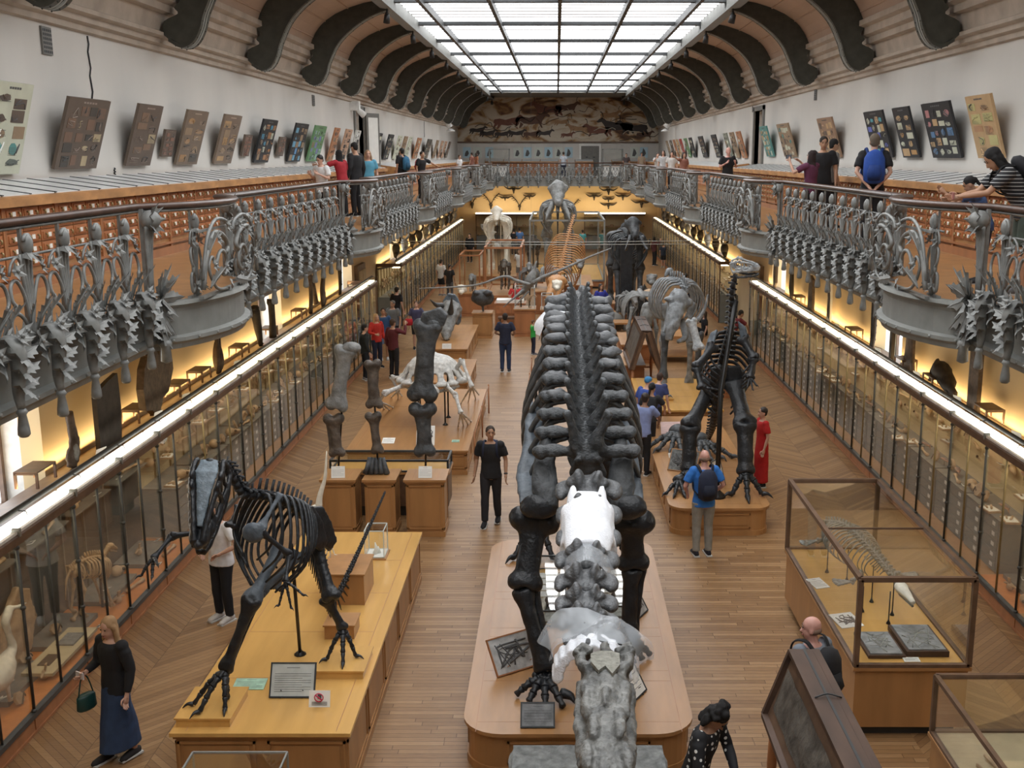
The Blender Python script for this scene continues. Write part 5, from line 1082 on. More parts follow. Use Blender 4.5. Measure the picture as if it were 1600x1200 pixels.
person('person in dark clothes far behind the glass case, left of the pair', g0(803, 398), 0, 1.7, (BLK_, 'short'), ('trousers', BLK_), BLK_, ((.02, .015, .01), 'short'), 'fair', vox=.03)
person('person in blue shirt far behind the glass case, right of the pair', g0(812, 398), 0, 1.75, ((.07, .16, .35), 'short'), ('trousers', BLK_), BLK_, ((.02, .015, .01), 'short'), 'fair', vox=.03)
person('person in turquoise shirt in the far middle behind the whale skeleton', g0(910, 400), 20, 1.7, ((.06, .35, .38), 'short'), ('trousers', BLK_), BLK_, ((.02, .015, .01), 'short'), 'fair', vox=.03)
person('woman in red top and black trousers sitting before the wooden desk', g0(806, 508), 178, 1.68, ((.5, .03, .03), 'short'), ('trousers', BLK_), (.5, .45, .4), ((.1, .05, .03), 'long'), 'fair', ra=PHN, la=PHN, vox=.022)
person('woman in blue t-shirt and light jeans walking by the right tables', g0(938, 514), -150, 1.72, ((.03, .04, .30), 'short'), ('trousers', (.14, .24, .38)), (.2, .2, .2), ((.03, .02, .015), 'long'), 'tan', la=((.14, .02, -.26), (.06, .16, -.34)), vox=.022)
# right group leaning on the base
person('man in light blue shirt with shoulder strap leaning on the right base', g0(1003, 742), -25, 1.72, ((.22, .27, .48), 'short'), ('trousers', BLK_), BLK_, ((.03, .02, .015), 'short'), 'brown', ra=((.10, .14, -.22), (.0, .34, -.40)), lean=10, vox=.018)
person('black haired woman in dark top at the right base', g0(1012, 716), -30, 1.66, ((.02, .02, .024), 'short'), ('trousers', BLK_), BLK_, ((.01, .008, .008), 'bun'), 'tan', ra=((.10, .14, -.22), (.0, .34, -.38)), lean=14, vox=.018)
person('person with a bright blue cap behind the group at the right base', g0(1004, 702), -40, 1.66, ((.04, .08, .32), 'short'), ('trousers', NAVY), BLK_, ((.05, .22, .45), 'cap'), 'fair', lean=14, vox=.018)
person('brown haired person bending over between the two right bases', g0(1022, 690), -30, 1.62, ((.03, .04, .12), 'short'), ('trousers', BLK_), BLK_, ((.05, .025, .015), 'short'), 'fair', lean=24, vox=.018)
person('person in red dress and white sleeves behind the right dinosaur leg', (4.02, 20.6), 100, 1.62, ((.45, .015, .015), 'dress'), ('skirt', (.45, .015, .015)), BLK_, ((.03, .02, .015), 'short'), 'fair', ra=((.08, .12, -.25), (.0, .32, -.3)), vox=.018)
person('man in dark red shirt peering into the right wall case', (5.5, 33.8), -70, 1.72, ((.13, .015, .02), 'short'), ('trousers', BLK_), BLK_, ((.02, .015, .012), 'short'), 'tan', lean=26, head=(0, -10), ra=((.08, .2, -.2), (0, .3, -.4)), vox=.018)
SITL = (((.12, .40, .30), (.10, .72, .085)), ((.12, .42, .34), (.12, .62, .085)))
person('woman in black sitting on the floor against the right wall case', (5.35, 39.0), 95, 1.66, (BLK_, 'short'), ('trousers', BLK_), (.3, .3, .3), ((.05, .03, .02), 'long'), 'fair', seat=.12, legs=SITL, ra=((.08, .2, -.18), (-.02, .42, -.16)), vox=.022)
person('woman with black ponytail in a yellow top facing the far right case', g0(1071, 488), -20, 1.64, ((.60, .36, .02), 'short'), ('trousers', NAVY), BLK_, ((.015, .012, .01), 'bun'), 'brown', vox=.022)
person('small dark haired child beside the woman in yellow', g0(1088, 488), -20, 1.15, ((.05, .05, .06), 'short'), ('trousers', BLK_), BLK_, ((.02, .015, .01), 'short'), 'brown', vox=.022)
person('person in dark maroon at the far right case raising an arm', g0(1022, 415), -60, 1.7, ((.08, .02, .02), 'long'), ('trousers', BLK_), BLK_, ((.02, .015, .01), 'long'), 'fair', ra=CAMA, vox=.03)
person('child in dark shirt at the far right case', g0(1036, 418), -20, 1.45, ((.02, .03, .05), 'short'), ('shorts', BLK_), (.4, .4, .4), ((.02, .015, .01), 'short'), 'fair', vox=.03)
# on the galleries
def gx(px, x): d = abs(x * FPX / (px - PCX)); return (x, d * 1.0)
Z = ZB
person('boy in white t-shirt with dark print standing on the left gallery', gx(509, -4.95), 150, 1.50, ((.7, .7, .7), 'short'), ('trousers', BLK_), BLK_, ((.015, .012, .01), 'short'), 'fair', ra=PHN, la=PHN, head=(0, -20), vox=.02, z=Z)
person('black haired woman in red t-shirt reaching over the left gallery desk', gx(541, -5.15), 60, 1.62, ((.35, .02, .03), 'short'), ('trousers', BLK_), BLK_, ((.01, .008, .008), 'long'), 'tan', la=((.2, .18, -.1), (.2, .42, -.08)), lean=8, vox=.02, z=Z)
person('tall man in black shirt beside the woman in red on the gallery', gx(562, -4.9), 60, 1.80, (BLK_, 'long'), ('trousers', BLK_), BLK_, ((.012, .01, .01), 'short'), 'tan', head=(0, -15), vox=.02, z=Z)
person('fair haired person in light blue shirt on the left gallery', gx(581, -4.9), 200, 1.62, ((.10, .32, .45), 'short'), ('trousers', NAVY), BLK_, ((.3, .18, .1), 'long'), 'fair', vox=.02, z=Z)
P = person('person in dark t-shirt leaning on the left gallery desk', gx(633, -5.1), 50, 1.72, (BLK_, 'short'), ('trousers', BLK_), BLK_, ((.015, .012, .01), 'short'), 'tan', vox=.022, z=Z)
backpack(P, (.03, .13, .24), 'blue backpack on the person at the left gallery desk', .95)
P = person('boy in black t-shirt with red straps leaning on the left railing', gx(662, -4.62), -130, 1.62, (BLK_, 'short'), ('trousers', BLK_), BLK_, ((.02, .015, .01), 'short'), 'tan', la=((.28, .02, -.12), (.52, .1, -.24)), lean=6, vox=.022, z=Z)
backpack(P, (.4, .03, .04), 'red strapped backpack of the boy leaning on the left railing', .8)
for (px, x, f, h, c, hs, lab) in ((721, -4.9, -120, 1.5, (.65, .65, .65), 'short', 'child in white t-shirt at the far left end of the gallery'), (740, -5.4, 60, 1.65, (.25, .1, .07), 'short', 'person in brown top at the far left gallery corner'), (747, -5.2, -60, 1.65, (.5, .2, .1), 'long', 'person in orange top at the far left gallery corner')):
    d = abs(x * FPX / (px - PCX)); person(lab, (x, min(d, 73.5)), f, h, (c, 'short'), ('trousers', BLK_), BLK_, ((.05, .03, .02), hs), 'fair', vox=.03, z=Z)
for (x, y, f, h, c, lab) in ((.45, 74.2, 0, 1.7, (.5, .55, .62), 'person in pale blue and white behind the far railing, left of the grey door'), (4.6, 73.6, 180, 1.6, (.1, .08, .08), 'dark clothed person behind the far railing near the right glass case'), (5.6, 73.4, 180, 1.65, (.45, .35, .25), 'person in beige at the far right end of the gallery')):
    person(lab, (x, y), f, h, (c, 'short'), ('trousers', NAVY), BLK_, ((.05, .03, .02), 'short'), 'fair', vox=.03, z=Z)
for (px, x, f, h, c, hs, arm, lab) in ((1024, 4.9, -160, 1.6, (.6, .6, .58), 'short', CAMA, 'person in white raising a hand at the far right gallery'), (1033, 4.95, 160, 1.7, (.5, .5, .5), 'long', REST, 'dark haired person in pale top, far right gallery'), (1046, 4.95, 170, 1.65, (.6, .58, .55), 'long', REST, 'woman in white top on the right gallery, left of the reaching girl'), (1064, 4.9, -150, 1.6, (.35, .16, .12), 'long', ((.2, .1, .02), (.42, .2, .1)), 'girl in rust top stretching one arm over the right gallery')):
    d = abs(x * FPX / (px - PCX)); person(lab, (x, d), f, h, (c, 'short'), ('trousers', BLK_), BLK_, ((.03, .02, .015), hs), 'fair', ra=arm, vox=.026, z=Z)
person('bald man in black t-shirt standing at the right gallery rail', gx(1132, 5.0), -170, 1.72, (BLK_, 'short'), ('trousers', BLK_), BLK_, ((.2, .12, .1), 'bald'), 'pink', ra=PHN, la=PHN, vox=.022, z=Z)
P = person('woman in plum t-shirt taking a photo on the right gallery', gx(1260, 4.95), 40, 1.58, ((.12, .03, .07), 'short'), ('trousers', BLK_), BLK_, ((.025, .015, .015), 'long'), 'fair', la=((.20, .16, -.16), (.12, .34, .08)), ra=((.14, .2, -.16), (-.08, .36, .06)), vox=.018, z=Z)
phone(P, -1, 'dark phone held up by the woman in plum', sz=.08)
person('man in black t-shirt with glasses standing on the right gallery', gx(1277, 5.3), 165, 1.86, (BLK_, 'short'), ('trousers', BLK_), BLK_, ((.02, .015, .01), 'short'), 'tan', head=(10, -8), vox=.018, z=Z)
person('young person with black hair in profile behind the man with glasses', gx(1291, 5.6), -80, 1.82, ((.2, .19, .18), 'short'), ('trousers', BLK_), BLK_, ((.012, .01, .01), 'short'), 'tan', head=(0, -15), vox=.018, z=Z)
P = person('man in black with hands behind his back facing the right wall', gx(1355, 5.25), -12, 1.84, (BLK_, 'short'), ('trousers', BLK_), BLK_, ((.14, .11, .08), 'short'), 'fair', ra=((.07, -.10, -.28), (-.12, -.20, -.50)), la=((.07, -.10, -.28), (-.12, -.20, -.50)), vox=.016, z=Z)
backpack(P, (.02, .07, .32), 'bright blue backpack on the man facing the right wall', 1.05)
# woman and girl leaning over the nearest right railing
P = person('woman with long black hair in striped top leaning over the right railing', (5.02, 11.75), 82, 1.70, (STR, 'short'), ('shorts', (.05, .065, .05)), (.1, .1, .1), ((.008, .007, .007), 'long'), 'tan', ra=((.03, .22, -.22), (.04, .44, -.28)), la=((-.02, .20, -.22), (-.06, .46, -.26)), lean=22, bend=22, head=(0, -12), vox=.012, z=Z)
backpack(P, (.015, .015, .018), 'black backpack on the woman in the striped top', 1.0)
phone(P, -1, 'phone in a dusty pink cover held over the right railing', (.36, .14, .13), .08)
person('dark haired girl reaching one bare arm down over the right railing', (4.98, 12.75), 78, 1.30, ((.05, .10, .25), 'short'), ('shorts', NAVY), BLK_, ((.012, .01, .01), 'bun'), 'tan', ra=((.02, .24, -.14), (.05, .42, .02)), la=((.0, .30, -.06), (.0, .52, -.26)), lean=14, bend=16, head=(0, -14), vox=.012, z=Z)
# ---------------------------------------------------------------- wooden bases
def rrect(x0, x1, y0, y1, rf, rb, n=7):
    """outline with front (y0) corners of radius rf and back corners of radius rb"""
    out = []
    for (cx_, cy_, r, a0) in ((x0 + rf, y0 + rf, rf, pi), (x1 - rf, y0 + rf, rf, 1.5 * pi), (x1 - rb, y1 - rb, rb, 0), (x0 + rb, y1 - rb, rb, .5 * pi)):
        if r < .01: out.append((cx_, cy_)); continue
        for k in range(n + 1): a = a0 + pi / 2 * k / n; out.append((cx_ + r * cos(a), cy_ + r * sin(a)))
    return out
def base(name, label, x0, x1, y0, y1, h, rf=0, rb=0, mt='oak_top', ms='oak', seams=3, cat='plinth', panels=True, group=None):
    cx_, cy_ = (x0 + x1) / 2, (y0 + y1) / 2; root = thing(name, label, cat, (cx_, cy_, 0), 0, group); O = (cx_, cy_, 0)
    b = MB(); k = .05
    b.prism([(x, y, 0) for x, y in rrect(x0 + k, x1 - k, y0 + k, y1 - k, max(0, rf - k), max(0, rb - k))], (0, 0, h - .04), 0)
    b.prism([(x, y, 0) for x, y in rrect(x0 + k / 2, x1 - k / 2, y0 + k / 2, y1 - k / 2, rf, rb)], (0, 0, .09), 0)
    b.prism([(x, y, h - .075) for x, y in rrect(x0 + k / 2, x1 - k / 2, y0 + k / 2, y1 - k / 2, rf, rb)], (0, 0, .03), 0)
    b.build('body', ms, root, O)
    b = MB(); b.prism([(x, y, h - .04) for x, y in rrect(x0, x1, y0, y1, rf, rb)], (0, 0, .04), 0)
    for i in range(1, seams + 1): yy = y0 + (y1 - y0) * i / (seams + 1); b.box(x0 + .16, x1 - .16, yy - .003, yy + .003, h, h + .001, 1)
    for xx in (x0 + .15, x1 - .15): b.box(xx - .003, xx + .003, y0 + .05, y1 - .05, h, h + .001, 1)
    if rf > .1:
        for i in range(seams + 1):
            yy = y0 + (y1 - y0) * i / (seams + 1); b.box(x0 + .16, x1 - .16, yy + .25, yy + .254, h, h + .001, 1); xx = x0 + (x1 - x0) * (.35 + .3 * (i % 2)); b.box(xx - .002, xx + .002, yy + .25, yy + (y1 - y0) / (seams + 1), h, h + .001, 1)
    b.build('top_board', [mt, 'red_oak'], root, O)
    if panels:
        for (a0, a1, side) in ((x0 + rf, x1 - rf, 'f'), (y0 + rf, y1 - rb, 'l'), (y0 + rf, y1 - rb, 'r')):
            L = a1 - a0; n = max(1, int(round(L / 1.1)))
            for i in range(n):
                p0, p1 = a0 + L * i / n + .06, a0 + L * (i + 1) / n - .06; z0, z1 = .13, h - .11
                if p1 - p0 < .1 or z1 - z0 < .08: continue
                b = MB()
                for (u0, u1, w0, w1, dp) in ((p0, p1, z0, z0 + .025, .018), (p0, p1, z1 - .025, z1, .018), (p0, p0 + .025, z0, z1, .018), (p1 - .025, p1, z0, z1, .018), (p0 + .06, p1 - .06, z0 + .05, z1 - .05, .01)):
                    if side == 'f': b.box(u0, u1, y0 + k - dp, y0 + k, w0, w1)
                    elif side == 'l': b.box(x0 + k - dp, x0 + k, u0, u1, w0, w1)
                    else: b.box(x1 - k, x1 - k + dp, u0, u1, w0, w1)
                b.build('panel', ms, root, O)
    return root
base('museum_plinth', 'long low oak plinth with rounded corners under the centre skeleton', -1.0, 1.46, 10.33, 16.2, .5, .42, .42, seams=4)
base('museum_plinth', 'honey coloured long table plinth under the black predator skeleton, left', -3.85, -2.05, 9.85, 15.75, .78, 0, 0, 'honey_oak', 'oak', 4)
base('museum_plinth', 'rounded oak plinth under the upright dinosaur on the right', 1.93, 3.68, 17.72, 24.4, .5, .3, .1, seams=5)
base('museum_plinth', 'oak plinth behind the rounded right one, holding a long grey leg', 2.0, 3.95, 25.0, 28.8, .5, 0, 0, 'honey_oak', seams=4)
base('museum_plinth', 'wide oak plinth under the white turtle skeleton', -4.3, -1.8, 21.35, 27.3, .52, seams=2)
base('museum_plinth', 'oak plinth under the horned skull with a big frill', -4.2, -2.72, 32.6, 37.5, .62, seams=2)
base('museum_plinth', 'narrow oak plinth between turtle and horned skull', -3.6, -2.35, 28.2, 31.6, .5, seams=2)
def pedestal(x0, x1, y0, y1, h, lab): return base('pedestal', lab, x0, x1, y0, y1, h, ms='oak', mt='oak_top', seams=0, cat='pedestal')
pedestal(-4.02, -3.40, 17.66, 18.35, 1.02, 'left one of the three brown pedestals with giant leg bones')
pedestal(-3.30, -2.72, 17.66, 18.35, 1.02, 'middle one of the three brown pedestals, with a foot bone on it')
pedestal(-2.60, -1.88, 17.66, 18.35, 1.02, 'right and widest of the three brown pedestals')
def tbox(x0, x1, y0, y1, z0, z1, name, lab, m, cat='block'): b = MB(); b.box(x0, x1, y0, y1, z0, z1 - .02); b.box(x0 - .015, x1 + .015, y0 - .015, y1 + .015, z1 - .02, z1); o = b.build(name, m); return tag(o, lab, cat)
TP = .78
tbox(-3.82, -3.28, 9.98, 10.62, TP, TP + .1, 'foot_block', 'wooden block under the near foot of the black predator skeleton', 'honey_oak')
tbox(-2.64, -2.12, 11.0, 11.6, TP, TP + .1, 'foot_block', 'wooden block under the far foot of the black predator skeleton', 'honey_oak')
tbox(-3.0, -2.45, 13.0, 13.7, TP, TP + .42, 'specimen_block', 'brown block under the small white bird skeleton', 'oak')
tbox(-2.75, -2.4, 12.0, 12.35, TP, TP + .18, 'specimen_block', 'small brown block behind the dark tail', 'oak')
tbox(2.35, 2.85, 26.0, 26.6, .5, .56, 'foot_block', 'thin board under the long grey leg', 'honey_oak')
# ---------------------------------------------------------------- skeleton kit
def longbone(p0, p1, r, e0=2., e1=2., flat=.75, amp=.0, up=(0, 1, 0), knob=True, vox=None, seg=12):
    p0, p1 = V(p0), V(p1); L = (p1 - p0).length; b = MB(); pr_ = [(0, e0 * .86), (.05, e0), (.12, e0 * .86), (.22, .5 + e0 * .35), (.35, 1.0), (.5, .94), (.65, 1.0), (.8, .5 + e1 * .35), (.89, e1 * .9), (.96, e1), (1, e1 * .85)]
    b.tube([p0.lerp(p1, t) for t, k in pr_], [(r * k, r * (flat if .2 < t < .8 else flat * (.5 + .42 * k ** .3)) * (1 if .2 < t < .8 else k ** .6)) for t, k in pr_], seg, up=up)
    if knob:
        d = (p1 - p0).normalized(); u = V(up) - d * d.dot(V(up)); u.normalize(); a = u.cross(d)
        for (p, e, s) in ((p0, e0, 1), (p1, e1, -1)):
            for g in (1, -1): b.ell(p + a * g * r * e * .5 + d * s * r * .25, (r * e * .52,) * 3, su=10, sv=7)
    if amp: b.jitter(amp, 1.6 / max(r, .03))
    return b
def rebone(b, vox, amp, sc=8.): return remesh(b, vox, 2, amp, sc)
def vertebra(name, m, spine=1., trans=1., cent=1., split=False):
    """local: Y along the column, Z up, unit length"""
    b = MB(); b.tube([(0, -.45, 0), (0, -.4, 0), (0, 0, 0), (0, .4, 0), (0, .45, 0)], [.30 * cent, .36 * cent, .27 * cent, .36 * cent, .3 * cent], 10)
    b.ell((0, 0, .3), (.22, .36, .2), su=8, sv=6)
    if split:
        for g in (-1, 1): b.tube([(.05 * g, 0, .3), (.26 * g, .05, .3 + .55 * spine), (.36 * g, .08, .3 + .95 * spine)], [(.14, .24), (.10, .22), (.07, .16)], 8, up=(0, 1, 0)); b.ell((.37 * g, .08, .3 + .98 * spine), (.09, .17, .07), su=8, sv=5)
    else: b.tube([(0, 0, .25), (0, -.05, .3 + .5 * spine), (0, -.1, .3 + spine)], [(.09, .26), (.06, .22), (.09, .22)], 8, up=(0, 1, 0))
    for g in (-1, 1):
        b.tube([(.15 * g, 0, .28), (.45 * g * trans, -.02, .36), (.85 * g * trans, .02, .30)], [(.12, .2), (.08, .17), (.13, .15)], 8, up=(0, 1, 0)); b.tube([(.12 * g, .3, .32), (.2 * g, .6, .38)], [.12, .07], 7); b.tube([(.12 * g, -.3, .32), (.2 * g, -.55, .34)], [.1, .07], 7)
    if split:
        for g in (-1, 1): b.ell((.62 * g * trans, 0, .33), (.30, .26, .12), su=10, sv=7); b.ell((.9 * g * trans, .05, .28), (.16, .3, .14), su=10, sv=7); b.ell((.2 * g, 0, .5), (.13, .3, .25), su=8, sv=6)
        return remesh(b, .045, 2, .055, 2.3).mesh('vertebra', m)
    b.jitter(.05, 2.6, spine)
    return b.mesh('vertebra', m)
def orient(d, up=(0, 0, 1)):
    y = V(d).normalized(); z = V(up) - y * y.dot(V(up)); z = z.normalized() if z.length > .01 else V((1, 0, 0)); x = y.cross(z); return Matrix((x, y, z)).transposed()
def column(root, pts, n, s0, s1, me, O, name='vertebra', up=(0, 0, 1), mid=None, stretch=1.):
    C_ = curve(pts, 10); L = [0]
    for i in range(1, len(C_)): L.append(L[-1] + (C_[i] - C_[i - 1]).length)
    out = []
    for k in range(n):
        t = L[-1] * (k + .5) / n; j = next((i for i in range(1, len(L)) if L[i] >= t), len(L) - 1); f = (t - L[j - 1]) / max(1e-6, L[j] - L[j - 1]); p = C_[j - 1].lerp(C_[j], f); d = C_[j] - C_[j - 1]
        u = k / max(1, n - 1); s = s0 + (s1 - s0) * u if mid is None else ((1 - u) ** 2 * s0 + 2 * u * (1 - u) * mid + u * u * s1)
        o = bpy.data.objects.new(name, me); COL.objects.link(o); o.parent = root; o.location = p - V(O); o.rotation_euler = orient(d, up).to_euler(); ly = L[-1] / n
        o.scale = (s, ly * .98 * stretch, s); out.append((p, d.normalized(), s))
    return out
def ribs(root, vs, O, m, w, drop, r=.02, back=.25, names='rib', up=(0, 0, 1), fl=1.6, closure=.55, every=1):
    for i, (p, d, s) in enumerate(vs[::every]):
        u = i * every / max(1, len(vs) - 1); z = V(up); z = (z - d * d.dot(z)).normalized(); x = d.cross(z); W = w(u) if callable(w) else w; D = drop(u) if callable(drop) else drop
        for g in (-1, 1):
            P = curve([p + x * g * s * .35 + z * s * .25, p + x * g * W * .62 + z * s * .05, p + x * g * W - z * D * .38 + d * back * D * .3, p + x * g * W * .96 - z * D * .72 + d * back * D * .7, p + x * g * W * closure - z * D + d * back * D], 4)
            b = MB(); b.tube(P, [(r * (1.25 - .5 * k / len(P)), r * fl * (1.25 - .6 * k / len(P))) for k in range(len(P))], 6, up=d); b.build(names, m, root, O)
def toes(root, O, m, ankle, tips, r, name='toe', claw=True, arch=.5):
    """digits from the ankle to ground tips, each a jointed chain with a claw"""
    for tpt in tips:
        a, t = V(ankle), V(tpt); b = MB(); n = 4; prev = a; mid = a.lerp(t, .5) + V((0, 0, (a.z - t.z) * .12 * arch + r))
        P = curve([a, mid, t + V((0, 0, r * .8))], 6)
        for i in range(n):
            q0, q1 = P[int(i * (len(P) - 1) / n)], P[int((i + 1) * (len(P) - 1) / n)]; k = r * (1.15 - .5 * i / n)
            b.tube([q0, q0.lerp(q1, .12), q0.lerp(q1, .5), q0.lerp(q1, .88), q1], [k * .9, k * 1.15, k * .75, k * 1.05, k * .85], 8)
        if claw: d = (P[-1] - P[-2]); d.z = 0; d.normalize(); b.tube(curve([P[-1], P[-1] + d * r * 1.8 + V((0, 0, r * .3)), P[-1] + d * r * 3.4 - V((0, 0, r * .9))], 3), [r * .75, r * .75, r * .65, r * .5, r * .35, r * .2, r * .05], 7)
        b.jitter(r * .12, 3 / r); b.build(name, m, root, O)
def part(b, name, m, root, O): return b.build(name, m, root, O)
def rod(root, O, p0, p1, r=.02, name='support_rod', m='steel_rod'): b = MB(); b.tube([p0, p1], r, 8); b.lathe([(r * 3.5, 0), (r * 3.5, .01), (r * 1.5, .04), (r, .06)], tuple(p1), 10); return b.build(name, m, root, O)
def arm3(root, O, m, pts, r, names=('humerus', 'forearm'), amp=.004, up=(0, 1, 0)):
    for i in range(len(pts) - 1): part(longbone(pts[i], pts[i + 1], r * (1 - .22 * i), 1.9, 1.8, .8, amp, up), names[i], m, root, O)
# ---------------------------------------------------------------- black predator skeleton (left foreground)
P_ = at; m1, m2 = 'cast_black', 'cast_slate'
VB = vertebra('vertebra', m1, .9, .55, .9); VC = vertebra('vertebra', m1, .5, .8, .9); VT = vertebra('vertebra', m1, .5, .35, .8)
O = V((-2.9, 11.0, TP)); root = thing('predator_skeleton', 'black two legged predator dinosaur skeleton with open toothed jaws, left foreground', 'skeleton', O)
neck = [P_(352, 726, 10.15), P_(362, 742, 10.3), P_(378, 770, 10.4), P_(398, 774, 10.5)]
column(root, neck, 8, .13, .15, VC, O, up=(0, 0, 1))
back = [P_(398, 774, 10.5), P_(425, 778, 10.7), P_(455, 790, 11.0), P_(482, 812, 11.35)]
dv = column(root, back, 12, .15, .17, VB, O)
ribs(root, dv[:11], O, m1, lambda u: .20 + .16 * sin(pi * min(1, u * .9 + .15)), lambda u: .5 + .42 * sin(pi * min(1, u + .1)), .015, .12, closure=.35)
tail = [P_(482, 812, 11.35), P_(500, 868, 11.75), P_(512, 915, 12.1), P_(525, 935, 12.55), P_(548, 890, 13.1), P_(575, 830, 13.8), P_(602, 769, 14.5)]
tv = column(root, tail, 44, .20, .045, VT, O, mid=.10)
for (p, d, s) in tv[2:26:1]:
    b = MB(); z = V((0, 0, 1)); z = (z - d * d.dot(z)).normalized(); L = s * 1.3 + .05; b.tube([p - z * s * .3, p - z * (s * .3 + L * .6) + d * L * .3, p - z * (s * .3 + L) + d * L * .5], [.013, .012, .005], 6); part(b, 'chevron_bone', m1, root, O)
def place(b, F, U, c, s):
    """put locally modelled shape (Y forward, Z up) into the world"""
    Mx = orient(F, U); b.v = [tuple(V(c) + Mx @ (V(p) * s)) for p in b.v]; return b
def theropod_skull():
    b = MB()     # length 1 along Y from occiput (0) to snout (1); half width .2
    for g in (-1, 1):
        b.tube(curve([(.20 * g, .0, .02), (.21 * g, .16, .03), (.17 * g, .42, .0), (.115 * g, .72, -.03), (.05 * g, .97, -.06)], 4), [(.035, .045)] * 17, 8)
        b.tube(curve([(.15 * g, .02, .30), (.165 * g, .2, .31), (.13 * g, .42, .27), (.085 * g, .70, .17), (.045 * g, .95, .06)], 4), [(.035, .035)] * 17, 8)
        b.tube([(.19 * g, .03, .02), (.17 * g, .0, .16), (.15 * g, .02, .3)], [.045, .035, .04], 8); b.tube([(.19 * g, .20, .03), (.185 * g, .22, .16), (.165 * g, .2, .31)], [.03, .025, .035], 7)
        b.tube([(.175 * g, .40, .01), (.165 * g, .39, .14), (.14 * g, .40, .28)], [.035, .03, .035], 7); b.tube([(.13 * g, .66, -.02), (.11 * g, .6, .08), (.09 * g, .62, .2)], [.035, .025, .03], 7)
        b.ell((.07 * g, .86, .03), (.045, .12, .085)); b.ell((.085 * g, .74, .02), (.04, .10, .06)); b.ell((.16 * g, .24, .34), (.035, .06, .045)); b.ell((.145 * g, .37, .32), (.03, .05, .04))
        for k in range(10): t = k / 9; b.tube([(.14 * g - .08 * g * t, .5 + .45 * t, -.04 - .02 * t), (.14 * g - .08 * g * t, .505 + .45 * t, -.11 - .02 * t)], [.014, .003], 5)
    b.ell((0, .03, .2), (.1, .06, .14)); b.ell((0, .97, -.0), (.05, .05, .06)); b.tube([(0, .08, .05), (0, .9, -.03)], [.05, .03], 6)
    return b
def theropod_jaw():
    b = MB()
    for g in (-1, 1):
        b.tube(curve([(.19 * g, .0, -.06), (.19 * g, .2, -.18), (.14 * g, .5, -.26), (.08 * g, .8, -.29), (.03 * g, .93, -.27)], 4), [(.028, .055)] * 5 + [(.026, .065)] * 4 + [(.025, .05)] * 8, 8)
        for k in range(9): t = k / 8; b.tube([(.13 * g - .08 * g * t, .55 + .36 * t, -.23 - .02 * t), (.13 * g - .08 * g * t, .555 + .36 * t, -.17 - .02 * t)], [.012, .003], 5)
    b.ell((0, .9, -.28), (.05, .04, .035)); return b
c0 = P_(332, 738, 10.2); c1 = P_(310, 850, 9.62); F = (c1 - c0); SL = F.length * 1.05; Uu = V((0.15, -.45, .9))
part(remesh(place(theropod_skull(), F, Uu, c0, SL), .012, 1, .006, 14), 'skull', m1, root, O)
b = MB(); b.tube([(0, .02, .31), (0, .2, .335), (0, .42, .28), (0, .62, .21), (0, .80, .13)], [(.11, .018), (.14, .02), (.09, .022), (.065, .02), (.035, .016)], 10, up=(0, 0, 1)); tag(part(remesh(place(b, F, Uu, c0, SL), .012, 1, .004, 12), 'skull_roof', mat('cast_pale', (.15, .19, .22), .45, var=.35, scale=14, bump=.4, bscale=40), root, O), 'pale grey skull roof')
part(remesh(place(theropod_jaw(), F, Uu, c0, SL), .012, 1, .005, 14), 'lower_jaw', m1, root, O)
def blade(pts, t, amp=.01, vox=.02, mid=None):
    """thick curved plate from an outline"""
    P = [V(p) for p in pts]; c = sum(P, V()) / len(P); n = (P[1] - P[0]).cross(P[2] - P[0]); n = n.normalized() if n.length > 0 else V((0, 1, 0)); b = MB(); b.prism([p - n * t / 2 for p in P], n * t); return remesh(b, vox, 3, amp, 7)
# shoulder, arms
sc = longbone(P_(438, 772, 10.35), P_(408, 824, 10.15), .028, 1.5, 2.2, .45); sc.ell(P_(396, 832, 10.1), (.12, .05, .11)); tag(part(remesh(sc, .014, 2, .006, 10), 'shoulder_blade', m2, root, O), 'pale slate shoulder blade')
part(remesh(longbone(P_(372, 790, 10.75), P_(360, 822, 10.6), .03, 1.6, 2.4, .5), .016, 2, .006, 10), 'shoulder_blade', m1, root, O)
E1, W1, H1 = P_(452, 866, 10.2), P_(446, 908, 10.05), P_(447, 925, 10.0)
arm3(root, O, m1, [P_(408, 832, 10.1), E1, W1], .026)
toes(root, O, m1, W1, [P_(436, 948, 10.0), P_(455, 952, 9.98), P_(474, 932, 10.0)], .016, 'finger', arch=0)
E2, W2 = P_(268, 838, 10.45), P_(240, 872, 10.25)
arm3(root, O, m1, [P_(318, 830, 10.6), E2, W2], .028)
toes(root, O, m1, W2, [P_(221, 902, 10.15), P_(238, 904, 10.1), P_(246, 884, 10.05)], .020, 'finger', arch=.6)
# pelvis and legs
for (g, Y, dx) in ((0, 11.15, 0), (1, 11.5, 14)):
    b = MB(); pl = [P_(474 + dx, 792, Y), P_(488 + dx, 790, Y + .1), P_(503 + dx, 815, Y + .2), P_(511 + dx, 845, Y + .25), P_(500 + dx, 862, Y + .2), P_(486 + dx, 850, Y + .05), P_(472 + dx, 822, Y)]
    part(blade(pl, .06, .008, .02), 'hip_blade', m1, root, O)
part(longbone(P_(484, 858, 11.2), P_(405, 925, 10.7), .035, 1.6, 2.3, .6, .004), 'pubis', m2, root, O); part(longbone(P_(462, 862, 11.15), P_(430, 920, 10.9), .03, 1.7, 1.6, .6, .004), 'pubis', m2, root, O)
K1, A1 = P_(394, 936, 10.35), P_(352, 1046, 10.3)
part(rebone(longbone(P_(436, 858, 10.95), K1, .063, 1.5, 1.7, .85), .018, .008), 'thigh_bone', m2, root, O)
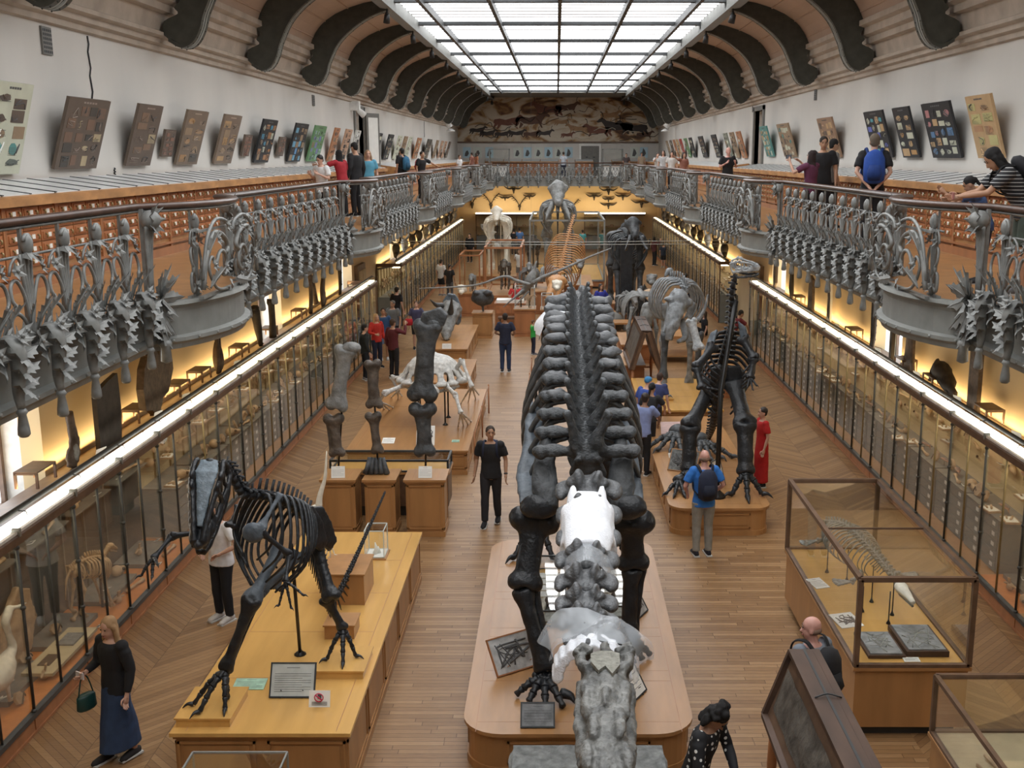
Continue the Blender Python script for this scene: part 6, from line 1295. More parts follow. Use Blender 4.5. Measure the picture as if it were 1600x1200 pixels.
part(rebone(longbone(K1, A1, .058, 1.9, 1.5, .8), .018, .008), 'shin_bone', m1, root, O); part(longbone(K1 + V((.07, .03, 0)), A1 + V((.04, .02, 0)), .018, 1.6, 1.3, .9, .003), 'shin_splint', m1, root, O)
Zb = TP + .10
toes(root, O, m1, A1, [atz(303, 1104, Zb), atz(312, 1116, Zb), atz(352, 1112, Zb), atz(356, 1094, Zb)], .034, 'toe')
K2, A2 = P_(518, 934, 11.2), P_(536, 982, 11.35)
part(rebone(longbone(P_(494, 850, 11.45), K2, .063, 1.5, 1.8, .85), .018, .008), 'thigh_bone', m1, root, O); part(rebone(longbone(P_(510, 936, 11.3), A2, .052, 1.9, 1.5, .8), .018, .008), 'shin_bone', m1, root, O)
toes(root, O, m1, A2, [atz(511, 1033, Zb), atz(536, 1040, Zb), atz(556, 1028, Zb)], .03, 'toe')
rod(root, O, P_(455, 850, 11.0), V((-2.95, 11.6, TP)), .02)
# ---------------------------------------------------------------- great dark skeleton in the centre
mA, mB_, mC = 'cast_charcoal', 'cast_slate', 'cast_black'; mat('cast_mid', (.10, .105, .11), .5, var=.45, scale=6, bump=.6, bscale=20)
O = V((.2, 13.3, .5)); root = thing('giant_skeleton', 'enormous dark long necked dinosaur skeleton facing the camera in the centre', 'skeleton', O)
VD = vertebra('vertebra', mA, .85, .95, 1.0, True); VN = vertebra('vertebra', 'cast_mid' if 'cast_mid' in MATS else mA, .22, .62, 1.15, True)
spn = [P_(917, 742, 11.5), P_(914, 690, 12.05), P_(912, 640, 12.6), P_(910, 600, 13.1), P_(907, 560, 13.75), P_(905, 528, 14.5), P_(904, 500, 15.3), P_(905, 480, 15.9)]
dv = column(root, spn, 13, .60, .36, VD, O, mid=.46)
ribs(root, dv[1:12], O, mA, lambda u: .50 + .22 * sin(pi * min(1, u * .8 + .2)), lambda u: 1.25 + .35 * sin(pi * u), .032, .10, fl=1.9, closure=.72)
for (p, d, s) in dv[3:]:          # slabs of the transverse processes
    for g in (-1, 1):
        b = MB(); random.seed(int(p.y * 50) + g); b.ell(p + V((g * random.uniform(.27, .33), random.uniform(-.05, .05), random.uniform(.12, .2))), (random.uniform(.14, .2), .13, .075), su=10, sv=7); b.ell(p + V((g * .40, .03, .13)), (.10, .12, .07)); b.jitter(.05, 8, p.y); part(b, 'side_process', 'cast_mid', root, O)
nk = [P_(917, 762, 11.2), P_(918, 800, 10.75), P_(918, 850, 10.1), P_(915, 900, 9.4), P_(914, 950, 8.7), P_(917, 992, 8.0), P_(930, 1030, 7.3)]
column(root, nk, 8, .50, .33, VN, O)
tl = [P_(905, 478, 16.0), V((.3, 17.0, 4.1)), V((.34, 18.6, 3.5)), V((.4, 20.5, 2.6)), V((.5, 22.5, 1.8))]
column(root, tl, 16, .38, .12, VN, O)
# scapulae and coracoids
for g, pts, Y0, Y1, lab in ((-1, [(832, 628), (845, 640), (850, 690), (862, 740), (864, 775), (840, 800), (812, 790), (806, 748), (816, 700), (820, 660)], 13.3, 11.6, 'left'), (1, [(975, 645), (987, 650), (994, 700), (1000, 740), (1006, 780), (1000, 806), (975, 808), (958, 790), (962, 740), (966, 690)], 13.3, 11.7, 'right')):
    Pp = [P_(x, y, Y0 + (Y1 - Y0) * (y - 628) / 180) for x, y in pts]; part(blade(Pp, .10, .018, .03), 'shoulder_blade', mB_, root, O)
    cx_ = 850 if g < 0 else 972; b = MB(); b.tube([P_(cx_ + 4 * g * -1, 672, 12.0), P_(cx_, 720, 11.75), P_(cx_ - 2 * g, 765, 11.55), P_(cx_ - 6 * g, 795, 11.45)], [(.04, .06), (.13, .06), (.17, .07), (.12, .08)], 12, up=(0, 1, 0)); part(remesh(b, .03, 2, .015, 6), 'shoulder_plate', mA, root, O)
    b = MB(); b.ell(P_(842 if g < 0 else 982, 792, 11.5), (.22, .14, .15)); part(remesh(b, .03, 1, .02, 6), 'shoulder_joint', mC, root, O)
def bigarm(S, E, W, hd, tips, up=(0, 1, 0), thumb=None):
    part(rebone(longbone(S, E, .145, 2.05, 1.4, .65, up=up), .03, .012, 5), 'upper_arm_bone', mC, root, O)
    part(rebone(longbone(E + V((-.02, 0, -.05)), W, .10, 1.35, 1.3, .8, up=up), .025, .008, 6), 'forearm_bone', mC, root, O); part(longbone(E + V((.10, .05, -.05)), W + V((.07, .03, 0)), .05, 1.3, 1.2, .9, .005), 'forearm_bone', mC, root, O)
    b = MB()
    for k in range(5): b.ell(W + V((-.1 + .05 * k, 0, -.06)), (.045, .05, .04))
    b.jitter(.01, 20); part(b, 'wrist_bones', mC, root, O)
    toes(root, O, mC, W - V((0, 0, .08)), tips, .052, 'finger', claw=False, arch=.2)
    if thumb: b = MB(); b.tube(curve(thumb, 4), [.055, .06, .055, .05, .045, .035, .025, .015, .006], 8); part(b, 'thumb_claw', mC, root, O)
bigarm(P_(836, 808, 11.7), P_(820, 915, 11.45), P_(851, 1046, 11.2), None, [atz(806, 1091, .5), atz(826, 1102, .5), atz(852, 1108, .5), atz(880, 1110, .5)], thumb=[P_(876, 1082, 11.05), P_(892, 1088, 11.0), atz(899, 1100, .52)])
bigarm(P_(985, 812, 12.1), P_(990, 884, 12.15), P_(982, 988, 12.05), None, [atz(968, 1030, .5), atz(990, 1042, .5), atz(1004, 1036, .5), atz(1016, 1028, .5)])
# pelvis and hind legs
for g in (-1, 1):
    Pp = [V((.31 + g * .42, 15.0, 3.95)), V((.31 + g * .40, 15.5, 4.25)), V((.31 + g * .42, 16.1, 4.2)), V((.31 + g * .46, 16.5, 3.9)), V((.31 + g * .48, 16.0, 3.45)), V((.31 + g * .47, 15.3, 3.5))]
    part(blade(Pp, .12, .02, .035), 'hip_blade', mC, root, O)
    Hh, Kk, Aa = V((.31 + g * .45, 15.7, 3.45)), V((.30 + g * .50, 15.5, 2.0)), V((.26 + g * .55, 15.7, .95))
    part(rebone(longbone(Hh, Kk, .12, 1.6, 1.6, .75), .035, .012, 5), 'thigh_bone', mC, root, O); part(rebone(longbone(Kk, Aa, .10, 1.6, 1.3, .8), .035, .012, 5), 'shin_bone', mC, root, O)
    toes(root, O, mC, Aa, [V((.20 + g * .55 + q, 15.3 - .1 * (q == 0), .5)) for q in (-.28, 0, .28)], .06, 'toe')
# rods
rod(root, O, V((.28, 12.6, 3.0)), V((.28, 12.6, .5)), .03); rod(root, O, V((.3, 15.4, 3.9)), V((.3, 15.4, .5)), .03)
rod(root, O, P_(824, 915, 11.5), P_(826, 932, 11.45), .025); rod(root, O, P_(918, 850, 10.1) , V((.27, 10.9, .5)), .018)
# dark plaster wrapped head end
b = MB(); Mh = [P_(868, 500, 15.2)]
# plaster jacket on the neck, clear film, bandage roll
b = MB(); q = [P_(918, 806, 10.6), P_(918, 822, 10.4), P_(919, 840, 10.15), P_(919, 868, 9.8), P_(918, 890, 9.55)]
b.tube(q, [(.20, .12), (.235, .17), (.25, .18), (.24, .16), (.21, .12)], 16, up=(0, 0, 1)); b.v = [tuple(V(p) + V((0, 0, .17))) for p in b.v]
for g in (-1, 1): b.tube([q[0] + V((.14 * g, 0, .2)), q[0] + V((.15 * g, .12, .28))], [.06, .03], 8); b.tube([q[4] + V((.16 * g, 0, .12)), q[4] + V((.17 * g, -.16, .02))], [.07, .04], 8); b.tube([q[1] + V((.23 * g, 0, .1)), q[3] + V((.24 * g, 0, .02))], [(.03, .15), (.03, .15)], 8, up=(0, 0, 1))
o = part(remesh(b, .02, 2, .022, 5), 'plaster_jacket', 'plaster_white', None, (0, 0, 0)); tag(o, 'white plaster sheet draped over the neck of the centre skeleton', 'plaster wrap')
film = bpy.data.materials.new('clear_film'); film.use_nodes = True; n_, l_ = film.node_tree.nodes, film.node_tree.links; pb = n_['Principled BSDF']; pb.inputs['Base Color'].default_value = (.8, .85, .9, 1); pb.inputs['Roughness'].default_value = .15; tr = n_.new('ShaderNodeBsdfTransparent'); mx = n_.new('ShaderNodeMixShader'); mx.inputs[0].default_value = .32; l_.new(tr.outputs[0], mx.inputs[1]); l_.new(pb.outputs[0], mx.inputs[2]); l_.new(mx.outputs[0], n_['Material Output'].inputs[0]); MATS['film'] = film
def sheet(c, rx, ry, rz, X=None, seed=0, amp=.08, thick=.004):
    b = MB(); n1, n2 = 22, 12; vs = []
    for i in range(n1):
        for j in range(n2):
            a = pi * i / (n1 - 1); t = j / (n2 - 1) * 2 - 1; p = V((-rx * cos(a) * (1 + .15 * t), ry * t, rz * sin(a))); p += NZ.noise_vector(p * 4 + V((seed, 0, 0))) * amp; vs.append(V(c) + (X @ p if X else p))
    fs = [(i * n2 + j, i * n2 + j + 1, (i + 1) * n2 + j + 1, (i + 1) * n2 + j) for i in range(n1 - 1) for j in range(n2 - 1)]; b.add(vs, fs, 0, True); return b
b = sheet(P_(918, 890, 9.5) + V((0, 0, -.1)), .27, .45, .36, seed=3, amp=.04); o = b.build('film_wrap', 'film'); tag(o, 'clear plastic film under the white sheet on the neck', 'plastic film')
b = sheet(P_(932, 1022, 7.45) + V((0, 0, -.05)), .36, .22, .30, Matrix.Rotation(R(12), 3, 'Y'), seed=9, amp=.10); o = b.build('film_wrap', 'film'); tag(o, 'crumpled clear plastic film behind the giant head', 'plastic film')
b = MB(); c = P_(925, 1040, 7.35)
for k in range(11):
    a = pi * .0 + pi * k / 10; b.tube([c + V((-.25 * cos(a), 0, .22 * sin(a) - .05)) + V((0, -.10, 0)), c + V((-.25 * cos(a), 0, .22 * sin(a) - .05)) + V((0, .10, 0))], .045, 8)
o = part(remesh(b, .014, 1, .006, 12), 'bandage_roll', 'plaster_white', None, (0, 0, 0)); tag(o, 'white plaster bandage collar behind the giant grey head', 'plaster wrap')
# giant head (top seen from above)
h0, h1 = P_(945, 1050, 6.95), P_(948, 1205, 5.72); F = h1 - h0; SL = F.length
b = MB()
b.tube([(0, .0, 0), (0, .10, .02), (0, .3, .02), (0, .55, 0), (0, .8, -.02), (0, 1.05, -.05)], [(.16, .14), (.20, .17), (.20, .17), (.165, .15), (.17, .12), (.14, .09)], 16, up=(0, 0, 1))
for g in (-1, 1):
    b.tube(curve([(.19 * g, -.06, .06), (.22 * g, .02, .1), (.19 * g, .14, .12), (.14 * g, .20, .13)], 3), .045, 8); b.tube(curve([(.12 * g, -.04, .12), (.2 * g, -.1, .14), (.27 * g, -.02, .12)], 3), .03, 7)
    b.ell((.15 * g, .45, .08), (.06, .2, .07)); b.ell((.10 * g, .7, .10), (.06, .16, .05)); b.ell((.15 * g, .92, .02), (.05, .12, .07)); b.tube(curve([(.2 * g, .2, .02), (.21 * g, .5, -.05), (.17 * g, .9, -.08)], 3), .05, 8)
b.tube([(0, -.02, .16), (0, .06, .17), (0, .0, .2)], .05, 8); b.tube([(0, .42, .13), (0, .5, .17), (0, .62, .14)], [.02, .035, .02], 7); b.ell((0, .05, .1), (.12, .08, .08))
b.v = [(x * .64, y, z * .85) for x, y, z in b.v]
hd = remesh(place(b, F, V((0, .2, 1)), h0, SL * .98), .013, 1, .022, 7); hd.jitter(.008, 30)
hg = mat('head_grey', (.15, .155, .15), .55, var=.45, scale=9, bump=.9, bscale=26, col2=(.24, .24, .225))
o = part(hd, 'giant_skull', hg, None, (0, 0, 0)); tag(o, 'massive grey rough skull reaching towards the camera at the bottom centre', 'skull')
b = MB(); b.prism([(-.13, .13, 0), (-.06, .10, 0), (.06, .10, 0), (.13, .14, 0), (.13, .24, 0), (.06, .36, 0), (.0, .30, 0), (-.06, .40, 0), (-.13, .28, 0)], (0, 0, .02)); b.v = [(x * .62, y * .9, z + .155) for x, y, z in b.v]; place(b, F, V((0, .2, 1)), h0, SL * .98); pt = b.build('skull_patch', mat('patch_stone', (.24, .235, .20), .8, var=.3, scale=40, bump=.6), o); pt['label'] = 'pale stone patch on the skull'
rod(o, (0, 0, 0), P_(940, 1180, 5.95), V((.3, 6.6, .0)), .03)
# ---------------------------------------------------------------- giant leg bones on the three pedestals
mat('bone_umber', (.075, .058, .045), .55, var=.5, scale=7, bump=.7, bscale=18, col2=(.16, .13, .105))
def legstack(lab, Y, fem, tib, ped, m, shaft, fib=False, foot=None):
    O = V((at(*fem[1], Y).x, Y, 1.02)); root = thing('giant_leg_bones', lab, 'bones', O)
    a, b_ = at(*fem[0], Y), at(*fem[1], Y); part(rebone(longbone(a, b_, shaft, 1.55, 1.6, .7), .022, .014, 6), 'upper_leg_bone', m, root, O)
    if fem[2]: b = MB(); b.ell(a + V((.10, 0, .02)), (.17, .11, .10)); part(remesh(b, .02, 1, .014, 6), 'bone_head', m, root, O)
    c, d = at(*tib[0], Y), at(*tib[1], Y); part(rebone(longbone(c, d, shaft * .8, 1.9, 1.5, .75), .02, .01, 6), 'lower_leg_bone', m if m != 'bone_grey' else 'bone_umber', root, O)
    if fib: part(longbone(c + V((-.10, 0, -.1)), d + V((-.10, 0, .0)), .028, 1.4, 1.5, .8, .006), 'splint_bone', 'bone_umber', root, O)
    b = MB(); b.tube([a, V((d.x, Y, 1.02))], .018, 8); b.lathe([(.06, 0), (.05, .02), (.018, .04)], (d.x, Y, 1.02), 10); part(b, 'support_rod', 'steel_rod', root, O)
    if foot:
        b = MB()
        for k in range(5): t = (k - 2) * .4; b.tube([(O.x + .055 * (k - 2), Y + .02, 1.30), (O.x + .08 * (k - 2), Y - .03, 1.12), (O.x + .095 * (k - 2), Y - .05, 1.03)], [.04, .045, .055], 8)
        b.jitter(.012, 12); part(b, 'foot_bones', 'cast_charcoal', root, O)
legstack('cracked grey thigh bone stacked on its shin bones, left pedestal', 18.05, ((540, 545), (526, 636), True), ((521, 652), (527, 710)), 0, 'bone_grey', .125, True)
legstack('brown club topped leg bones standing on the middle pedestal', 18.05, ((582, 566), (585, 634), False), ((583, 648), (590, 706)), 0, 'bone_umber', .10, False, True)
legstack('tallest dark grey curved thigh bone with shin, right pedestal', 18.05, ((668, 506), (660, 620), True), ((660, 636), (664, 708)), 0, 'cast_charcoal', .165)
o = blade([at(652, 520, 18.05), at(660, 488, 18.05), at(688, 480, 18.05), at(700, 492, 18.05), at(694, 508, 18.05), at(680, 512, 18.05), at(676, 545, 18.05), at(655, 545, 18.05)], .16, .012, .022).build('bone_crest', 'cast_charcoal'); tag(o, 'hooked dark grey head topping the tallest leg bone', 'bone')
def card(lab, loc, w_, h, rz=0, tilt=70, m='card_white', ink='card_ink', frame_=None, legs=False, name='label_sign', cat='sign', lines=5, pic=None):
    b = MB(); a = R(tilt); X = Matrix.Rotation(a - pi / 2, 4, 'X'); t = .008
    b.box(-w_ / 2, w_ / 2, 0, t, 0, h, 0, X)
    if frame_:
        for (x0, x1, z0, z1) in ((-w_ / 2 - .012, w_ / 2 + .012, -.012, .004), (-w_ / 2 - .012, w_ / 2 + .012, h - .004, h + .012), (-w_ / 2 - .012, -w_ / 2 + .004, 0, h), (w_ / 2 - .004, w_ / 2 + .012, 0, h)): b.box(x0, x1, -.006, t + .01, z0, z1, 2, X)
    if pic is None:
        b.box(-w_ * .15, w_ * .15, -.0015, 0, h * .86, h * .875, 1, X)
        for k in range(lines): zz = h * (.68 - .6 * k / lines); b.box(-w_ * .42, w_ * (.42 - .2 * (k % 3 == 2)), -.0015, 0, zz, zz + h * .012, 1, X)
    else:
        random.seed(int(w_ * 1000))
        for k in range(7): q = [(random.uniform(-.4, .4) * w_, -.003, random.uniform(.15, .85) * h) for _ in range(4)]; b.add(*(lambda u: (u.v, u.f))(MB().tube(curve(q, 4), w_ * random.uniform(.008, .03), 5)), 1, True, X)
    if legs:
        for g in (-1, 1): b.tube([(g * w_ * .25, .01, h * .2), (g * w_ * .25, .10, 0)], .005, 5, 2); b.tube([(g * w_ * .25, -.03, .0), (g * w_ * .25, .10, 0)], .005, 5, 2)
    z0 = min(v[2] for v in b.v); b.v = [(x, y, z - z0) for x, y, z in b.v]
    o = b.build(name, [m if pic is None else pic, ink, frame_ or 'bar_black']); o.location = loc; o.rotation_euler = (0, 0, rz); return tag(o, lab, cat)
mat('sepia_print', (.42, .42, .41), .4, var=.35, scale=9); mat('slate_print', (.12, .125, .12), .6, var=.6, scale=16, bump=.5); mat('green_print', (.35, .55, .42), .5, var=.3, scale=8)
card('white label propped before the left pedestal bones', (-3.72, 17.78, 1.02), .23, .2, .1); card('white label propped before the tallest leg bone', (-2.24, 17.78, 1.02), .23, .2)
# ---- table vitrine behind the pedestals
def vitrine(name, lab, x0, x1, y0, y1, zb, zt, frame_='walnut', r=.02, base_=None, legs=False, mid=False, m='oak', top=True, floor_m='honey_oak', z0=0):
    cx_, cy_ = (x0 + x1) / 2, (y0 + y1) / 2; O = (cx_, cy_, 0); root = thing(name, lab, 'glass case', O)
    if base_ is not None:
        b = MB(); b.box(x0 - .03, x1 + .03, y0 - .03, y1 + .03, zb - .05, zb - .012, 1); b.box(x0, x1, y0, y1, zb - .012, zb, 2)
        if legs:
            for (x, y) in ((x0 + .05, y0 + .05), (x1 - .05, y0 + .05), (x0 + .05, y1 - .05), (x1 - .05, y1 - .05)): b.box(x - .03, x + .03, y - .03, y + .03, 0, zb - .05, 0)
            b.box(x0 + .03, x1 - .03, y0 + .03, y1 - .03, zb - .16, zb - .05, 0); b.box(x0 + .04, x1 - .04, y0 + .04, y1 - .04, .18, .21, 0)
        else: b.box(x0, x1, y0, y1, base_, zb - .05, 0); (b.box(x0 + .08, x1 - .08, y0 + .08, y1 - .08, 0, base_, 3) if z0 == 0 else None)
        b.build('cabinet', [m, 'oak', floor_m, 'bar_black'], root, O)
    b = MB(); zs = (zb, zt)
    for x in (x0, x1):
        for y in (y0, y1): b.box(x - r, x + r, y - r, y + r, zb, zt)
        for z in zs: b.box(x - r, x + r, y0, y1, z - r, z + r)
    for y in (y0, y1):
        for z in zs: b.box(x0, x1, y - r, y + r, z - r, z + r)
    if mid: b.box(x0, x1, y0 + (y1 - y0) * .45 - .008, y0 + (y1 - y0) * .45 + .008, zt - .01, zt + .01)
    b.build('frame', frame_, root, O)
    for (a, c) in (((x0, x0 + .004, y0 + r, y1 - r, zb + r, zt - r), 0), ((x1 - .004, x1, y0 + r, y1 - r, zb + r, zt - r), 0), ((x0 + r, x1 - r, y0, y0 + .004, zb + r, zt - r), 0), ((x0 + r, x1 - r, y1 - .004, y1, zb + r, zt - r), 0), ((x0 + r, x1 - r, y0 + r, y1 - r, zt - .004, zt), 1)):
        if c and not top: continue
        b = MB(); b.box(*a); b.build('glass_pane', 'glass', root, O)
    return root
vitrine('table_vitrine', 'low dark framed table vitrine behind the three pedestals', -4.05, -1.95, 18.75, 19.4, .85, 1.05, 'bar_black', .018, .2, m='walnut')
def boxlike(name, lab, cat, boxes, mats, O=(0, 0, 0), rz=0, group=None):
    b = MB()
    for q in boxes: b.box(*q)
    o = b.build(name, mats); o.location = O; o.rotation_euler = (0, 0, rz); return tag(o, lab, cat, group)
# ---- white turtle
O = V((-2.75, 23.5, .52)); root = thing('turtle_skeleton', 'white giant turtle skeleton with spread flippers and open shell on the wide plinth', 'skeleton', O); wb = 'bone_turtle'; mat(wb, (.50, .49, .46), .6, var=.3, scale=14, bump=.6)
c = V((-2.78, 23.9, 1.75)); b = MB()
for k in range(16):                       # shell margin and spokes
    a = 2 * pi * k / 16; b.ell(c + V((.72 * cos(a), .75 * sin(a), -.25)), (.14, .13, .07), su=8, sv=5); b.tube(curve([c + V((0, .0, .28)), c + V((.42 * cos(a), .45 * sin(a), .16)), c + V((.7 * cos(a), .73 * sin(a), -.22))], 3), [(.14, .05)] * 3 + [(.13, .045)] * 2 + [(.09, .04)] * 2, 6)
b.tube([c + V((0, -.6, .1)), c + V((0, 0, .3)), c + V((0, .6, .1))], [(.10, .05), (.14, .06), (.10, .05)], 8)
part(remesh(b, .025, 1, .025, 7), 'shell', wb, root, O)
b = MB()
for k in range(14): a = pi + pi * k / 13; b.tube([c + V((.1 * cos(a), .1 * sin(a), -.55)), c + V((.62 * cos(a), .66 * sin(a), -.42))], [(.12, .03), (.05, .025)], 6)
part(remesh(b, .025, 1, .02, 7), 'belly_plate', wb, root, O)
def flip(S, E, W, tips, r=.05):
    part(longbone(S, E, r, 1.8, 1.6, .8, .008), 'upper_limb', wb, root, O); part(longbone(E, W, r * .75, 1.6, 1.6, .7, .008), 'forearm', wb, root, O); toes(root, O, wb, W, tips, .022, 'finger', claw=True, arch=0)
flip(c + V((.5, -.2, -.05)), at(722, 563, 23.6), at(737, 604, 23.2), [atz(720, 632, .52), atz(732, 628, .52), atz(743, 624, .52), atz(748, 618, .60)], .05)
flip(c + V((.35, -.55, -.3)), at(712, 618, 22.6), at(720, 645, 22.2), [atz(716, 668, .52), atz(724, 666, .52), atz(731, 664, .52), atz(736, 660, .52)], .05)
flip(c + V((-.5, -.3, -.3)), at(600, 615, 23.0), at(592, 628, 23.2), [atz(600, 640, .52), atz(608, 642, .52), atz(614, 638, .52)], .05)
flip(c + V((-.55, .2, -.3)), at(612, 590, 24.2), at(622, 612, 24.2), [atz(612, 622, .52), atz(622, 624, .52), atz(628, 620, .52)], .045)
b = MB(); b.ell(c + V((.05, -1.0, -.35)), (.2, .26, .15)); b.tube([c + V((0, -.6, -.3)), c + V((.03, -.85, -.33))], .10, 8); b.tube([c + V((.05, -1.1, -.4)), c + V((.05, -1.32, -.46))], [.12, .04], 8); part(remesh(b, .02, 1, .015, 8), 'skull', wb, root, O)
for q in ((.3, .3), (-.3, -.3), (.3, -.4), (-.35, .4)): rod(root, O, c + V((q[0], q[1], -.2)), V((c.x + q[0], c.y + q[1], .52)), .018)
card('white information sheet lying on the turtle plinth', (-3.52, 21.9, .52), .26, .26, 0, 12); card('tall white picture leaflet stand on the turtle plinth', (-2.72, 21.75, .52), .38, .42, 0, 62, pic='card_white')
card('small bluish card on the turtle plinth', (-2.12, 22.0, .52), .16, .12, 0, 10, m='green_print')
# ---- frilled horned skull
O = V((-3.3, 34.6, .62)); root = thing('horned_frill_skull', 'grey horned skull with big round frill on the middle plinth', 'skull', O)
b = MB(); P1 = [at(x, y, 35.4) for x, y in ((692, 470), (700, 458), (712, 460), (720, 475), (722, 495), (718, 508), (706, 506), (696, 490))]; part(blade(P1, .12, .03, .04), 'frill', 'cast_slate', root, O)
part(remesh(MB().tube([at(706, 480, 35.2), at(700, 500, 34.7), at(697, 520, 34.2), at(697, 532, 34.0)], [.35, .28, .18, .06], 10), .03, 1, .03, 6), 'face', 'bone_grey', root, O)
for a_, b_ in (((672, 468), (690, 478)), ((706, 464), (704, 488))): part(MB().tube(curve([at(b_[0], b_[1], 34.6), at((a_[0] + b_[0]) / 2, (a_[1] + b_[1]) / 2 + 3, 34.3), at(a_[0], a_[1], 34.0)], 4), [.11, .1, .09, .08, .07, .05, .04, .03, .01], 8), 'horn', 'cast_charcoal', root, O)
rod(root, O, at(698, 530, 34.3), V((at(698, 530, 34.3).x, 34.3, .62)), .03)
card('white label before the frilled horned skull', tuple(atz(698, 545, .62)), .28, .16)
# ---- pedestal skull, wooden desk, animal boxes
pedestal(-3.02, -2.28, 38.2, 39.0, .92, 'brown pedestal carrying a round black skull, beyond the plinth row')
b = MB(); b.ell((-2.65, 38.6, 1.42), (.42, .3, .30)); b.tube([(-2.65, 38.6, .93), (-2.65, 38.6, 1.2)], .05, 8); b.ell((-2.85, 38.4, 1.62), (.16, .15, .1)); b.ell((-2.45, 38.4, 1.62), (.16, .15, .1)); o = remesh(b, .03, 1, .03, 5).build('black_skull', 'cast_charcoal'); tag(o, 'round black two lobed skull on its own pedestal', 'skull')
boxlike('specimen_desk', 'brown wooden desk with drawers and pale lid behind the red top woman', 'desk', [(-2.35, -1.2, 41.0, 41.8, 0, .85, 0), (-2.38, -1.17, 40.98, 41.82, .85, .89, 0), (-2.3, -1.25, 41.1, 41.75, .89, 1.0, 1), (-2.3, -1.75, 40.97, 41.0, .5, .8, 2), (-1.7, -1.25, 40.97, 41.0, .5, .8, 2)], ['red_oak', 'card_white', 'drawer_wood'])
boxlike('low_bench', 'low dark bench in front of the specimen desk', 'bench', [(-2.2, -1.25, 40.3, 40.7, .38, .46, 0), (-2.15, -2.1, 40.35, 40.65, 0, .38, 0), (-1.35, -1.3, 40.35, 40.65, 0, .38, 0)], ['walnut'])
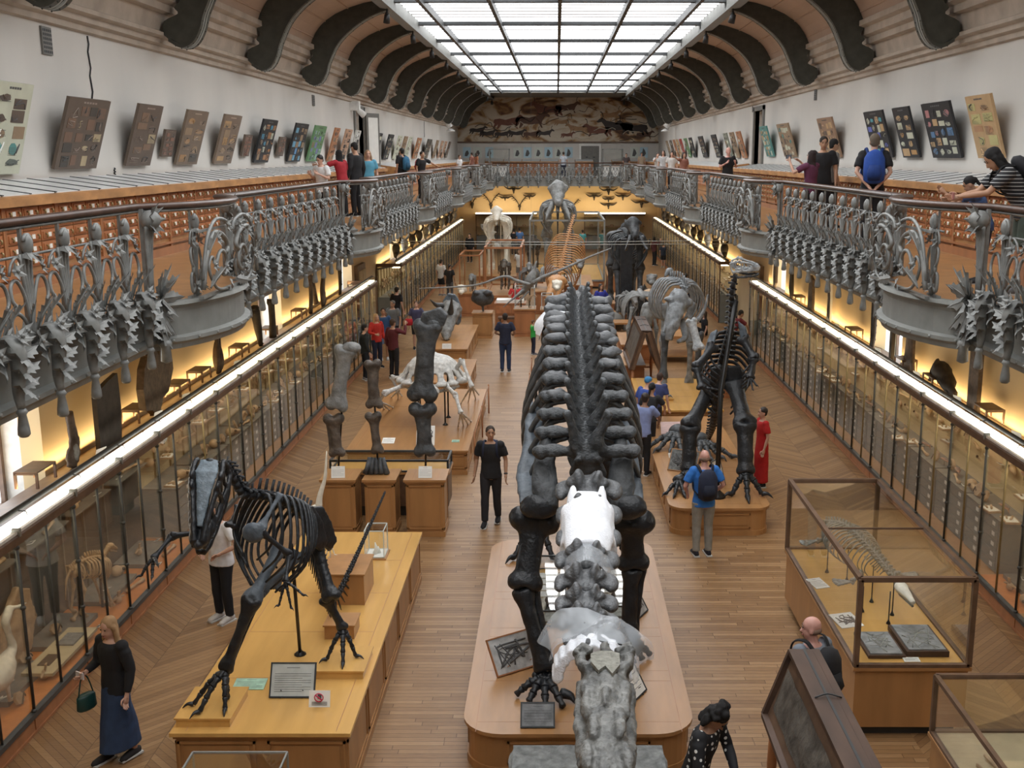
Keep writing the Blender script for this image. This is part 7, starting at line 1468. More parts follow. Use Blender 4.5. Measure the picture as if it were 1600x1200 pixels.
# ---- quadruped skeleton generator
def quad(lab, loc, rz, L, H, m, tusk=0, name='mounted_skeleton', neck=.25, head=.28, horns=None, tail=.4, plinth=None, legr=.035, ribn=9, hd_up=.1):
    """L body length, H shoulder height; faces -Y when rz = 0"""
    root = thing(name, lab, 'skeleton', loc, rz); O = (0, 0, 0)
    b = MB(); sp_ = curve([(0, -L * .5, H * .96), (0, -L * .15, H * 1.02), (0, L * .25, H), (0, L * .5, H * .92)], 5); b.tube(sp_, H * .030, 7)
    for i, p in enumerate(sp_): b.tube([p, p + V((0, .02, H * (.12 if i < 8 else .08)))], [H * .022, H * .014], 6); b.tube([p - V((H * .07, 0, 0)), p + V((H * .07, 0, 0))], H * .014, 5)
    b.build('spine', m, root)
    hp = V((0, -L * (.5 + neck), H * (1.0 + hd_up)))
    b = MB(); b.tube(curve([sp_[0], (0, -L * (.5 + neck * .5), H * (.98 + hd_up * .5)), hp], 4), [H * .05] * 9, 7); b.build('neck', m, root)
    for i in range(ribn):
        u = i / (ribn - 1); p = sp_[int(u * 10)]; w_ = H * (.15 + .08 * sin(pi * min(1, u * .8 + .2)))
        for g in (-1, 1): b = MB(); b.tube(curve([p, p + V((g * w_ * .9, 0, -H * .06)), p + V((g * w_ * 1.05, L * .03, -H * .25)), p + V((g * w_ * .4, L * .05, -H * (.44 - .12 * u)))], 3), [(H * .010, H * .02)] * 10, 5, up=(0, 1, 0)); b.build('rib', m, root)
    b = MB(); hl = L * head; b.ell(hp + V((0, -hl * .2, 0)), (hl * .32, hl * .4, hl * .36)); b.tube([hp + V((0, -hl * .3, -hl * .1)), hp + V((0, -hl * 1.0, -hl * .55))], [hl * .3, hl * .14], 9)
    for g in (-1, 1): b.ell(hp + V((g * hl * .28, -hl * .25, .05 * hl)), (hl * .12,) * 3)
    remesh(b, max(.02, hl * .06), 1, hl * .04, 5).build('skull', m, root)
    b = MB(); b.tube([hp + V((0, 0, -hl * .4)), hp + V((0, -hl * .85, -hl * .8))], [hl * .12, hl * .07], 7); b.build('jaw', m, root)
    if tusk:
        for g in (-1, 1): b = MB(); b.tube(curve([hp + V((g * hl * .2, -hl * .7, -hl * .5)), hp + V((g * hl * .5, -hl * 1.3, -hl * 1.1)), hp + V((g * hl * .45, -hl * (1.6 + .5 * tusk), -hl * (1.1 - .6 * tusk)))], 4), [hl * .09 * (1 - k * .09) for k in range(9)], 8); b.build('tusk', m, root)
    if horns:
        for g in (-1, 1): b = MB(); b.tube(curve([hp + V((g * hl * .2, 0, hl * .3)), hp + V((g * hl * .6, .1, hl * .8)), hp + V((g * hl * horns, 0, hl * 1.5))], 4), [hl * .08 * (1 - k * .1) for k in range(9)], 6); b.build('horn', m, root)
    for (y, z0, nm, kb) in ((-L * .42, H * .93, 'fore_leg', -1), (L * .42, H * .9, 'hind_leg', 1)):
        for g in (-1, 1):
            a = V((g * H * .13, y, z0)); k = V((g * H * .15, y + kb * -H * .07, H * .52)); a2 = V((g * H * .14, y + kb * H * .03, H * .12)); f = V((g * H * .14, y - H * .04, 0))
            b = longbone(a, k, legr * H, 1.8, 1.6, .8); b2 = longbone(k, a2, legr * .8 * H, 1.6, 1.4, .8); b.add(b2.v, b2.f, 0, True); b.tube([a2, f + V((0, 0, .04))], [legr * H * .9, legr * H * 1.3], 8); b.tube([f + V((0, .02, .03)), f + V((0, -H * .06, .01))], [legr * H * 1.2, legr * H * .8], 8); b.build(nm, m, root)
    b = MB(); b.tube([(0, -L * .4, H), (g * 0, -L * .42, H * .8)], H * .04, 6); part(blade([(-H * .15, -L * .42, H * .95), (-H * .12, -L * .3, H * 1.0), (-H * .14, -L * .38, H * .7)], H * .03, .005, H * .03), 'shoulder_blade', m, root, O); part(blade([(H * .15, -L * .42, H * .95), (H * .12, -L * .3, H * 1.0), (H * .14, -L * .38, H * .7)], H * .03, .005, H * .03), 'shoulder_blade', m, root, O)
    b = MB()
    for g in (-1, 1): b.tube([(g * H * .02, L * .35, H * .98), (g * H * .17, L * .42, H * .93), (g * H * .08, L * .52, H * .8)], [(H * .05, H * .02), (H * .08, H * .025), (H * .04, H * .02)], 8)
    b.build('pelvis', m, root)
    if tail: b = MB(); b.tube(curve([sp_[-1], (0, L * (.5 + tail * .4), H * .75), (0, L * (.5 + tail * .6), H * .4)], 4), [H * .03 * (1 - k * .1) for k in range(9)], 6); b.build('tail', m, root)
    b = MB(); b.tube([(0, -L * .35, 0), (0, -L * .35, H)], .02, 6); b.tube([(0, L * .35, 0), (0, L * .35, H)], .02, 6); b.build('support_rod', 'steel_rod', root)
    return root
# far half of the nave: plinths and skeletons
def fp(x0, x1, y0, y1, h, lab): return base('museum_plinth', lab, x0, x1, y0, y1, h, seams=0, panels=(y0 < 50), mt='oak', ms='red_oak')
fp(-4.0, -2.9, 43.6, 45.8, .95, 'red brown plinth under the small curved skull skeleton, far left'); quad('small dark animal skeleton in front of the tall glass case, far left', (-3.45, 44.6, .95), 0, .9, .6, 'bone_grey', head=.34)
fp(-3.0, -1.5, 45.5, 50, .55, 'red brown plinth in the far left glass case row'); quad('dark calf sized skeleton with white skull inside the framed glass case', (-2.25, 47.6, .7), 0, 1.3, 1.1, 'bone_umber', head=.32)
vitrine('glass_showcase', 'tall framed glass case around the dark calf sized skeleton', -3.0, -1.5, 45.6, 49.9, .57, 2.6, 'red_oak', .04); vitrine('glass_showcase', 'narrow glass case left of the calf skeleton case', -4.15, -3.3, 46.5, 49, .2, 2.2, 'red_oak', .03, .02)
quad('slender grey skeleton standing right of the calf skeleton case', (-1.15, 46.0, .0), 0, 1.2, 1.75, 'bone_grey', neck=.1, legr=.022)
quad('large pale elephant skeleton facing the camera, far left', (-3.1, 58.5, .25), 0, 2.7, 3.0, 'bone_white', head=.30, neck=.1, legr=.045); fp(-4.2, -2.0, 56.4, 60.8, .25, 'low plinth under the pale elephant skeleton')
fp(-.9, .3, 44.2, 47, .95, 'red brown plinth under the ribbed grey carapace'); b = MB()
for k in range(9): a = -.9 + 1.8 * k / 8; b.tube(curve([(-.3 + .5 * sin(a), 45, 1.25), (-.3 + .42 * sin(a), 45.2, 1.6 + .2 * cos(a)), (-.3 + .15 * sin(a), 45.6, 1.85)], 3), .045, 6)
b.ell((-.3, 45.6, 1.7), (.4, .4, .18)); b.tube([(-.3, 45.3, .96), (-.3, 45.3, 1.5)], .03, 6); o = b.build('ribbed_carapace', 'bone_grey'); tag(o, 'grey ribbed carapace on a red brown plinth in the far middle', 'fossil')
fp(-.6, 1.6, 47.5, 52, .8, 'wide red brown plinth in the far middle'); card('white picture board on the far middle plinth', (.35, 47.6, .8), .5, .45, 0, 80, pic='card_white')
# orange whale skeleton hung slantwise
O = V((.75, 46, 3)); root = thing('whale_skeleton', 'orange brown whale skeleton hanging tail up in the far middle', 'skeleton', O); wo = 'bone_orange'
wp = [at(897, 336, 50), at(890, 360, 48), at(880, 400, 45), at(874, 430, 43)]; WV = vertebra('vertebra', wo, .6, .9, .9)
wv = column(root, wp, 26, .10, .24, WV, O, up=(0, -.4, 1)); ribs(root, wv[9:], O, wo, lambda u: .35 + .45 * sin(pi * min(1, u * .7 + .25)), lambda u: .7 + .7 * u, .02, -.2, closure=.7, up=(0, -.5, 1))
b = MB(); h = wp[-1]; b.ell(h + V((-.1, -.4, -.2)), (.42, .5, .26)); b.tube([h + V((-.15, -.7, -.3)), h + V((-.5, -2.0, -.75))], [.3, .07], 9); b.tube([h + V((.1, -.7, -.35)), h + V((-.3, -1.9, -.85))], [.14, .05], 8); part(remesh(b, .05, 1, .04, 4), 'skull', wo, root, O)
for q in (3, 16): p = wv[q][0]; b = MB(); b.tube([p, V((p.x, p.y, .8))], .02, 5); part(b, 'support_rod', 'steel_rod', root, O)
# mammoth with tusks, high over the far middle
quad('huge grey mammoth skeleton with downturned tusks towering in the far middle', (.05, 56.6, .4), 0, 3.4, 3.75, 'bone_grey', tusk=.45, head=.38, neck=.12, hd_up=.16, legr=.05)
o = quad('dark small elephant skeleton left of the mammoth inside the glass pavilion', (-1.3, 60, .2), 0, 1.6, 1.7, 'bone_umber', head=.3)
vitrine('glass_showcase', 'wide low roofed glass pavilion around the mammoth', -1.3, 2.3, 53, 61, .4, 3.3, 'iron_fascia', .04, .1, m='red_oak')
# dark group right of the centre, with column
quad('dark tusked skeleton towering beside a black post, right of the centre', (2.7, 43.0, .5), .1, 2.4, 3.0, 'cast_charcoal', tusk=.9, head=.34, neck=.15, hd_up=.12, legr=.045)
boxlike('black_post', 'thick black post beside the dark tusked skeleton', 'post', [(2.42, 2.85, 41.2, 41.5, 0, 3.3, 0)], ['cast_black'])
fp(1.7, 3.9, 41.0, 47.5, .5, 'plinth under the dark tusked skeleton')
quad('second dark horned skeleton behind the tusked one', (3.2, 49.5, 0), 0, 1.8, 2.0, 'cast_charcoal', head=.3, horns=1.2); quad('dark elephant calf skeleton in front of the black post', (2.55, 39.8, 0), .2, 1.2, 1.35, 'bone_grey', head=.4)
quad('dark calf skeleton just right of the black post', (3.25, 40.2, 0), -.2, 1.1, 1.5, 'cast_charcoal', head=.3)
for i, (x, y, r_) in enumerate(((1.95, 39.2, .42), (3.35, 43.6, .5))): b = MB(); b.ell((x, y, r_), (r_ * 1.2, r_, r_)); o = b.jitter(.03, 3).build('round_carapace', 'shelf_grey'); tag(o, ('smooth grey dome shell on the floor left of the black post', 'smooth grey dome shell right of the black post')[i], 'fossil')
# fan ribbed skeleton, small tables, long plinths of the right middle
def ribfan(lab, x, y, z, m):
    O = V((x, y, 0)); root = thing('ribbed_skeleton', lab, 'skeleton', O)
    b = MB(); b.tube([(x, y - .5, z), (x, y + .8, z + .05)], .09, 8); part(b, 'spine', m, root, O)
    for k in range(9):
        for g in (-1, 1): b = MB(); yy = y - .45 + .13 * k; b.tube(curve([(x, yy, z + .05), (x + g * .35, yy, z), (x + g * .52, yy, z - .3), (x + g * .55, yy - .05, z - .62)], 3), [(.018, .03)] * 10, 5); part(b, 'rib', m, root, O)
    b = MB(); b.ell((x + .1, y - .85, z - .5), (.2, .25, .42)); part(remesh(b, .03, 1, .04, 6), 'skull', m, root, O)
    for g in (-1, 1): part(longbone((x + g * .3, y - .4, z - .3), (x + g * .42, y - .5, z - .95), .05, 1.6, 1.5), 'leg_bone', m, root, O); part(longbone((x + g * .42, y - .5, z - .95), (x + g * .42, y - .45, .65), .042, 1.6, 1.5), 'leg_bone', m, root, O)
    return root
ribfan('grey skeleton with fanned ribs above the tall rock panel', 2.55, 32.6, 2.25, 'bone_grey')
fp(1.35, 2.5, 30.0, 32.5, .62, 'plain brown plinth left of the far slanted rock panel'); fp(2.0, 3.1, 33.5, 36, .6, 'brown plinth behind the fanned rib skeleton')
def stable(lab, x0, x1, y0, y1, h): 
    root = thing('display_table', lab, 'table', ((x0 + x1) / 2, (y0 + y1) / 2, 0)); O = ((x0 + x1) / 2, (y0 + y1) / 2, 0); b = MB(); b.box(x0, x1, y0, y1, h - .06, h); b.box(x0 + .04, x1 - .04, y0 + .04, y1 - .04, .18, .21); b.build('table_top', 'oak', root, O)
    for x in (x0 + .04, x1 - .04):
        for y in (y0 + .04, y1 - .04): b = MB(); b.box(x - .03, x + .03, y - .03, y + .03, 0, h - .06); b.build('leg', 'red_oak', root, O)
stable('small brown display table right of the far rock panel', 3.35, 4.3, 33.6, 35.0, .85); stable('small brown table beside the woman in blue', .95, 1.6, 37.2, 38.6, .85); stable('brown table behind the woman in blue', 2.0, 2.75, 38.0, 38.8, .6)
for i, (x0, x1, y0, y1, h, lab) in enumerate(((.2, 1.1, 40.5, 42, .8, 'brown cabinet with a pale card left of the woman in blue'), (.9, 3.2, 42.0, 43.0, .75, 'long brown cabinet behind the woman in blue'), (4.0, 4.6, 38.2, 40, .8, 'brown cabinet holding a small dark skull, right'), (4.05, 4.9, 28.5, 31.2, .85, 'light brown cabinet behind the elephant like skeleton'), (-1.55, -.75, 38.6, 39.6, 1.0, 'brown cabinet under the dog skeleton case'), (-.6, -.1, 38.8, 39.8, .95, 'brown cabinet right of the dog skeleton case'), (.2, 1.2, 46.8, 47.3, .9, 'small red brown cabinet in the far middle'), (2.4, 3.6, 51.5, 54, .8, 'red brown cabinet behind the dark tusked skeleton'))): fp(x0, x1, y0, y1, h, lab)
vitrine('glass_box', 'glass box with a small pale dog skeleton', -1.5, -.8, 38.7, 39.5, 1.0, 1.75, 'iron_rim', .012); quad('small pale dog skeleton inside a glass box', (-1.15, 39.1, 1.0), 1.2, .45, .42, 'bone_tan')
vitrine('glass_box', 'smaller glass box right of the dog skeleton case', -.55, -.15, 38.9, 39.7, .95, 1.45, 'iron_rim', .012); quad('tiny pale skeleton in the smaller glass box', (-.35, 39.3, .95), .5, .4, .3, 'bone_tan')
for i, (px, py, Y, m) in enumerate(((1018, 436, 40, 'bone_grey'), (1015, 460, 38, 'bone_tan'), (870, 445, 41, 'bone_white'), (906, 412, 45, 'bone_grey'), (722, 452, 44, 'bone_white'), (756, 355, 62, 'bone_grey'))):
    b = MB(); p = at(px, py, Y); b.ell(p, (.2, .25, .2)); b.ell(p + V((0, -.25, -.1)), (.12, .2, .1)); b.tube([p, V((p.x, p.y, 0))], .02, 6); 
    for g in (-1, 1): b.ell(p + V((.14 * g, -.05, .12)), .07)
    o = remesh(b, .03, 1, .03, 7).build('animal_skull', m); tag(o, ['grey spiky skull', 'tan small skull', 'white skull', 'dark rounded skull', 'pale skull in the narrow glass case', 'dark skull near the end wall'][i] + ' on a stand among the far cabinets', 'skull')
card('white sheet on the long brown cabinet behind the woman in blue', (1.4, 42.1, .75), .55, .35, 0, 40); card('white sheet left of the woman in blue', (.5, 40.6, .8), .6, .35, 0, 50); card('tall white card on the far middle cabinet', (.85, 46.9, .9), .4, .5, 0, 80); card('white sheet on the far carapace plinth', (.0, 44.3, .95), .4, .35, 0, 60)
b = MB(); b.ell((.0, 15.3, 3.85), (.24, .4, .33)); b.ell((.0, 15.0, 3.6), (.18, .3, .28)); o = remesh(b, .04, 2, .05, 4).build('hip_cast', 'cast_charcoal'); tag(o, 'rounded dark hip cast under a white cloth, far left on the giant skeleton', 'cast'); b = sheet(V((.0, 15.3, 3.9)), .28, .42, .34, seed=12, amp=.05); o = b.build('plaster_sheet', 'plaster_white'); tag(o, 'white cloth draped over the far left hip of the giant skeleton', 'cloth')
# ---- winged reptile hanging on wires, and wires
O = V((-.9, 31, 3.1)); root = thing('winged_reptile_skeleton', 'grey winged reptile skeleton with long thin wings hanging above the nave', 'skeleton', O); m = 'bone_grey'
Yw = 31; b = MB(); b.tube(curve([at(838, 408, Yw), at(832, 430, Yw), at(820, 452, Yw), at(800, 468, Yw)], 4), [.02, .03, .05, .08, .13, .16, .15, .12, .09, .07, .05, .03, .02], 9); part(b.jitter(.015, 8), 'body', m, root, O)
for pts in ([(828, 445), (806, 438), (786, 432), (740, 446), (655, 451)], [(832, 442), (850, 432), (885, 418), (920, 402), (955, 388)]):
    b = MB(); b.tube(curve([at(x, y, Yw - .3) for x, y in pts], 5), [.055 - .0018 * k for k in range(21)], 7); part(b, 'wing', m, root, O)
b = MB(); b.tube([at(822, 450, Yw), at(786, 480, Yw - .5)], [.05, .01], 6); b.tube([at(826, 455, Yw), at(805, 478, Yw - .5)], [.03, .01], 6); part(b, 'legs', m, root, O)
for i, (a_, c_) in enumerate((((600, 376), (1120, 374)), ((668, 380), (1010, 380)))): b = MB(); p, q = at(*a_, 32 + i), at(*c_, 32 + i); p.x, q.x = XL, XR; b.tube([p, V((0.2, p.y, p.z - .05)), q], .010, 5); o = b.build('hanging_wire', 'iron_rim'); tag(o, '%s thin wire stretched across the nave above the far skeletons' % ('upper', 'lower')[i], 'wire')
for x in (-.9,): b = MB(); b.tube([at(830, 440, Yw), V((-.7, Yw, 10.2))], .0015, 4); o = b.build('hanging_wire', 'bar_black'); tag(o, 'fine vertical wire holding the winged reptile', 'wire')
# ---------------------------------------------------------------- upright dinosaur on the rounded right plinth
m = 'cast_black'; O = V((2.9, 19.2, .5)); root = thing('upright_skeleton', 'black upright dinosaur skeleton rearing on its hind legs, right plinth', 'skeleton', O); Pq = at
VI = vertebra('vertebra', m, .8, .6, .95)
neck = [Pq(1150, 430, 18.9), Pq(1144, 455, 19.0), Pq(1144, 490, 19.2), Pq(1142, 520, 19.4)]; column(root, neck, 10, .15, .22, VI, O, up=(0, 1, .3))
bk = [Pq(1142, 520, 19.4), Pq(1134, 548, 19.8), Pq(1126, 580, 20.2), Pq(1122, 610, 20.4)]; dv = column(root, bk, 11, .24, .28, VI, O, up=(0, 1, .4))
ribs(root, dv, O, m, lambda u: .28 + .2 * sin(pi * min(1, u + .15)), lambda u: .75, .024, .1, closure=.5, up=(0, 1, .4))
tl = [Pq(1122, 610, 20.4), Pq(1118, 640, 21.0), Pq(1112, 672, 21.8), Pq(1105, 690, 22.8)]; column(root, tl, 18, .30, .12, VI, O, up=(0, 1, .5))
b = theropod_skull(); b2 = theropod_jaw(); F = V((.75, -.35, .18)); c0 = Pq(1146, 424, 18.95)
b.v = [(x * 1.1, y, z * 1.3) for x, y, z in b.v]; sk_ = place(b, F, V((-.1, -.3, 1)), c0, .47); part(remesh(sk_, .014, 1, .01, 12), 'skull', mat('cast_light', (.36, .38, .39), .5, var=.4, scale=12, bump=.5), root, O); part(remesh(place(b2, F, V((-.1, -.3, 1)), c0, .46), .014, 1, .01, 12), 'lower_jaw', 'cast_charcoal', root, O)
for (S, E, W, tips) in ((Pq(1160, 528, 19.1), Pq(1178, 560, 18.9), Pq(1172, 590, 18.8), [(1168, 606), (1176, 610), (1182, 604)]), (Pq(1115, 540, 19.1), Pq(1088, 575, 18.8), Pq(1096, 606, 18.6), [(1112, 618), (1120, 622), (1126, 612)])):
    arm3(root, O, m, [S, E, W], .065); toes(root, O, m, W, [Pq(x, y, 18.6) for x, y in tips], .022, 'finger', arch=0)
b = MB(); part(blade([Pq(1152, 500, 19.2), Pq(1166, 512, 19.1), Pq(1172, 545, 19.0), Pq(1160, 545, 19.1)], .06, .01, .025), 'shoulder_blade', 'cast_slate', root, O); part(blade([Pq(1110, 520, 19.3), Pq(1122, 515, 19.2), Pq(1112, 550, 19.0), Pq(1100, 552, 19.1)], .06, .01, .025), 'shoulder_blade', 'cast_slate', root, O)
for pts in ([(1110, 575), (1128, 568), (1140, 590), (1128, 612), (1108, 604)], [(1136, 570), (1158, 572), (1166, 596), (1150, 612), (1136, 600)]): part(blade([Pq(x, y, 19.7) for x, y in pts], .10, .02, .03), 'hip_blade', m, root, O)
def bigleg(H, K, A, tips, r): part(rebone(longbone(H, K, r, 1.45, 1.5, .8), .025, .012, 6), 'thigh_bone', m, root, O); part(rebone(longbone(K, A, r * 1.0, 1.45, 1.2, .8), .025, .01, 6), 'shin_bone', m, root, O); toes(root, O, m, A, tips, .062, 'toe', claw=True, arch=.3)
bigleg(Pq(1148, 600, 19.6), Pq(1164, 662, 18.75), Pq(1165, 738, 18.5), [atz(1144, 776, .5), atz(1168, 782, .5), atz(1190, 776, .5)], .15)
bigleg(Pq(1112, 600, 19.9), Pq(1078, 668, 19.3), Pq(1076, 735, 19.1), [atz(1056, 762, .5), atz(1070, 772, .5), atz(1090, 766, .5)], .14)
b = MB(); b.tube([Pq(1150, 470, 19.0), Pq(1138, 540, 18.95), V((2.83, 18.35, 2.4)), V((2.82, 18.35, .5))], .045, 10); b.lathe([(.16, 0), (.15, .04), (.06, .12), (.045, .2)], (2.82, 18.35, .5), 14); part(b, 'support_post', 'steel_rod', root, O)
# items on that plinth
def footbones(lab, x, y, z, s, m_, n=4, rz=0):
    root = thing('foot_bones', lab, 'bones', (x, y, z), rz); b = MB(); b.ell((0, .25 * s, .22 * s), (.16 * s, .12 * s, .14 * s)); part(remesh(b, .025, 1, .02, 6), 'ankle', m_, root, (0, 0, 0))
    toes(root, (0, 0, 0), m_, V((0, .2 * s, .22 * s)), [V(((k - (n - 1) / 2) * .2 * s, -.25 * s - .05 * (k % 2), 0)) for k in range(n)], .05 * s, 'toe')
footbones('dark toe bones standing at the left edge of the right plinth', 2.35, 21.6, .5, 1.25, 'cast_charcoal', 4, -.5); footbones('dark toe bones in the middle of the right plinth', 3.0, 21.0, .5, 1.2, 'cast_charcoal', 4, .4); footbones('dark foot bones behind the bald man in blue', 2.15, 18.6, .5, .8, 'cast_black', 3, -.3)
card('framed dark fossil picture leaning on the right plinth', (2.37, 19.9, .5), .55, .42, -.45, 55, pic='slate_print', frame_='oak'); card('white panel on an easel at the foot of the upright dinosaur', (2.98, 18.9, .5), .35, .5, 1.0, 75, frame_='bar_black', legs=True)
card('small white card between the toe bones', (2.3, 20.9, .5), .14, .1, .4, 60)
b = MB(); vs = []
b.prism([(2.25, 22.6, .52), (2.8, 22.7, .5), (2.75, 23.5, .56), (2.3, 23.4, .58)], (0, 0, .03)); o = b.jitter(.03, 5).build('folded_sheet', cloth((.5, .36, .34))); tag(o, 'pale pink folded sheet on the right plinth edge', 'cloth')
# ---- long legged elephant like skeleton behind it
m = 'bone_steel'; mat(m, (.20, .215, .225), .55, var=.45, scale=8, bump=.6, bscale=24); O = V((2.9, 27.5, .5)); root = thing('tall_legged_skeleton', 'grey tusked skeleton with one very long straight foreleg, right middle', 'skeleton', O)
b = MB(); h = Pq(1060, 478, 26.4); b.ell(h + V((0, 0, .1)), (.26, .34, .34)); b.tube([h + V((-.05, -.2, 0)), h + V((-.2, -.5, -.45)), h + V((-.26, -.55, -.75))], [.22, .16, .09], 10); b.ell(h + V((.22, -.1, .1)), (.13, .14, .1)); b.ell(h + V((-.24, -.12, .18)), (.13, .12, .08)); part(remesh(b, .03, 1, .035, 6), 'skull', m, root, O)
b = MB(); b.tube(curve([h + V((.1, .0, -.35)), h + V((.15, -.3, -.72)), h + V((-.05, -.5, -.8))], 3), [.09, .1, .09, .08, .07, .06, .05], 8); part(b, 'lower_jaw', m, root, O)
for (q, rr) in (([(1078, 505), (1092, 498), (1102, 480), (1106, 460)], .07), ([(1050, 500), (1042, 512), (1040, 520)], .07)): b = MB(); C_ = curve([Pq(x, y, 25.9) for x, y in q], 4); b.tube(C_, [rr * (1 - .8 * k / len(C_)) for k in range(len(C_))], 8); part(b, 'tusk', m, root, O)
sp2 = [Pq(1072, 455, 26.8), Pq(1064, 442, 27.6), Pq(1050, 438, 28.6), Pq(1046, 440, 29.4)]; VE = vertebra('vertebra', m, .8, .6, .9); vv = column(root, sp2, 10, .26, .2, VE, O); ribs(root, vv[1:9], O, m, .55, 1.0, .025, .1, closure=.7)
b = MB(); b.tube(curve([Pq(1048, 442, 29.2), Pq(1050, 428, 29.4), Pq(1045, 424, 29.3), Pq(1038, 432, 29.2)], 4), [.12, .11, .1, .09, .08, .08, .09, .1, .1, .08, .06, .04, .02], 8); part(b.jitter(.02, 6), 'tail_hook', m, root, O)
part(rebone(longbone(Pq(1040, 522, 26.3), Pq(1036, 590, 26.2), .085, 1.5, 1.6, .8), .025, .01, 6), 'fore_leg', 'cast_charcoal', root, O); toes(root, O, m, Pq(1036, 594, 26.2), [V((2.42, 26.1, .56)), V((2.58, 26.05, .56)), V((2.72, 26.15, .56))], .045, 'toe')
part(longbone(Pq(1048, 470, 26.9), Pq(1040, 520, 26.4), .07, 1.6, 1.4), 'upper_fore_leg', m, root, O); part(longbone(Pq(1092, 520, 27), Pq(1090, 590, 27), .08, 1.7, 1.5, .8), 'fore_leg', 'cast_charcoal', root, O)
for g in (.0, .7): part(longbone(V((2.8 + g, 28.2, 2.6)), V((2.8 + g, 28.1, 1.6)), .08, 1.7, 1.6), 'hind_leg', m, root, O); part(longbone(V((2.8 + g, 28.1, 1.6)), V((2.8 + g, 28.2, .5)), .07, 1.6, 1.8), 'hind_leg', m, root, O)
part(longbone(Pq(1080, 500, 24.6), Pq(1092, 545, 24.4), .09, 1.5, 1.6, .6), 'pale_limb_bone', 'cast_light', root, O)
# ---------------------------------------------------------------- slanted rock panels
def rockpanel(lab, xc, y0, y1, zt, zb, W=.55, leg=.5, floor_z=0):
    O = V((xc, (y0 + y1) / 2, 0)); root = thing('rock_panel_stand', lab, 'display', O); hw = .1
    for g in (-1, 1):
        b = MB(); A = [(xc + g * hw, y0, zt), (xc + g * hw, y1, zt), (xc + g * W, y1, zb), (xc + g * W, y0, zb)]; n = V(((zt - zb), 0, g * (W - hw))).normalized() * (-g if g > 0 else 1) * .0
        d = V((-g * .10, 0, -.03)); b.prism([V(p) for p in A], d, 0); b.build('panel', 'walnut', root, O)
        b = MB(); s_ = V((g * .012, 0, .006)); ins = [(xc + g * (hw + .06), y0 + .12, zt - .12 * 1.0), (xc + g * (hw + .06), y1 - .12, zt - .12), (xc + g * (W - .05), y1 - .12, zb + .14), (xc + g * (W - .05), y0 + .12, zb + .14)]
        n1, n2 = 24, 18; vs = []
        for i in range(n1):
            for j in range(n2): u, v = i / (n1 - 1), j / (n2 - 1); p = V(ins[0]).lerp(V(ins[1]), u).lerp(V(ins[3]).lerp(V(ins[2]), u), v) + s_; r_ = sqrt((u - .5) ** 2 * 2 + (v - .55) ** 2); p += V((g, 0, .4)) * (.035 * max(0, NZ.noise(p * 3)) + (.05 * max(0, .35 - r_) * (1 + sin(u * 22)) )); vs.append(p)
        b.add(vs, [(i * n2 + j, i * n2 + j + 1, (i + 1) * n2 + j + 1, (i + 1) * n2 + j) for i in range(n1 - 1) for j in range(n2 - 1)], 0, True); b.build('rock_relief', mat('relief_rock', (.085, .075, .062), .6, var=.5, scale=5, bump=.6, bscale=16), root, O)
        b = MB()
        for (p, q) in ((0, 1), (1, 2), (2, 3), (3, 0)): b.bar(V(A[p]) + s_ * 1.2, V(A[q]) + s_ * 1.2, .07, .05)
        b.build('frame', 'desk_brown', root, O)
    b = MB(); b.box(xc - hw - .02, xc + hw + .02, y0, y1, zt, zt + .03, 0); b.box(xc - .012, xc + .012, y0, y1, zt + .025, zt + .034, 1)
    for t in (.3, .7): yy = y0 + (y1 - y0) * t; b.tube(curve([(xc - .12, yy, zt + .04), (xc, yy + .03, zt + .06), (xc + .12, yy, zt + .04)], 3), .008, 5, 1)
    b.build('ridge_board', ['desk_brown', 'bar_black'], root, O)
    for y in (y0 + .08, y1 - .08):
        for g in (-1, 1): b = MB(); b.tube([(xc + g * (W - .06), y, zb), (xc + g * (W - .06), y, zb * .5), (xc + g * (W - .06), y, floor_z)], [.035, .05, .03], 8); b.build('leg', 'red_oak', root, O)
    b = MB(); b.box(xc - W + .03, xc + W - .03, y0 + .05, y0 + .1, zb * .35, zb * .35 + .05); b.box(xc - W + .03, xc + W - .03, y1 - .1, y1 - .05, zb * .35, zb * .35 + .05); b.build('stretcher', 'red_oak', root, O)
mat('desk_brown', (.07, .038, .024), .6, var=.35, scale=5, stretch=(1, .3, 1))
rockpanel('tent shaped wooden stand with dark rock reliefs on both sides, lower right foreground', 2.42, 6.6, 9.9, 1.63, .95, .34)
rockpanel('tent shaped rock panel stand in the right middle distance', 2.42, 28.9, 31.6, 1.75, .72, .42)
# ---------------------------------------------------------------- glass case with the ribbed seal like skeleton
vitrine('glass_showcase', 'long brown framed glass case with a ribbed skeleton, right foreground', 3.31, 4.56, 11.15, 14.82, .86, 1.88, 'walnut', .028, .12, mid=True, m='oak')
O = V((3.95, 13.2, .86)); root = thing('seal_skeleton', 'grey ribbed marine skeleton with spread paddles inside the long glass case', 'skeleton', O); m = 'bone_seal'; mat(m, (.27, .275, .25), .6, var=.3, scale=16, bump=.4)
VS = vertebra('vertebra', m, .55, .7, .9); sp3 = [V((3.72, 14.35, 1.42)), V((3.84, 13.8, 1.55)), V((3.95, 13.2, 1.52)), V((4.05, 12.6, 1.42)), V((4.1, 12.25, 1.36))]
vv = column(root, sp3, 26, .10, .11, VS, O, mid=.15); ribs(root, vv[3:19], O, m, lambda u: .14 + .17 * sin(pi * min(1, u + .1)), lambda u: .26 + .1 * sin(pi * u), .0085, -.12, closure=.6, fl=1.5)
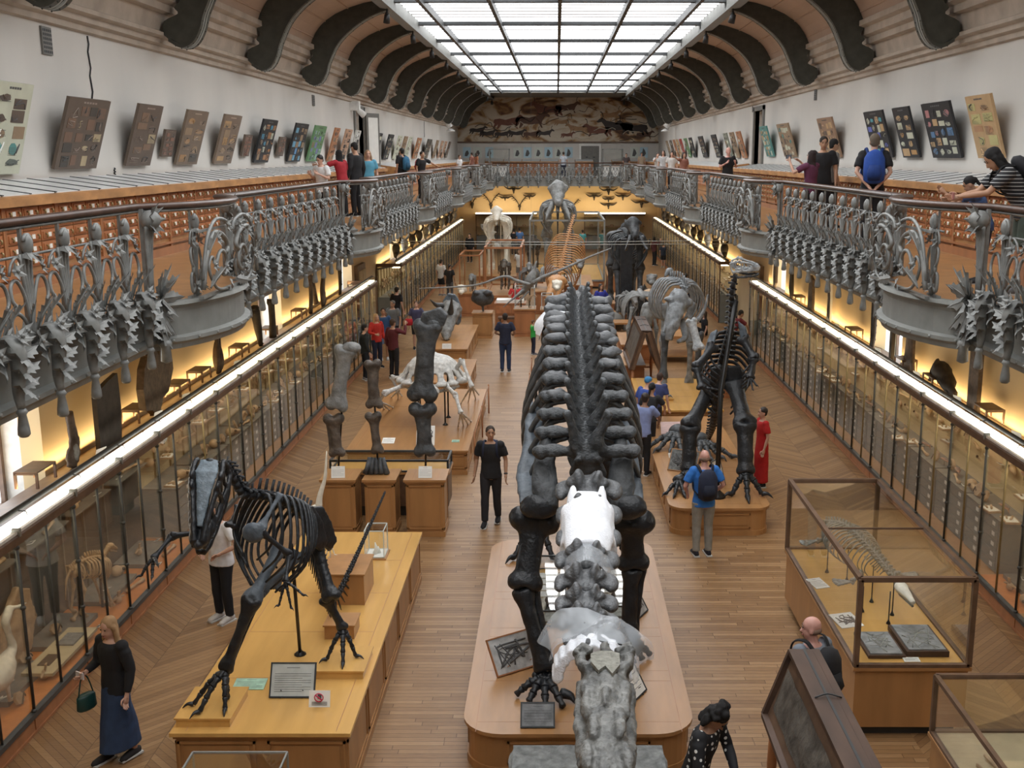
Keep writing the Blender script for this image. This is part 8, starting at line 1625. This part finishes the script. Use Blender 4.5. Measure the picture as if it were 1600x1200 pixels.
b = MB(); hd0 = V((4.1, 12.22, 1.36)); b.ell(hd0 + V((.0, -.05, 0)), (.085, .11, .07)); b.tube([hd0 + V((0, -.1, 0)), hd0 + V((.05, -.36, -.06))], [.07, .03], 8); part(remesh(b, .012, 1, .008, 12), 'skull', 'bone_white', root, O); b = MB(); b.tube([hd0 + V((0, -.05, -.07)), hd0 + V((.05, -.34, -.11))], [.035, .015], 7); part(b, 'jaw', m, root, O)
for (S, W, dr) in ((V((3.82, 12.85, 1.28)), V((3.66, 12.7, 1.22)), V((-1, -.1, 0))), (V((3.7, 14.0, 1.3)), V((3.52, 13.95, 1.3)), V((-1, -.3, -.1))), (V((4.15, 13.0, 1.28)), V((4.32, 12.95, 1.22)), V((1, -.2, 0)))):
    part(longbone(S, W, .03, 1.6, 1.5, .7, .004), 'paddle_arm', m, root, O)
    for k in range(5): dd = (dr.normalized() + V((0, (k - 2) * .22, 0))).normalized(); b = MB(); b.tube([W + dd * .02 * j for j in range(13)], [.017 if j % 3 else .011 for j in range(13)], 6); part(b, 'finger', m, root, O)
for p in (V((3.66, 13.9, 1.3)), V((3.78, 12.6, 1.2)), V((3.98, 12.9, 1.35)), V((4.12, 12.5, 1.34)), V((4.0, 12.25, 1.28)), V((3.85, 13.6, 1.3))): rod(root, O, p, V((p.x, p.y, .865)), .008)
for i, (x0, x1, y0, y1) in enumerate(((3.50, 3.92, 11.32, 11.95), (3.94, 4.42, 11.36, 12.08))):
    b = MB(); b.box(x0, x1, y0, y1, .865, .90 + .03 * i, 0); b.box(x0 + .03, x1 - .03, y0 + .03, y1 - .03, .90 + .03 * i, .915 + .03 * i, 1); random.seed(i)
    for k in range(9): q = [(random.uniform(x0 + .05, x1 - .05), random.uniform(y0 + .05, y1 - .05), .916 + .03 * i) for _ in range(3)]; b.tube(curve(q, 3), .005, 4, 2)
    o = b.build('stone_tablet', ['desk_brown', mat('tablet_grey', (.24, .25, .255), .7, var=.35, scale=9, bump=.6), 'bone_seal']); tag(o, ('cracked grey stone tablet with a dark hole, left one in the long glass case', 'thicker grey stone tablet in a wooden tray, right one in the long glass case')[i], 'tablet')
card('white label lying at the front edge of the long glass case', (3.97, 11.24, .862), .18, .09, 0, 5); card('white sheet at the back left of the long glass case', (3.48, 13.35, .862), .2, .28, .3, 5); card('drawing of a skeleton lying left in the long glass case', (3.55, 12.15, .862), .3, .34, .25, 5, pic='card_white')
# corner vitrine, bottom right
vitrine('glass_showcase', 'brown framed glass case with a fish reptile skeleton, bottom right corner', 3.72, 4.75, 6.5, 9.85, .80, 1.40, 'walnut', .022, .1, m='oak', floor_m='case_back_sand')
O = V((4.2, 8.3, .8)); root = thing('fish_reptile_skeleton', 'flattened brown long snouted skeleton lying in the bottom right case', 'skeleton', O); m = 'bone_tan'
b = MB(); b.tube([(4.05, 9.35, .84), (4.13, 8.9, .85), (4.2, 8.5, .86)], [.015, .035, .09], 8); part(b, 'snout', m, root, O)
VF = vertebra('vertebra', m, .3, .7, .9); vv = column(root, [V((4.2, 8.5, .86)), V((4.28, 8.0, .87)), V((4.35, 7.4, .86)), V((4.4, 6.8, .85))], 26, .06, .05, VF, O); ribs(root, vv, O, m, .16, .03, .006, .5, closure=1.1)
b = MB(); b.prism([(3.95, 8.45, .82), (4.15, 8.5, .82), (4.15, 8.2, .82), (4.0, 8.1, .82), (3.88, 8.3, .82)], (0, 0, .02)); part(b, 'paddle', m, root, O)
for (x, y) in ((3.92, 9.2), (4.42, 9.0), (4.5, 8.2)): part(longbone((x, y, .83), (x + .12, y - .3, .83), .012, 1.8, 1.8), 'loose_bone', m, root, O)
# small glass case, bottom left
vitrine('glass_showcase', 'clear glass case at the bottom edge below the honey coloured table', -3.35, -2.48, 8.2, 9.1, .72, 1.02, 'iron_fascia', .008, .05, m='oak'); b = MB(); b.tube([(-3.05, 8.75, .75), (-2.88, 8.85, .80), (-2.72, 8.9, .86)], [.05, .045, .02], 8); 
for k in range(8): b.ell((-2.98 + .03 * k, 8.79 + .015 * k, .82 + .008 * k), (.03, .02, .05), su=6, sv=4)
o = b.jitter(.01, 20).build('jaw_fossil', 'bone_seal'); tag(o, 'small grey toothed jaw fossil in the bottom left glass case', 'fossil')
# stone slab, bucket, cloth at the bottom edge
b = MB(); b.box(-.42, 1.02, 8.35, 9.6, .55, .80); g_ = MB(); n = 26; vs = []
for i in range(n):
    for j in range(n):
        x = -.45 + 1.5 * i / (n - 1); y = 8.3 + 1.32 * j / (n - 1); e = min(i, j, n - 1 - i, n - 1 - j); vs.append(V((x, y, .80 + .05 * NZ.noise(V((x, y, 0)) * 5) + .02 * NZ.noise(V((x, y, 3)) * 16) - (.12 if e == 0 else 0))) + NZ.noise_vector(V((x, y, 1)) * 4) * .03)
g_.add(vs, [(i * n + j, (i + 1) * n + j, (i + 1) * n + j + 1, i * n + j + 1) for i in range(n - 1) for j in range(n - 1)], 0, True); root = thing('stone_block', 'rough grey stone slab in front of the centre plinth at the bottom edge', 'stone', (.3, 8.9, 0))
g_.build('rough_top', 'relief_grey' if 'relief_grey' in MATS else mat('relief_grey', (.22, .23, .225), .8, var=.4, scale=10, bump=1, bscale=30), root, (.3, 8.9, 0)); b.build('block', 'relief_grey', root, (.3, 8.9, 0)); b = MB(); b.box(-.3, .9, 8.5, 9.45, 0, .55); b.build('support', 'walnut', root, (.3, 8.9, 0))
b = MB(); b.lathe([(.12, 0), (.16, .45), (.175, .46), (.175, .49), (.16, .49), (.15, .45), (.11, .02)], (0, 0, 0), 24); o = b.build('bucket', 'bar_black'); o.location = (-1.24, 9.15, .0); o.scale = (.95, .95, 1); tag(o, 'round black bin standing in the aisle at the bottom edge', 'bin')
b = sheet((-1.02, 9.3, .0), .17, .22, .16, seed=4, amp=.08); b.v = [(x, y, max(.004, z)) for x, y, z in b.v]; o = b.build('crumpled_cloth', cloth((.72, .72, .74))); tag(o, 'crumpled white cloth beside the black bin', 'cloth')
# ---------------------------------------------------------------- things on the centre plinth
c_ = .5
card('dark framed grey text panel by the giant hand at the plinth front', tuple(atz(840, 1138, .5)), .34, .24, 0, 52, m='tablet_grey', frame_='bar_black'); card('framed black and white picture leaning left of the giant hand', (-.42, 11.75, .5), .62, .42, .6, 55, pic='sepia_print', frame_='red_oak', legs=True)
card('white text panel on an easel right of the giant head', (.88, 11.05, .5), .5, .42, 1.05, 60, frame_='bar_black', legs=True); card('small picture propped at the right of the centre plinth', (1.12, 13.3, .5), .35, .3, 1.1, 60, pic='sepia_print', frame_='bar_black')
for i, (x0, x1, y0, y1) in enumerate(((-.33, .12, 12.95, 14.9), (.55, .98, 13.1, 14.7))):
    vitrine('glass_box', ('dark edged glass box holding a brown fossil, left on the centre plinth', 'dark edged glass box, right on the centre plinth')[i], x0, x1, y0, y1, .52, .72, 'bar_black', .01, .5, m='card_white', z0=1)
    b = MB(); b.box(x0 + .03, x1 - .03, y0 + .05, y0 + .8, .525, .56, 0); b.ell((x0 + .25, y0 + .55, .62), (.09, .12, .06), 1); b.tube([(x0 + .15, y0 + .2, .58), (x0 + .17, y0 + .6, .62)], [.015, .04], 7, 2)
    for k in range(4): b.box(x0 + .05, x1 - .05, y0 + .9 + k * .22, y0 + 1.08 + k * .22, .525, .54, 3)
    o = b.jitter(.004, 9).build('boxed_fossil', ['bone_seal', 'bone_brown', 'bone_white', 'card_white']); tag(o, ('brown and cream fossil inside the left glass box', 'brown and cream fossil inside the right glass box')[i], 'fossil')
# on the honey coloured table
card('large framed pale text board on the honey coloured table', tuple(atz(456, 1091, TP)), .46, .34, 0, 62, m=mat('board_grey', (.52, .55, .52), .5), frame_='bar_black', legs=True, lines=9)
cs = MB(); X = Matrix.Rotation(R(-18), 4, 'X'); cs.box(-.11, .11, 0, .004, 0, .17, 0, X); cs.tube([(-.0 + .045 * cos(a), -.004, .11 + .045 * sin(a)) for a in [2 * pi * k / 16 for k in range(16)]], .006, 5, 1, closed=True); cs.tube([(-.035, -.006, .14), (.035, -.006, .08)], .008, 5, 1); cs.box(-.02, .02, -.005, 0, .085, .135, 2, X)
for k in range(3): cs.box(-.08, .08, -.003, 0, .02 + k * .014, .026 + k * .014, 2, X)
o = cs.build('no_touching_sign', ['card_white', mat('sign_red', (.5, .03, .08), .5), 'card_ink']); o.location = atz(499, 1105, TP); tag(o, 'white plastic do not touch sign with a red crossed circle on the honey table', 'sign')
card('pale green card lying behind the near foot of the predator', (-3.32, 10.75, TP), .34, .2, 0, 8, m='green_print')
vitrine('glass_box', 'clear upright glass box with a white object at the back of the honey table', -2.72, -2.45, 14.6, 14.95, TP + .03, TP + .42, 'glass_edge' if 'glass_edge' in MATS else mat('glass_edge', (.55, .6, .58), .2), .006, TP, m='red_oak', floor_m='card_white', z0=1)
b = MB(); b.tube([(-2.6, 14.75, TP + .03), (-2.58, 14.75, TP + .1), (-2.6, 14.76, TP + .2)], [.04, .03, .005], 8); b.tube([(-2.55, 14.78, TP + .03), (-2.56, 14.78, TP + .13)], [.03, .006], 7); o = b.build('white_cast', 'card_white'); tag(o, 'small white pointed cast inside the clear glass box', 'cast')
# small white bird skeleton with very long tail
O = V((-2.72, 13.3, TP + .42)); root = thing('bird_skeleton', 'small cream skeleton with a long upturned tail behind the black predator', 'skeleton', O); m = 'bone_white'; Yb = 13.3
b = MB(); C_ = curve([at(497, 800, Yb), at(500, 775, Yb), at(508, 745, Yb), at(510, 705, Yb)], 6); b.tube(C_, [.05 - .045 * k / len(C_) for k in range(len(C_))], 7); part(b.jitter(.006, 30), 'tail', m, root, O)
b = MB(); b.tube([at(490, 790, Yb), at(500, 812, Yb), at(505, 835, Yb)], [.05, .09, .05], 8)
for k in range(6): b.tube(curve([at(494 + k * 2, 795 + k * 7, Yb), at(508 + k, 800 + k * 7, Yb - .1), at(498 + k, 812 + k * 7, Yb - .15)], 3), .010, 5)
part(b.jitter(.01, 20), 'body', m, root, O)
part(longbone(at(505, 800, Yb), at(517, 835, Yb), .018, 1.8, 1.6), 'leg', m, root, O); part(longbone(at(517, 835, Yb), at(516, 852, Yb), .014, 1.6, 1.5), 'leg', m, root, O); toes(root, O, m, at(516, 850, Yb), [at(510, 868, Yb), at(516, 872, Yb), at(523, 868, Yb)], .010)
b = MB(); b.ell(at(470, 878, Yb), (.06, .07, .05)); b.tube([at(470, 880, Yb), at(461, 902, Yb)], [.05, .015], 7); b.tube([at(478, 870, Yb), at(495, 845, Yb)], .02, 6); part(b.jitter(.008, 20), 'skull', m, root, O)
rod(root, O, at(500, 815, Yb), V((at(500, 815, Yb).x, Yb, TP + .42)), .008)
# ---------------------------------------------------------------- specimens in the near left case
FZ = CB + .08; cx_ = CFL - .45
root = thing('pelican', 'cream stuffed pelican standing in the dark left wall case', 'bird', (cx_ + .05, 11.35, FZ)); m = 'bone_white'
b = MB(); b.tube(curve([(0, -.28, .34), (0, -.1, .33), (0, .12, .40), (0, .26, .46)], 4), [(.03, .02), (.08, .07), (.12, .1), (.15, .13), (.16, .15), (.17, .16), (.17, .16), (.16, .15), (.14, .14), (.13, .12), (.11, .1), (.08, .08), (.05, .05)], 12); b.tube(curve([(0, .2, .45), (.0, .34, .52), (0, .30, .70), (0, .26, .86), (0, .34, .97)], 4), [.09, .08, .07, .06, .055, .05, .045, .042, .04, .04, .042, .045, .048, .05, .055, .055, .05], 9); b.ell((0, .36, .98), (.05, .07, .05)); remesh(b, .018, 2, .006, 8).build('body', m, root)
b = MB(); b.tube([(0, .4, .98), (0, .56, .93), (0, .74, .90)], [(.035, .03), (.03, .02), (.015, .008)], 8); b.build('beak', m, root)
for g in (-1, 1):
    b = MB(); b.tube([(g * .06, .02, .28), (g * .07, .03, .12), (g * .07, .03, .02)], [.04, .022, .02], 7)
    for k in (-1, 0, 1): b.tube([(g * .07, .03, .015), (g * .07 + k * .05, .15, .01)], [.014, .008], 6)
    b.build('leg', m, root)
b = MB(); b.prism([(0, 0, 0), (0, .75, 0), (0, .95, .35), (0, .82, .78), (0, .55, .92), (0, .3, .70), (0, .05, .62), (0, -.06, .25)], (.09, 0, 0)); o = remesh(b, .03, 3, .03, 5).build('limestone_block', 'stone_pale'); o.location = (CFL - .80, 12.0, FZ); tag(o, 'large pale orange limestone block behind the pelican', 'stone')
quad('pale upright bird like skeleton in the dark left wall case', (cx_, 13.9, FZ), 2.6, .5, .75, 'bone_tan', neck=.2)
quad('tiny brown skeleton at the far left bottom of the dark case', (CFL - .3, 10.6, FZ), .5, .35, .3, 'bone_tan', neck=.2)
boxlike('fossil_tablet', 'long pale tablet with small dark fossils lying in the left case', 'tablet', [(-.5, -.12, 0, 1.3, 0, .04, 0), (-.4, -.25, .2, .5, .04, .05, 1), (-.42, -.2, .75, 1.1, .04, .06, 2)], ['case_back_sand', 'bone_brown', 'bone_grey'], (CFL, 12.0, CB + .08))
boxlike('specimen_stand', 'grey stand with a black tray in the dark left case', 'stand', [(-.75, -.4, 0, .45, 0, .85, 0), (-.78, -.35, -.05, .5, .85, .88, 0), (-.7, -.42, .05, .4, .88, .91, 1), (-.5, -.42, .15, .25, .91, .915, 2)], ['shelf_grey', 'bar_black', 'card_white'], (CFL, 10.6, CB + .02))
boxlike('wooden_plaque', 'small orange wooden plaque with a fossil on the dark case back', 'plaque', [(0, .03, 0, .28, 0, .42, 0), (.03, .045, .08, .2, .1, .32, 1)], ['oak', 'bone_tan'], (CFL - .88, 11.1, 1.55))
# fire extinguisher, barriers, door area at the gap
b = MB(); b.lathe([(.02, 0), (.08, .02), (.085, .4), (.06, .48), (.02, .5), (.02, .56)], (0, 0, .6), 14); b.tube([(0, 0, 1.12), (.1, 0, 1.0), (.1, 0, .8)], .012, 6, 1); o = b.build('fire_extinguisher', [mat('red_enamel', (.45, .02, .015), .3), 'bar_black']); o.location = (-5.75, 36.9, -.6); tag(o, 'red fire extinguisher in the gap between the left cases', 'extinguisher')
for sgn, side in ((-1, 'left'), (1, 'right')):
    b = MB(); xx = XL if sgn < 0 else XR; a0, a1 = sorted((xx, xx - sgn * .12)); b.box(a0, a1, 36.9, 38.4, 0, 2.7, 0); c0, c1 = sorted((xx - sgn * .12, xx - sgn * .16)); b.box(c0, c1, 37.05, 37.6, .1, 2.5, 1); b.box(c0, c1, 37.7, 38.25, .1, 2.5, 1); struct('door_%d' % (5 if sgn < 0 else 6), b, ['walnut', 'case_back_sand'])
for i, (x0, y0, x1, y1) in enumerate(((-1.72, 22.0, -1.72, 26.8), (-.72, 26.0, -.72, 30.5))):
    root = thing('rope_barrier', ('thin wooden barrier rail along the turtle plinth', 'thin wooden barrier rail left of the giant skeleton')[i], 'barrier', (x0, (y0 + y1) / 2, 0))
    for k in range(3): b = MB(); yy = y0 + (y1 - y0) * k / 2; b.tube([(x0, yy, 0), (x0, yy, .75)], .018, 7); b.build('post', 'red_oak', root, (x0, (y0 + y1) / 2, 0))
    b = MB(); b.tube([(x0, y0, .7), (x0, y1, .7)], .012, 6); b.build('rail', 'red_oak', root, (x0, (y0 + y1) / 2, 0))
# glass cases standing on the far gallery
for (x0, x1, nm) in ((-4.5, -3.2, 'left'), (3.1, 4.4, 'right')): vitrine('gallery_vitrine', 'arched glass vitrine on the far gallery, %s of the prints' % nm, x0, x1, 74.0, 74.9, ZB + .8, ZB + 1.85, 'iron_fascia', .03, ZB + .02, m='card_white', z0=1)
